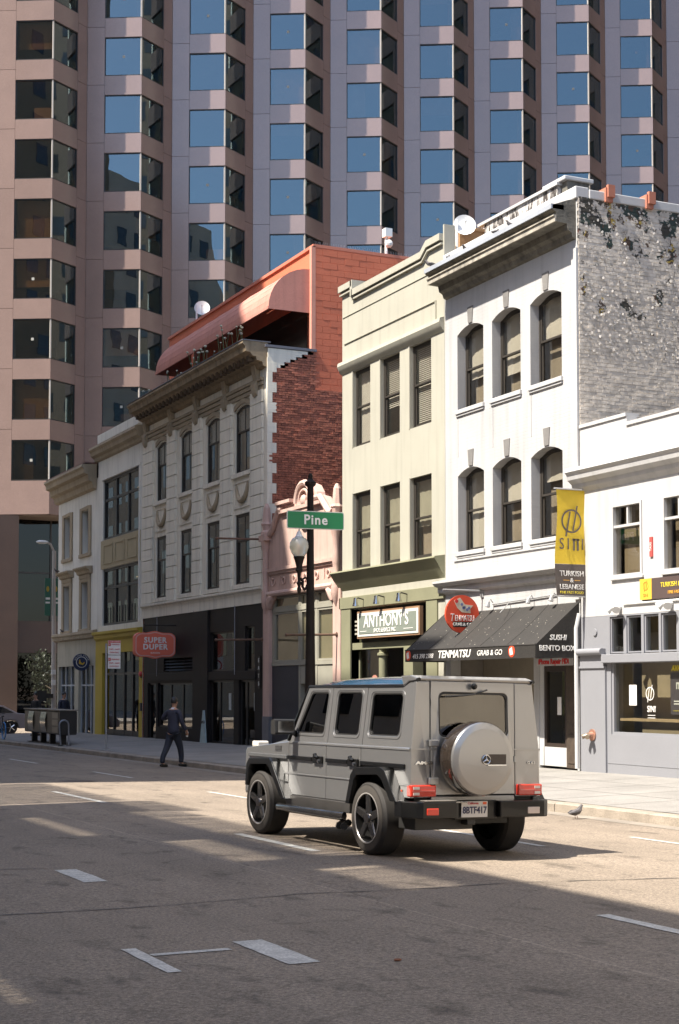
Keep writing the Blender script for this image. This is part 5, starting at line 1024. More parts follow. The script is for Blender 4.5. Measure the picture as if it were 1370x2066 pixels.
t = thing('awning_lamp', 'grey gooseneck lamps and rail above the black awning', 'lamp', (D, 28.6, 3.7))
b = B(); b.tube([(D - .03, 29.6, 3.66), (D - .03, 27.0, 3.74)], .014, 6); b.tube([(D - .02, 28.9, 3.68), (D - .3, 28.7, 3.50), (D - .42, 28.65, 3.42)], .010, 5); part('rail', b, M_GREY, t)
for y in (29.6, 27.9, 27.0): b = B(); b.tube([(D - .02, y, 3.70), (D - .09, y, 3.78), (D - .14, y, 3.70)], .012, 5); b.tube([(D - .14, y, 3.72), (D - .17, y, 3.60)], [.035, .055], 8); part('lamp_head', b, M_GREY, t)
t = thing('hanging_banner', 'yellow and dark banner reading Turkish and Lebanese on the white shop corner', 'banner', (17.45, 26.0, 4.7)); by = 25.98
M_BY = mat('banner yellow', (.72, .50, .035), .65, .06, 3, .15, 8); M_BD = mat('banner dark', (.105, .085, .075), .65, .08, 3, .15, 8)
def cloth(x0, x1, z0, z1, nx=6, nz=10): 
    b = B(); P = lambda i, j: (x0 + (x1 - x0) * i / nx + .022 * math.sin(2.6 * (z0 + (z1 - z0) * j / nz)) * (1 - i / nx), by + .02 * math.sin(3.2 * (z0 + (z1 - z0) * j / nz) + 4 * i / nx), z0 + (z1 - z0) * j / nz)
    return b.add([P(i, j) for i in range(nx + 1) for j in range(nz + 1)], [[i * (nz + 1) + j, i * (nz + 1) + j + 1, (i + 1) * (nz + 1) + j + 1, (i + 1) * (nz + 1) + j] for i in range(nx) for j in range(nz)])
part('cloth', cloth(17.10, 17.81, 4.30, 5.83), M_BY, t, smooth=True); part('lower_cloth', cloth(17.10, 17.81, 3.65, 4.298), M_BD, t, smooth=True)
emblem(t, (17.46, by - .028, 5.18), .245, M_BD, face='-y', wd=.14)
for ch_, x in zip('SI', (17.22, 17.38)): text('letters', ch_, .33, M_BD, t, (x, by - .028, 4.70), face='-y', sx=.8)
b = B(); b.box(17.50, 17.535, by - .034, by - .022, 4.58, 4.82); b.box(17.595, 17.63, by - .034, by - .022, 4.58, 4.82); b.box(17.48, 17.65, by - .034, by - .022, 4.785, 4.82); part('letters', b, M_BD, t); text('letters', 'I', .33, M_BD, t, (17.73, by - .028, 4.70), face='-y', sx=.8)
text('letters', 'TURKISH', .155, L_WHITE, t, (17.46, by - .028, 4.10), face='-y', sx=.95); text('letters', '&', .13, L_WHITE, t, (17.46, by - .028, 3.965), face='-y'); text('letters', 'LEBANESE', .145, L_WHITE, t, (17.46, by - .028, 3.83), face='-y', sx=.92); text('letters', 'FINE FAST FOOD', .075, L_YEL, t, (17.46, by - .028, 3.715), face='-y')
b = B(); b.box(17.26, 17.40, by - .034, by - .024, 3.96, 3.972); b.box(17.53, 17.66, by - .034, by - .024, 3.96, 3.972); part('rule', b, L_ORG, t)
b = B(); b.tube([(17.06, by, 5.84), (17.85, by, 5.84)], .018, 6); b.tube([(17.06, by, 3.64), (17.85, by, 3.64)], .018, 6); b.tube([(17.84, by, 3.55), (17.84, by, 5.95)], .02, 6); part('bracket', b, M_GREY, t)

# ================================================================== street lamp with the street sign
M_LAMP = mat('bronze lamp paint', (.014, .010, .008), .6, .25, 3, spec=.2)
lx, ly = 13.64, 30.5; lz = sz(lx, ly)
t = thing('street_lamp', 'dark bronze street lamp with an acorn globe on a side arm', 'street lamp', (lx, ly, lz))
b = B(); b.lathe([(.24, 0), (.24, .12), (.20, .2), (.17, .5), (.15, .9), (.125, 1.0), (.115, 2.0), (.085, 4.3), (.07, 6.3), (.075, 6.32), (.12, 6.36), (.13, 6.42), (.08, 6.46), (.05, 6.5), (.055, 6.56), (.03, 6.62), (0, 6.63)], (lx, ly, lz - .05), 2, 18); part('pole', b, M_LAMP, t, smooth=True)
b = B(); b.tube([(lx, ly, 4.18), (lx - .10, ly, 3.97), (lx - .14, ly, 3.93), (lx - .19, ly, 4.0), (lx - .18, ly, 4.12), (lx - .24, ly, 4.18)], .035, 8); b.tube([(lx, ly, 4.12), (lx - .12, ly, 4.20), (lx - .22, ly, 4.14)], .025, 8); part('arm', b, M_LAMP, t, smooth=True)
gx = 13.37; b = B(); b.lathe([(0, 3.83), (.035, 3.86), (.05, 3.95), (.03, 4.0), (.06, 4.08), (.035, 4.12), (.045, 4.3), (.085, 4.36), (.06, 4.42), (.10, 4.58), (.125, 4.64), (.125, 4.66)], (gx, ly, 0), 2, 14); part('lamp_base', b, M_LAMP, t, smooth=True)
mg = bpy.data.materials.new('frosted globe'); mg.use_nodes = True; p_ = mg.node_tree.nodes['Principled BSDF']; p_.inputs['Base Color'].default_value = (.80, .78, .68, 1); p_.inputs['Roughness'].default_value = .2; p_.inputs['Transmission Weight'].default_value = .55; p_.inputs['Coat Weight'].default_value = .6
b = B(); b.lathe([(.10, 4.64), (.17, 4.74), (.215, 4.86), (.205, 4.97), (.15, 5.06), (.075, 5.10)], (gx, ly, 0), 2, 20); part('globe', b, mg, t, smooth=True)
b = B(); b.lathe([(.10, 5.095), (.07, 5.13), (.06, 5.16), (.05, 5.2), (.02, 5.23), (.012, 5.28), (0, 5.29)], (gx, ly, 0), 2, 12); part('globe_cap', b, M_WHITEP, t, smooth=True)
t = thing('street_sign', 'green street name sign reading Pine clamped to the lamp pole', 'street sign', (lx, ly, 5.45))
rot = Matrix.Rotation(R(-7), 3, 'Z'); ux = rot @ Vector((1, 0, 0)); uy = rot @ Vector((0, -1, 0)); sc_ = Vector((13.71, ly - .12, 5.465))
def sbox(u0, u1, v0, v1, w0, w1, r=.03):
    b = B(); pts = rr(u0, u1, v0, v1, r); n = len(pts); Q = lambda p, w: sc_ + ux * p[0] + Vector((0, 0, p[1])) + uy * w
    return b.add([Q(p, w0) for p in pts] + [Q(p, w1) for p in pts], [[i, (i + 1) % n, (i + 1) % n + n, i + n] for i in range(n)] + [list(range(n)), list(range(n, 2 * n))])
part('plate', sbox(-.66, .66, -.20, .20, -.01, .01, .04), mat('sign white edge', (.62, .62, .55), .4, .05), t); part('face', sbox(-.64, .64, -.18, .18, .01, .014, .03), mat('sign green', (.012, .20, .07), .4, .05), t)
text('letters', 'Pine', .30, L_WHITE, t, sc_ + uy * .018 + Vector((0, 0, -.0)), face=(tuple(ux), (0, 0, 1), tuple(uy)), sx=.95, bold=.006, sp=1.15)
b = B(); b.tube([(lx, ly, 5.3), (lx, ly - .10, 5.3)], .03, 6); b.tube([(lx, ly, 5.6), (lx, ly - .10, 5.6)], .03, 6); part('clamp', b, M_GREY, t)

# ================================================================== kerbside things further along
t = thing('parking_sign', 'grey pole with two red and white parking signs', 'sign post', (13.49, 45.6, sz(13.5, 45.6))); z0 = sz(13.5, 45.6)
b = B(); b.tube([(13.49, 45.6, z0), (13.47, 45.6, 3.15)], .032, 8); b.lathe([(.13, 0), (.13, .015)], (13.49, 45.6, z0), 2, 12); part('pole', b, M_GREY, t)
for z, hh, w in ((2.80, .44, .40), (2.37, .41, .40)):
    b = B(); b.box(13.51, 13.51 + w, 45.54, 45.555, z, z + hh); s_ = part('plate', b, L_WHITE, t); b = B(); b.box(13.52, 13.52 + w - .02, 45.532, 45.538, z + hh - .07, z + hh - .005)
    if z > 2.5: part('red_band', b, L_RED, t); text('letters', 'TOW AWAY', .06, L_WHITE, t, (13.71, 45.53, z + hh - .04), face='-y')
    b = B(); b.box(13.52, 13.60, 45.532, 45.538, z + hh - .17, z + hh - .08); part('red_block', b, L_RED, t); text('letters', 'NO', .07, L_WHITE, t, (13.56, 45.53, z + hh - .125), face='-y'); text('letters', 'PARKING', .06, L_RED, t, (13.75, 45.535, z + hh - .125), face='-y'); text('letters', '2AM - 6AM', .07, L_RED, t, (13.71, 45.535, z + .17), face='-y'); text('letters', 'EVERYDAY', .06, L_RED, t, (13.71, 45.535, z + .07), face='-y')
z0 = sz(13.6, 54)
t = thing('news_rack', 'black newspaper rack with two shiny curved panels on four legs', 'news rack', (13.7, 54.2, z0))
b = B(); b.prism(rpoly([(13.45, z0 + .36), (14.05, z0 + .36), (14.05, z0 + 1.18), (13.45, z0 + 1.18)], .06), 1, 51.0, 56.0); part('cabinet', b, M_BLACK, t)
b = B(); b.box(13.41, 14.09, 50.95, 56.05, z0 + 1.18, z0 + 1.22); part('top', b, mat('grey rack top', (.25, .22, .18), .5), t)
for y in (51.5, 52.9, 54.2, 55.5): b = B(); b.box(13.6, 13.8, y - .07, y + .07, z0 - .02, z0 + .36); part('leg', b, M_BLACK, t)
b = B(); b.box(13.5, 13.9, 51.2, 55.8, z0, z0 + .02); part('base_plate', b, M_BLACK, t)
for y in (55.0, 53.2):
    b = B(); n = 8; P = [(13.45 - .05 * math.sin(math.pi * i / n), z0 + .42 + .70 * i / n) for i in range(n + 1)]
    for (xa_, za_), (xb_, zb_) in zip(P, P[1:]): b.quad((xa_, y - .38, za_), (xa_, y + .38, za_), (xb_, y + .38, zb_), (xb_, y - .38, zb_))
    part('panel', b, mat('polished steel', (.50, .46, .38), .18, .1, metal=1.), t, smooth=True)
for k in range(3): b = B(); b.box(13.44, 13.46, 51.2, 52.0, z0 + .42 + .25 * k, z0 + .62 + .25 * k); part('door', b, mat('rack door', (.05, .045, .04), .3, .2), t)
t = thing('bike_rack', 'grey inverted U bike rack beside the news rack', 'bike rack', (13.4, 50.3, z0)); z0 = sz(13.4, 50.3); b = B(); b.tube([(13.32, 50.35, z0)] + [(13.41 + .18 * -math.cos(R(a)) * .9, 50.3, z0 + .70 + .16 * math.sin(R(a))) for a in range(0, 181, 20)] + [(13.57, 50.25, z0)], .028, 8); part('tube', b, mat('scuffed grey tube', (.30, .31, .33), .35, .2, metal=.4), t, smooth=True)
b = B(); b.lathe([(.09, 0), (.09, .02)], (13.32, 50.35, z0), 2, 10); b.lathe([(.09, 0), (.09, .02)], (13.57, 50.25, z0), 2, 10); part('foot', b, M_BLACK, t)
z0 = -.45
t = thing('street_light', 'pale galvanised street light with green banners at the far corner', 'street lamp', (18.15, 70, z0)); b = B(); b.tube([(18.17, 70, z0), (18.12, 70, 8.2)], [.13, .09], 10); b.tube([(18.12, 70, 8.15), (17.95, 70, 8.5), (17.75, 70, 8.62)], .05, 8); part('pole', b, mat('pale grey paint', (.45, .41, .37), .6, .1), t, smooth=True)
b = B(); b.ball((17.55, 70, 8.60), .2, 10, (1.5, .7, .45)); part('lamp_head', b, M_WHITEP, t, smooth=True)
for x0, x1 in ((17.68, 17.95), (18.05, 18.36)): b = B(); b.box(x0, x1, 69.93, 69.95, 5.15, 6.9); part('banner', b, mat('banner green', (.035, .13, .085), .7, .15), t); b = B(); b.box(x0 + .03, x1 - .03, 69.92, 69.93, 5.9, 6.0); b.box(x0 + .03, x1 - .03, 69.92, 69.93, 5.72, 5.8); part('banner_print', b, L_WHITE, t); b = B(); b.ball(((x0 + x1) / 2, 69.93, 6.4), .1, 6, (.7, .1, 1.4)); part('banner_leaf', b, mat('ochre leaf', (.45, .3, .03), .6), t)
b = B(); b.box(18.0, 18.2, 69.8, 69.9, 2.4, 2.62); b.box(18.02, 18.2, 69.8, 69.9, 1.9, 2.15); part('control_box', b, M_WHITEP, t)
t = thing('traffic_signal', 'dark pedestrian signal on the pale street light pole', 'traffic signal', (17.8, 70, 1.7)); b = B(); b.box(17.3, 17.75, 69.7, 70.1, 1.15, 1.65); b.box(17.75, 18.1, 69.85, 69.95, 1.3, 1.5); part('housing', b, M_BLACK, t); b = B(); b.box(17.27, 17.30, 69.75, 70.05, 1.2, 1.6); part('visor', b, mat('teal visor', (.05, .14, .14), .5), t)
t = thing('road_sign', 'white and red road sign at the far left of the crossing', 'sign post', (13.1, 58.6, sz(13.4, 58.6))); b = B(); b.tube([(13.10, 60.6, -.3), (13.10, 60.6, 3.2)], .03, 6); part('pole', b, M_GREY, t); b = B(); b.box(12.80, 13.40, 60.55, 60.57, 2.35, 3.1); part('plate', b, L_WHITE, t); b = B(); n = 20
for i in range(n):
    a, c = 2 * math.pi * i / n, 2 * math.pi * (i + 1) / n; P = lambda r, q: (13.10 + r * math.cos(q), 60.545, 2.72 + r * math.sin(q)); b.quad(P(.25, a), P(.25, c), P(.19, c), P(.19, a))
part('ring', b, L_RED, t)
t = thing('bicycle', 'blue wheeled bicycle parked at the kerb by the picture edge', 'bicycle', (13.4, 60, 0)); z0 = sz(13.5, 60)
for y in (59.2, 60.25):
    b = B(); b.tube([(13.40, y + .33 * math.cos(R(a)), z0 + .34 + .33 * math.sin(R(a))) for a in range(0, 361, 15)], .022, 6, False); w_ = part('wheel', b, mat('blue tyre', (.05, .22, .50), .5), t, smooth=True); b = B()
    for a in range(0, 360, 30): b.tube([(13.40, y, z0 + .34), (13.40, y + .31 * math.cos(R(a)), z0 + .34 + .31 * math.sin(R(a)))], .004, 3)
    part('spoke', b, M_GREY, w_)
b = B()
for p, q in (((59.2, .34), (59.6, .36)), ((59.6, .36), (59.45, .85)), ((59.45, .85), (60.08, .82)), ((60.08, .82), (59.6, .36)), ((59.2, .34), (59.45, .8)), ((60.25, .34), (60.05, .95))): b.tube([(13.40, p[0], z0 + p[1]), (13.40, q[0], z0 + q[1])], .018, 6)
part('frame', b, L_BLACK, t); b = B(); b.ball((13.40, 59.43, z0 + .9), .1, 8, (.6, 1.3, .35)); part('saddle', b, L_BLACK, t); b = B(); b.tube([(13.16, 60.05, z0 + 1.0), (13.40, 60.03, z0 + .97), (13.64, 60.05, z0 + 1.0)], .014, 6); part('handlebar', b, L_BLACK, t)
# sedan on the cross street
sx, sy0, s0 = 17.0, 74.5, gz(13.1, 75)
t = thing('sedan', 'grey brown sedan with five spoke wheels on the cross street', 'car', (sx, sy0, s0), world=False, rot=(0, 0, R(90)))     # local x right, y forward (towards -X), z up
P_SED = mat('mauve grey car paint', (.34, .30, .30), .3, .05, metal=.3, coat=1.)
b = B(); pr_ = [(-.95, .42), (-.98, .75), (-.85, .98), (-.35, 1.03), (.35, 1.40), (1.25, 1.44), (2.2, 1.02), (3.3, .88), (3.6, .6), (3.58, .3), (3.1, .28), (3.0, .62), (2.7, .68), (2.4, .62), (2.3, .28), (.38, .28), (.3, .62), (0, .68), (-.3, .62), (-.4, .28), (-.9, .3)]
b.prism(pr_, 0, -.88, .88); part('body', b, P_SED, t, bevel=.06)
for s_ in (-1, 1): b = B(); b.prism(rpoly([(-.15, 1.05), (.42, 1.34), (1.2, 1.37), (1.95, 1.04)], .05), 0, s_ * .86, s_ * .89); part('side_window', b, mat('dark car glass', (.015, .016, .018), .05, .1, coat=1.), t)
for y in (0, 2.7):
    for s_ in (-1, 1):
        b = B(); b.lathe([(.20, -.1), (.31, -.11), (.33, -.05), (.33, .05), (.31, .11), (.20, .1)], (s_ * .80, y, .33), 0, 20); w_ = part('wheel', b, mat('tyre rubber', (.025, .022, .020), .8, .2, 8), t, smooth=True); b = B(); b.lathe([(.0, s_ * .09), (.22, s_ * .06)], (s_ * .80, y, .33), 0, 20); part('rim_disc', b, M_BLACK, w_); b = B()
        for k in range(5): a = R(72 * k); b.tube([(s_ * .90, y, .33), (s_ * .89, y + .21 * math.cos(a), .33 + .21 * math.sin(a))], .032, 5)
        part('spoke', b, M_CHROME, w_)
for s_ in (-1, 1): b = B(); b.box(s_ * .55 - .25, s_ * .55 + .25, -.99, -.93, .74, .86); part('tail_light', b, mat('car red lens', (.5, .03, .02), .2, .0, coat=1.), t)
# greenery and pigeons
def leaf_tree(name, lb, x, y, z, h, r, n, m, cat='tree'):
    t = thing(name, lb, cat, (x, y, z)); b = B(); b.tube([(x, y, z), (x + .1, y, z + h * .3), (x, y + .1, z + h * .6), (x, y, z + h * .85)], [.12, .10, .07, .03], 7)
    for i in range(7): a = i * 2.4; q = h * (.35 + .07 * i); b.tube([(x, y, z + q), (x + r * .6 * math.cos(a), y + r * .6 * math.sin(a), z + q + .5)], [.05, .015], 5)
    part('trunk', b, mat('bark', (.09, .065, .045), .9, .3, 6, .5, 30), t, smooth=True); b = B(); cl = [(x + random.gauss(0, r * .45), y + random.gauss(0, r * .45), z + h * random.uniform(.25, 1.0), r * random.uniform(.25, .45)) for _ in range(26)]
    for i in range(n):
        c_ = random.choice(cl); p = Vector(c_[:3]) + Vector((random.gauss(0, 1), random.gauss(0, 1), random.gauss(0, .8))).normalized() * c_[3] * random.random() ** .4; u = Vector((random.gauss(0, 1), random.gauss(0, 1), random.gauss(0, 1))).normalized(); v = u.cross(Vector((random.random(), random.random(), random.random()))).normalized(); s_ = random.uniform(.07, .15)
        b.quad(p - u * s_, p - v * s_ * .5, p + u * s_, p + v * s_ * .5)
    part('crown', b, m, t, kind='stuff')
M_FOL = mat('foliage with painted shade', (.016, .022, .007), .6, .35, 1.2)  # leaf colour darkened in place of shade from the tower
leaf_tree('plaza_tree', 'leafy tree under the tower, its leaves coloured dark for shade', 24.6, 93.5, -.5, 4.6, 1.6, 2200, M_FOL); leaf_tree('plaza_tree', 'yellow green tree at the left edge before the tower', 18.9, 92.0, -.5, 6.2, 1.2, 1400, mat('sunny foliage', (.08, .075, .015), .6, .35, 1.2))
def pigeon():
    b = B(); b.tube([(0, -.17, .10), (0, -.12, .105), (0, -.03, .11), (0, .05, .13), (0, .10, .17), (0, .125, .215), (0, .145, .235), (0, .165, .235)], [.012, .03, .058, .060, .045, .028, .028, .012], 8)
    root = bpy.data.objects.new('pigeon', b.mesh('pigeon', mat('pigeon feathers', (.11, .10, .10), .7, .35, 20), 40)); ch = []
    for nm, bb, m_ in (('wing', B().tube([(-.05, -.15, .11), (-.058, -.05, .125), (-.045, .05, .14)], [.008, .035, .02], 6), mat('pigeon wing', (.075, .07, .072), .7, .3, 30)), ('wing', B().tube([(.05, -.15, .11), (.058, -.05, .125), (.045, .05, .14)], [.008, .035, .02], 6), MATS['pigeon wing'] if 'pigeon wing' in MATS else None), ('leg', B().tube([(-.02, .0, .08), (-.02, .005, 0)], .006, 4).tube([(.02, .0, .08), (.02, .03, 0)], .006, 4), mat('pigeon leg', (.35, .12, .09), .6)), ('beak', B().tube([(0, .163, .235), (0, .19, .228)], [.008, .002], 5), L_BLACK)):
        o = bpy.data.objects.new(nm, bb.mesh(nm, m_ or MATS['pigeon wing'], 40)); C.objects.link(o); o.parent = root; ch.append(o)
    return root, ch
pg, pch = pigeon(); first = True
for x, y, z, rz, lb in ((12.55, 18.6, gz(12.55, 18.6) + .005, -80, 'grey pigeon walking in the gutter behind the car'), (17.25, 31.55, 11.825, 60, 'pigeon standing at the far tip of the white building cornice'), (17.4, 30.9, 11.825, -30, 'pigeon facing the dish mast foot on the cornice'), (17.45, 30.15, 11.825, 100, 'pigeon on the cornice just nearer than the dish mast'),
    (17.35, 28.7, 11.825, -60, 'pigeon on the cornice below the weathered roof wall'), (17.4, 28.1, 11.825, 80, 'pigeon on the cornice nearest the chimney cap'), (17.52, 67.2, 6.95, 100, 'dark pigeon on the hood of the corner building window'), (17.7, 66.7, 4.20, 70, 'dark pigeon on the shop cornice of the corner building')):
    if first: o = pg; C.objects.link(o); first = False
    else: o = copy_tree(pg, ch=pch)
    o.location = (x, y, z); o.rotation_euler = (0, 0, R(rz)); o.scale = (.8,) * 3; tag(o, lb, 'pigeon', 'pigeons')
b = B(); b.prism(rpoly([(4.45, 8.64), (4.48, 8.625), (4.51, 8.65), (4.50, 8.68), (4.465, 8.675)], .012), 2, gz(4.4, 8.6) + .005, gz(4.4, 8.6) + .012); tag(part('dead_leaf', b, mat('dead leaf', (.20, .07, .03), .8), None), 'small brown dead leaf lying on the near asphalt', 'leaf')
for k, pts in enumerate((((1.0, 12.0), (2.4, 11.8), (3.9, 11.72), (5.2, 11.9), (6.4, 11.75), (7.6, 11.8), (9.5, 11.62)), ((-.5, 15.2), (1.5, 14.9), (2.8, 15.0), (4.1, 14.7)))):
    b = B()
    fine_ = [(pts[i][0] + (pts[i + 1][0] - pts[i][0]) * j / 8, pts[i][1] + (pts[i + 1][1] - pts[i][1]) * j / 8 + random.uniform(-.02, .02)) for i in range(len(pts) - 1) for j in range(8)]
    for (xa_, ya_), (xb_, yb_) in zip(fine_, fine_[1:]): w_ = random.uniform(.004, .018); b.quad((xa_, ya_ - w_, gz(xa_, ya_) + .004), (xb_, yb_ - w_, gz(xb_, yb_) + .004), (xb_, yb_ + w_, gz(xb_, yb_) + .004), (xa_, ya_ + w_, gz(xa_, ya_) + .004))
    struct('tar_seam', b, mat('tar', (.075, .065, .055), .6, .3, 4))
# ================================================================== people
M_SKIN = mat('skin', (.46, .25, .165), .55, .06); M_SUIT = mat('navy suit', (.028, .030, .050), .75, .15, 6, fine=.15); M_TROU = mat('dark trousers', (.018, .022, .034), .8, .15, 6); M_HAIR = mat('dark hair', (.012, .010, .009), .5, .2, 20)
def skin(name, J, E, m, sub=2, root=0):
    me = bpy.data.meshes.new(name); me.from_pydata([j[0] for j in J], E, []); me.materials.append(m); o = bpy.data.objects.new(name, me); C.objects.link(o); sk = o.modifiers.new('skin', 'SKIN'); sk.use_smooth_shade = True; o.modifiers.new('sub', 'SUBSURF').levels = sub; o.modifiers['sub'].render_levels = sub
    for i, j in enumerate(J):
        q = me.skin_vertices[0].data[i]; q.radius = j[1] if isinstance(j[1], tuple) else (j[1], j[1]); q.use_root = i == root
    return o
def person(label, loc, rz, suit, trou, shirt, pose='walk', group=None):
    t = thing('person', label, 'person', loc, group, world=False, rot=(0, 0, rz))       # local: faces +y, x to the right
    wk = pose == 'walk'
    fl, fr = (-.26, .22) if wk else (.0, .0)      # feet fore and aft: left, right
    J = [((0, 0, .95), (.13, .10)), ((0, .0, 1.12), (.125, .09)), ((0, .01, 1.32), (.145, .10)), ((0, .0, 1.44), (.10, .075)), ((0, .015, 1.50), .052), ((0, .03, 1.56), (.062, .07)), ((0, .035, 1.66), (.078, .092)), ((0, .03, 1.74), (.055, .065)),
         ((-.09, 0, .88), .088), ((-.10, fl * .6 + .03, .50), .062), ((-.11, fl - .03, .26), .055), ((-.11, fl - .05, .08), .042), ((-.12, fl + .10, .035), .036),
         ((.09, 0, .88), .088), ((.10, fr * .6 + .03, .50), .062), ((.11, fr - .03, .26), .055), ((.11, fr - .05, .08), .042), ((.12, fr + .10, .035), .036)]
    E = [(0, 1), (1, 2), (2, 3), (3, 4), (4, 5), (5, 6), (6, 7), (0, 8), (8, 9), (9, 10), (10, 11), (11, 12), (0, 13), (13, 14), (14, 15), (15, 16), (16, 17)]
    aL = [((-.19, 0, 1.40), .055), ((-.36, -.02, 1.22), .045), ((-.34, .20, 1.24), .036), ((-.32, .26, 1.25), (.03, .022))] if wk else [((-.19, 0, 1.40), .055), ((-.25, .0, 1.14), .045), ((-.24, .10, .92), .036), ((-.24, .12, .84), (.022, .03))]
    aR = [((.19, 0, 1.40), .055), ((.25, .02, 1.14), .045), ((.28, .16, .93), .036), ((.285, .20, .87), (.024, .032))]
    for arm in (aL, aR):
        k = len(J); J += arm; E += [(3, k), (k, k + 1), (k + 1, k + 2), (k + 2, k + 3)]
        w = Vector(arm[3][0]); d = (w - Vector(arm[2][0])).normalized(); sd = Vector((1, 0, 0)) if abs(d.x) < .6 else Vector((0, 1, 0)); 
        for f_ in range(4):      # fingers curled round the cup
            o_ = sd.cross(d).normalized() * (.012 * (f_ - 1.5)); J += [(tuple(w + d * .05 + o_ * 1.3), .0105), (tuple(w + d * (.085 - .006 * abs(f_ - 1.5)) + o_ * 1.3 - sd * .03), .009)]; E += [(k + 3, len(J) - 2), (len(J) - 2, len(J) - 1)]
        J += [(tuple(w + d * .03 - sd * .03), .0115), (tuple(w + d * .06 - sd * .045), .0095)]; E += [(k + 3, len(J) - 2), (len(J) - 2, len(J) - 1)]
    o = skin('body', J, E, M_SKIN); o.parent = t
    # jacket, trousers, shoes, collar, hair follow the body
    Jj = [((0, 0, .80), (.20, .15)), ((0, 0, .96), (.18, .14)), ((0, .0, 1.13), (.165, .125)), ((0, .01, 1.32), (.19, .135)), ((0, .0, 1.43), (.13, .10)), ((0, .0, 1.47), (.075, .07))]; Ej = [(i, i + 1) for i in range(5)]
    for arm in (aL, aR):
        k = len(Jj); a_ = [Vector(p[0]) for p in arm]; Jj += [(tuple(a_[0] + Vector((0, 0, -.005))), .075), (tuple(a_[1]), .062), (tuple(a_[2] + (a_[3] - a_[2]) * .1), .05)]; Ej += [(4, k), (k, k + 1), (k + 1, k + 2)]
    o = skin('jacket', Jj, Ej, suit); o.parent = t
    Jt = [((0, 0, .92), (.16, .125))]; Et = []
    for s_, f_ in ((-1, fl), (1, fr)): k = len(Jt); Jt += [((s_ * .09, 0, .82), .118), ((s_ * .10, f_ * .6 + .02, .50), .088), ((s_ * .11, f_ - .03, .26), .072), ((s_ * .11, f_ - .05, .085), .066)]; Et += [(0, k), (k, k + 1), (k + 1, k + 2), (k + 2, k + 3)]
    o = skin('trousers', Jt, Et, trou); o.parent = t
    for s_, f_ in ((-1, fl), (1, fr)):
        b = B(); b.tube([(s_ * .11, f_ - .12, .045), (s_ * .112, f_ - .06, .055), (s_ * .118, f_ + .05, .045), (s_ * .125, f_ + .15, .03), (s_ * .125, f_ + .18, .025)], [.03, .047, .045, .036, .012], 10); part('shoe', b, L_BLACK, t, smooth=True)
    b = B(); b.tube([(0, .0, 1.455), (0, .01, 1.50)], [.078, .066], 12, False); part('collar', b, shirt, t, smooth=True)
    b = B(); v = []
    for i in range(9):
        th = math.pi * i / 8 * .62
        for k in range(18):
            a = 2 * math.pi * k / 18; rr_ = 1 + .05 * math.sin(k * 5.3 + i * 3.1); front = max(0, math.sin(a)); tt_ = th * (1 - .42 * front); v.append((.088 * rr_ * math.sin(tt_) * math.cos(a), .022 + .106 * rr_ * math.sin(tt_) * math.sin(a), 1.665 + .125 * rr_ * math.cos(tt_)))
    b.add(v, [[i * 18 + k, i * 18 + (k + 1) % 18, (i + 1) * 18 + (k + 1) % 18, (i + 1) * 18 + k] for i in range(8) for k in range(18)]); part('hair', b, M_HAIR, t, smooth=60)
    b = B(); b.tube([(0, .125, 1.66), (0, .148, 1.635), (0, .125, 1.625)], [.008, .016, .012], 6); part('nose', b, M_SKIN, t, smooth=True)
    for s_ in (-1, 1):
        b = B(); b.ball((s_ * .083, .025, 1.64), .026, 8, (.35, .7, 1.2)); part('ear', b, M_SKIN, t, smooth=True); b = B(); b.ball((s_ * .03, .118, 1.672), .011, 6); part('eye', b, L_BLACK, t)
    b = B(); b.box(-.022, .022, .118, .126, 1.594, 1.602); part('mouth', b, mat('lips', (.30, .10, .08), .6), t)
    return t
M_SHIRT = mat('white shirt', (.62, .63, .68), .7, .05)
pz = -6; px_, py_ = 12.72, 37.0
man = person('man in a navy suit walking along the kerb with a coffee cup', (px_, py_, gz(px_, py_) + .005), R(-58), M_SUIT, M_TROU, M_SHIRT)
hand = Matrix.Rotation(R(-58), 3, 'Z') @ Vector((.25, .235, .80))
cupx, cupy, cupz = px_ + hand.x, py_ + hand.y, gz(px_, py_) + hand.z - .03
t = thing('coffee_cup', 'paper coffee cup with a brown sleeve in the walking man\'s hand', 'cup', (cupx, cupy, cupz)); b = B(); b.lathe([(.028, -.0), (.039, .11)], (cupx, cupy, cupz), 2, 12); part('cup', b, L_WHITE, t, smooth=True); b = B(); b.lathe([(.0335, .035), (.038, .085)], (cupx, cupy, cupz), 2, 12); part('sleeve', b, mat('card sleeve', (.30, .17, .08), .8), t); b = B(); b.lathe([(.041, .108), (.041, .118), (.034, .128), (0, .128)], (cupx, cupy, cupz), 2, 12); part('lid', b, L_WHITE, t)
person('dark haired person waiting behind the left end of the news rack', (15.4, 62.2, sz(15.4, 62.2)), R(120), mat('black coat', (.02, .018, .017), .8), M_TROU, mat('dark scarf', (.05, .03, .03), .8), 'stand')
person('person in a pale blue collar behind the middle of the news rack', (16.3, 61.2, sz(16.3, 61.2)), R(200), M_SUIT, M_TROU, mat('pale blue collar', (.35, .42, .55), .7), 'stand')

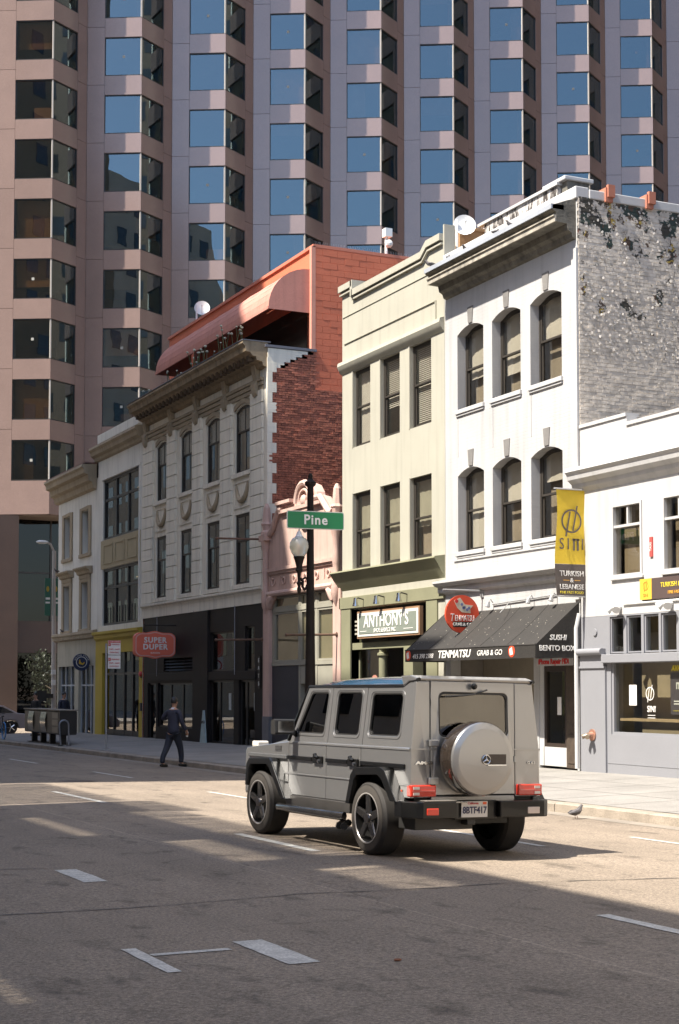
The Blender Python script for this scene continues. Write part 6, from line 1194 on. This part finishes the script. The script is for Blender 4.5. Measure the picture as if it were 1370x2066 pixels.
# ================================================================== the off-road car; local axes: x right, y forward, z up, origin on the road under the rear axle
P_CAR = mat('silver taupe metallic', (.29, .285, .28), .30, .03, 1, fine=.04, fscale=400, metal=.66, coat=1.)
P_CARB = mat('gloss black trim', (.006, .006, .006), .3, .05, coat=.35, spec=.3)
P_ROOF = mat('gloss roof with painted sky', (.035, .12, .22), .08, .03, metal=.3, coat=1.)  # blue in the roof's base colour stands in for reflected sky
M_TYRE = mat('tyre rubber', (.025, .022, .020), .8, .2, 8); M_TYREW = mat('dusty tyre wall', (.060, .052, .045), .85, .2, 6)
M_CGLASS = glass('tinted car glass', (.10, .11, .10), .05, 1.5); M_RGLASS = glass('rear car glass', (.13, .13, .12), .14, 1.6, rtint=(.95, .9, .82)); M_LENS = mat('red lens', (.62, .035, .015), .15, .05, 20, coat=1.); M_PLASTIC = mat('black plastic', (.022, .021, .020), .55, .15)
CX, CY = 8.05, 14.58
car = thing('off_road_car', 'boxy silver off-road car with a round spare wheel cover on its rear door', 'car', (CX, CY, gz(CX, CY)), world=False, rot=(R(-.34), R(1.15), R(2.0)))
HW, BZ = .80, 1.145
def lean(z): return HW - .012 - max(0, z - BZ) * .115
for s in (-1, 1):
    fx = lambda u, v: s * HW
    ux_ = lambda u, v: s * lean(v)
    T = -s * .045
    def panel(nm, lower, upper=None, hole=None, label=None):
        b = B(); b.slab(lower, [], 0, fx, T)
        if upper: b.slab(upper, [hole] if hole else [], 0, ux_, T * .8)
        return part(nm, b, P_CAR, car, bevel=.006)
    panel('front_fender', [(2.165, .52), (2.20, .52), (2.52, .90), (3.06, .90), (3.14, .62), (3.43, .62), (3.43, 1.0), (3.38, 1.045), (2.165, 1.145)])
    w1 = rpoly([(2.00, 1.255), (1.29, 1.255), (1.26, 1.735), (1.70, 1.735)], .05); w2 = rr(.44, 1.03, 1.255, 1.735, .06); w3 = rr(-.47, .21, 1.265, 1.72, .06)
    fd = panel('front_door', [(1.172, .525), (2.155, .525), (2.155, BZ), (1.172, BZ)], [(1.172, BZ), (2.155, BZ), (1.80, 1.785), (1.172, 1.785)], w1)
    rd = panel('rear_door', [(.335, 1.145), (.335, .94), (.43, .86), (.50, .525), (1.160, .525), (1.160, BZ)], [(.335, BZ), (1.160, BZ), (1.160, 1.785), (.335, 1.785)], w2)
    qp = panel('quarter_panel', [(.322, .95), (.322, BZ), (-.74, BZ), (-.76, .64), (-.62, .64), (-.40, .93), (.22, .93)], [(.322, BZ), (-.745, BZ), (-.70, 1.84), (-.58, 1.84), (-.46, 1.785), (.322, 1.785)], w3)
    for par, w, m_ in ((fd, w1, M_CGLASS), (rd, w2, M_CGLASS), (qp, w3, M_CGLASS)):
        cxy = (sum(p[0] for p in w) / len(w), sum(p[1] for p in w) / len(w)); big = [(cxy[0] + (p[0] - cxy[0]) * 1.03, cxy[1] + (p[1] - cxy[1]) * 1.03) for p in w]; inn = [(cxy[0] + (p[0] - cxy[0]) * .955, cxy[1] + (p[1] - cxy[1]) * .945) for p in w]
        b = B(); b.slab(big, [], 0, lambda u, v: s * (lean(v) - .022), -s * .004); part('window_glass', b, m_, par)
        b = B(); b.slab(w, [inn], 0, lambda u, v: s * (lean(v) - .004), -s * .02); part('window_seal', b, M_PLASTIC, par)
    rim_b = B()
    for w in (w1, w2, w3):
        cxy = (sum(p[0] for p in w) / len(w), sum(p[1] for p in w) / len(w)); o_ = [(cxy[0] + (p[0] - cxy[0]) * 1.10, cxy[1] + (p[1] - cxy[1]) * 1.12) for p in w]; i_ = [(cxy[0] + (p[0] - cxy[0]) * 1.06, cxy[1] + (p[1] - cxy[1]) * 1.07) for p in w]; rim_b.slab(o_, [i_], 0, lambda u, v: s * (lean(v) + .006), -s * .012)
    part('window_rim', rim_b, P_CAR, car, bevel=.004)
    b = B(); b.prism([(s * (HW - .03), BZ - .02), (s * (HW + .008), BZ - .016), (s * (HW + .006), BZ), (s * (HW - .015), BZ + .012)], 1, -.74, 2.16); part('belt_crease', b, P_CAR, car); b = B(); b.prism([(s * (HW - .01), .785), (s * (HW + .009), .775), (s * (HW + .009), .765), (s * (HW - .01), .755)], 1, .47, 2.38); part('lower_crease', b, P_CAR, car); part('lower_crease', B().prism([(s * (HW - .01), .785), (s * (HW + .009), .775), (s * (HW + .009), .765), (s * (HW - .01), .755)], 1, -.75, -.55), P_CAR, car)
    for y0, y1 in ((2.18, 3.30), (1.50, 2.14), (.62, 1.14), (-.66, .31)): b = B(); b.box(min(s * HW, s * (HW + .026)), max(s * HW, s * (HW + .026)), y0, y1, .937, .985); part('side_strip', b, P_CARB if y0 < 2.1 else mat('grey strip', (.22, .22, .22), .25, .05, metal=.6), car, bevel=.008)
    for y in (1.33, .46): b = B(); b.box(min(s * HW, s * (HW + .03)), max(s * HW, s * (HW + .03)), y - .10, y + .13, .915, 1.0); b.tube([(s * (HW + .03), y - .02, .985), (s * (HW + .055), y, .99), (s * (HW + .055), y + .02, 1.03)], .028, 6); part('door_handle', b, P_CARB, car, bevel=.01); b = B(); b.lathe([(.022, 0), (.022, s * .012)], (s * (HW + .03), y - .03, .945), 0, 10); part('door_lock', b, M_CHROME, car)
    b = B(); b.box(min(s * (HW - .015), s * (HW + .004)), max(s * (HW - .015), s * (HW + .004)), 2.36, 2.54, 1.03, 1.09); v_ = part('vent', b, M_BLACK, car)
    b = B()
    for k in range(4): b.box(min(s * HW, s * (HW + .008)), max(s * HW, s * (HW + .008)), 2.36, 2.54, 1.032 + k * .016, 1.039 + k * .016)
    part('vent_slat', b, P_CAR, v_)
    fl_o = [(3.16, .58), (3.13, .86), (3.06, .925), (2.47, .945), (2.38, .90), (1.99, .47)]; fl_i = [(2.12, .47), (2.46, .82), (2.54, .865), (3.0, .85), (3.05, .80), (3.08, .58)]
    b = B(); b.prism(fl_o + fl_i, 0, s * (HW - .1), s * .925); part('fender_flare', b, P_CARB, car, bevel=.022)
    fr_o = [(.44, .52), (.33, .84), (.24, .92), (-.32, .945), (-.42, .91), (-.68, .60)]; fr_i = [(-.55, .60), (-.36, .82), (-.28, .86), (.19, .84), (.25, .79), (.36, .52)]
    b = B(); b.prism(fr_o + fr_i, 0, s * (HW - .1), s * .925); part('fender_flare', b, P_CARB, car, bevel=.022)
    b = B(); b.tube([(s * .90, 2.18, .375), (s * .93, 2.12, .375), (s * .93, .56, .375), (s * .90, .50, .375)], .048, 10); part('running_board', b, mat('dark polished tube', (.20, .19, .18), .2, .05, metal=.9), car, smooth=True); b = B(); b.box(min(s * .6, s * .83), max(s * .6, s * .83), .52, 2.16, .40, .52); part('sill', b, mat('dark sill metal', (.16, .15, .14), .3, .1, metal=.7), car, bevel=.01)
    b = B(); b.tube([(s * .82, .55, .30), (s * .93, .46, .27), (s * .95, .40, .27)], .04, 8); b.tube([(s * .82, .66, .30), (s * .93, .57, .27), (s * .95, .51, .27)], .04, 8); part('exhaust_pipe', b, P_CARB, car, smooth=True)
    b = B(); b.prism(rpoly([(2.03, 1.235), (2.03, 1.40), (1.93, 1.42), (1.90, 1.235)], .03), 0, s * .84, s * 1.10); mr = part('mirror', b, M_PLASTIC, car, bevel=.03); b = B(); b.tube([(s * .75, 2.02, 1.22), (s * .84, 1.98, 1.27)], .035, 8); part('mirror_arm', b, P_CARB, mr); b = B(); b.box(min(s * .87, s * 1.07), max(s * .87, s * 1.07), 1.888, 1.90, 1.26, 1.39); part('mirror_glass', b, M_CHROME, mr)
    b = B(); b.tube([(s * (HW - .015), 2.20, 1.16), (s * (lean(1.4) - .01), 2.07, 1.40), (s * (lean(1.79) - .01), 1.80, 1.80), (s * (lean(1.8) - .005), .0, 1.795), (s * (lean(1.8) - .005), -.44, 1.795), (s * (lean(1.85) - .005), -.58, 1.85), (s * (lean(1.85)), -.76, 1.86)], .020, 6); part('gutter', b, P_CARB, car, smooth=True)
    b = B(); b.box(min(s * .60, s * .76), max(s * .60, s * .76), 3.16, 3.34, 1.05, 1.13); part('turn_signal', b, mat('pale lens', (.75, .70, .62), .3, coat=1.), car, bevel=.02)
    b = B(); b.box(min(s * HW, s * (HW + .012)), max(s * HW, s * (HW + .012)), -.60, -.50, .66, .72); part('side_marker', b, mat('orange lens', (.80, .09, .01), .2, coat=1.), car)
    x0, x1 = sorted((s * .505, s * .81)); b = B(); b.box(x0, x1, -.79, -.70, .655, .775); tl = part('tail_light', b, M_LENS, car, bevel=.012)
    b = B(); b.box(x0 + .02, x1 - .02, -.797, -.788, .712, .72); part('lens_rib', b, mat('pink lens', (.65, .16, .12), .2, coat=1.), tl); b = B(); xo = s * .745; b.box(xo - .035, xo + .035, -.797, -.788, .672, .70); b.box(xo - .035, xo + .035, -.797, -.788, .73, .758); part('reverse_lens', b, mat('clear lens', (.62, .52, .45), .15, coat=1.), tl)
    for y in (0, 2.82):
        cw = (s * .755, y, .39); b = B(); b.lathe([(.262, -.13), (.30, -.138), (.36, -.13), (.388, -.10), (.392, 0), (.388, .10), (.36, .13), (.30, .138), (.262, .13)], cw, 0, 40, True); wh = part('wheel', b, M_TYRE, car, smooth=35)
        b = B(); b.lathe([(.27, s * .139), (.30, s * .1405), (.345, s * .136)], cw, 0, 36, caps=False); part('tyre_wall', b, M_TYREW, wh, smooth=True)
        b = B(); b.lathe([(.252, s * .136), (.248, s * .05), (.246, -s * .10)], cw, 0, 40, caps=False); part('rim_barrel', b, M_BLACK, wh, smooth=True); b = B(); b.lathe([(.264, s * .130), (.270, s * .143), (.258, s * .143), (.252, s * .136)], cw, 0, 40, caps=False); part('rim', b, mat('rim steel', (.50, .47, .44), .3, .05, metal=.4), wh, smooth=True)
        b = B(); b.lathe([(.248, s * .0), (.18, s * .01), (.0, s * .01)], cw, 0, 30, caps=False); part('brake_disc', b, mat('brake shadow metal', (.03, .028, .026), .5, .1, metal=.5), wh)
        b = B()
        for k in range(5):
            a = R(72 * k + 18); u = Vector((0, math.cos(a), math.sin(a))); v = Vector((0, -math.sin(a), math.cos(a))); c_ = Vector(cw); e = Vector((s, 0, 0))
            b.hexa([c_ + v * .055 + e * .095, c_ - v * .055 + e * .095, c_ + u * .25 - v * .045 + e * .115, c_ + u * .25 + v * .045 + e * .115], [c_ + v * .045 + e * .125, c_ - v * .045 + e * .125, c_ + u * .25 - v * .03 + e * .136, c_ + u * .25 + v * .03 + e * .136])
        part('spoke', b, mat('gloss dark alloy', (.06, .056, .053), .2, .05, metal=.7, coat=1.), wh, bevel=.006); b = B(); b.lathe([(.055, s * .12), (.05, s * .145), (.0, s * .148)], cw, 0, 16); part('hub_cap', b, mat('hub steel', (.28, .26, .25), .3, metal=1.), wh, smooth=True)
        b = B(); b.prism([(y - .21, .36), (y - .16, .28), (y - .13, .46), (y - .2, .5)], 0, s * (.755 + .02), s * (.755 + .075)); part('brake_caliper', b, mat('red caliper', (.55, .03, .02), .4), wh)
# core: floor, hood, roof, front, rear
b = B(); b.box(-.70, .70, -.70, 3.35, .42, .60); b.box(-.755, .755, .45, 2.1, .50, 1.10); b.box(-.70, .70, 2.15, 3.3, .6, 1.04); b.box(-.62, .62, -.4, .5, .34, .45); b.box(-.72, .72, -.70, .45, .60, 1.0); part('chassis', b, M_PLASTIC, car)
b = B(); b.prism([(2.16, 1.14), (2.16, 1.235), (2.35, 1.215), (3.2, 1.085), (3.36, 1.06), (3.40, .99), (2.16, 1.0)], 0, -.60, .60); b.prism([(2.16, 1.0), (2.16, 1.148), (3.38, 1.047), (3.40, 1.0)], 0, -.797, .797); part('hood', b, P_CAR, car, bevel=.025)
b = B(); b.box(-.78, .78, 3.36, 3.44, .62, 1.02); part('grille', b, P_CARB, car, bevel=.02); b = B(); b.box(-.80, .80, 3.34, 3.46, .46, .66); part('front_bumper', b, P_CAR, car, bevel=.04)
b = B(); b.tube([(-.74, 3.44, .55), (-.74, 3.48, 1.02), (.74, 3.48, 1.02), (.74, 3.44, .55)], .028, 8); part('brush_guard', b, M_CHROME, car, smooth=True)
b = B(); b.hexa([(-.77, 2.20, 1.16), (.77, 2.20, 1.16), (.70, 1.82, 1.79), (-.70, 1.82, 1.79)], [(-.77, 2.18, 1.16), (.77, 2.18, 1.16), (.70, 1.80, 1.79), (-.70, 1.80, 1.79)]); part('windscreen', b, M_CGLASS, car)
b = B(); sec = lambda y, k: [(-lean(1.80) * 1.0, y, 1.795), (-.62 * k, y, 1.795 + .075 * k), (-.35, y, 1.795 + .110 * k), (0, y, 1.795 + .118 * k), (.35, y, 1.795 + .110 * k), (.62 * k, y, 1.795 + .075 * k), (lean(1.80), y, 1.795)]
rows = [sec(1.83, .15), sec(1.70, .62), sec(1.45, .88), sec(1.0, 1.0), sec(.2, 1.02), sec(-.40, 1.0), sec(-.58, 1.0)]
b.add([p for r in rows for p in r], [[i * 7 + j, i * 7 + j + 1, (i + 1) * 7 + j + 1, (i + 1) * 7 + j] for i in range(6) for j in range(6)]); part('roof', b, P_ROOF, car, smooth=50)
b = B(); b.prism([(-.46, 1.785), (-.58, 1.84), (-.72, 1.845), (-.735, 1.875), (-.60, 1.905), (-.40, 1.90)], 0, -.725, .725); part('roof_rear', b, P_CAR, car, bevel=.012)
# rear wall and rear door
def rearx(z): return lean(z)
b = B(); gl = -.55; gr = .48
oL = [(-HW, .64), (gl - .006, .64), (gl - .006, 1.845), (-.715, 1.845), (-.79, BZ)]; oR = [(gr + .006, .64), (HW, .64), (.79, BZ), (.715, 1.845), (gr + .006, 1.845)]
ry = lambda u, v: -.755 + max(0, v - BZ) * .05
b.slab(oL, [], 1, ry, .06); b.slab(oR, [], 1, ry, .06); b.prism([(gl, .60), (gl, .66), (gr, .66), (gr, .60)], 1, -.755, -.70); part('rear_wall', b, P_CAR, car, bevel=.012)
b = B(); wr_ = rr(-.46, .40, 1.265, 1.735, .07); b.slab([(gl, .67), (gr, .67), (gr, 1.845), (gl, 1.845)], [wr_], 1, lambda u, v: ry(u, v) - .004, .05); rdoor = part('rear_door', b, P_CAR, car, bevel=.006)
big = rr(-.475, .415, 1.25, 1.75, .07); b = B(); b.slab(big, [], 1, lambda u, v: ry(u, v) + .018, .004); part('window_glass', b, M_RGLASS, rdoor); b = B(); b.slab(wr_, [rr(-.44, .38, 1.285, 1.715, .06)], 1, lambda u, v: ry(u, v) + .004, .012); part('window_seal', b, M_PLASTIC, rdoor)
for z in (1.205, .815): b = B(); b.box(-.585, -.475, -.79, -.752, z - .035, z + .035); part('hinge', b, P_CAR, rdoor, bevel=.008)
b = B(); b.box(.46, .50, -.79, -.752, 1.01, 1.07); part('door_latch', b, P_CAR, rdoor)
b = B(); b.ball((-.05, -.775, 1.80), .035, 10); part('camera_ball', b, P_CARB, rdoor); b = B(); b.tube([(.11, -.775, 1.765), (-.06, -.78, 1.715), (-.20, -.775, 1.70), (-.40, -.77, 1.69)], .010, 6); part('wiper', b, M_PLASTIC, rdoor); b = B(); b.box(-.797, -.40, -.764, -.756, 1.135, 1.15); b.box(.40, .797, -.764, -.756, 1.135, 1.15); part('belt_crease', b, P_CAR, car)
scx, scz = -.10, 1.05
b = B(); b.lathe([(.375, -.80), (.385, -.86), (.385, -1.0), (.372, -1.02)], (scx, 0, scz), 1, 48); part('spare_wheel_band', b, mat('gloss bronze black', (.025, .018, .013), .12, .05, coat=1.), rdoor, smooth=True)
b = B(); b.lathe([(.373, -1.00), (.376, -1.025), (.366, -1.045), (.315, -1.068), (.305, -1.070), (0, -1.073)], (scx, 0, scz), 1, 56); part('spare_wheel_cover', b, P_CAR, rdoor, smooth=25)
b = B(); b.box(scx + .05, scx + .255, -1.080, -1.071, scz - .055, scz + .05); part('handle_recess', b, M_BRONZE, rdoor); b = B(); b.box(scx + .03, scx + .255, -1.086, -1.076, scz - .068, scz - .055); part('handle_bar', b, M_CHROME, rdoor)
b = B(); n = 28; ec = (scx + .012, -1.083, scz - .005)
b.tube([(ec[0] + .046 * math.cos(2 * math.pi * i / n), ec[1], ec[2] + .046 * math.sin(2 * math.pi * i / n)) for i in range(n + 1)], .0055, 6, False)
for k in range(3): a = R(90 + 120 * k); b.tube([(ec[0], ec[1] - .002, ec[2]), (ec[0] + .045 * math.cos(a), ec[1], ec[2] + .045 * math.sin(a))], [.010, .003], 6)
part('emblem', b, M_CHROME, rdoor); b = B(); b.lathe([(.044, 0), (.044, .008)], ec, 1, 20); part('emblem_disc', b, L_BLACK, rdoor)
text('letters', 'AMG', .040, M_CHROME, car, (-.64, -.762, 1.0), face='-y', sx=2.3, bold=.003); text('letters', 'G 63', .045, M_CHROME, car, (.68, -.762, 1.0), face='-y', sx=1.1)
# bumper, plate, underbody
b = B(); b.prism([(-.90, -.60), (-.90, -.76), (-.80, -.90), (-.74, -.93), (-.33, -.93), (-.33, -.60)], 2, .44, .612); b.prism([(.90, -.60), (.90, -.76), (.80, -.90), (.74, -.93), (.19, -.93), (.19, -.60)], 2, .44, .612); b.box(-.33, .19, -.86, -.72, .42, .62); part('rear_bumper', b, P_CARB, car, bevel=.012)
b = B(); b.box(-.35, -.22, -.932, -.80, .598, .606); b.box(-.70, -.34, -.925, -.74, .616, .622); part('bumper_step', b, mat('worn step metal', (.30, .28, .25), .4, .2, metal=.5), car)
b = B(); b.box(-.70, -.56, -.938, -.925, .475, .545); part('fog_lamp', b, M_LENS, car, bevel=.01); b = B(); b.box(.53, .68, -.938, -.925, .475, .545); part('reversing_lamp', b, mat('clear lens', (.62, .52, .45), .15, coat=1.), car, bevel=.01)
b = B(); b.box(-.26, .06, -.885, -.87, .445, .61); pl = part('number_plate', b, mat('plate white', (.62, .60, .56), .5, .05), car, bevel=.004)
text('letters', '8BTF417', .098, mat('plate navy', (.03, .03, .08), .5), pl, (-.10, -.888, .515), face='-y', sx=.82, bold=.002, ext=.002); text('letters', 'California', .034, L_RED, pl, (-.12, -.888, .588), face='-y', ext=.002); b = B(); b.box(.0, .045, -.888, -.885, .575, .602); part('plate_sticker', b, mat('orange sticker', (.75, .12, .03), .5), pl)
b = B(); b.box(-.72, -.02, -.72, -.2, .31, .45); b.box(-.16, -.06, -.84, -.6, .36, .43); b.box(-.62, .62, -.10, .10, .30, .46); b.tube([(-.7, 0, .39), (.7, 0, .39)], .07, 8); part('skid_plate', b, M_PLASTIC, car, bevel=.01)
b = B()
for x in (-.38, .38):
    for y in (1.25, .35): b.box(x - .22, x + .22, y - .12, y + .08, .8, 1.28); b.box(x - .12, x + .12, y - .12, y - .02, 1.3, 1.48)
b.box(-.7, .7, 1.95, 2.12, .9, 1.17); part('seat', b, M_PLASTIC, car, bevel=.03)
# ------------------------------------------------------------------ lettering becomes plain mesh
bpy.context.view_layer.update(); dg_ = bpy.context.evaluated_depsgraph_get()
for o in [o for o in C.objects if o.type == 'FONT']:
    me = bpy.data.meshes.new_from_object(o.evaluated_get(dg_)); nm = o.name; par, inv, bas = o.parent, o.matrix_parent_inverse.copy(), o.matrix_basis.copy(); o.name = 'old'
    q = bpy.data.objects.new('letters', me); C.objects.link(q); q.parent = par; q.matrix_parent_inverse = inv; q.matrix_basis = bas; bpy.data.objects.remove(o)
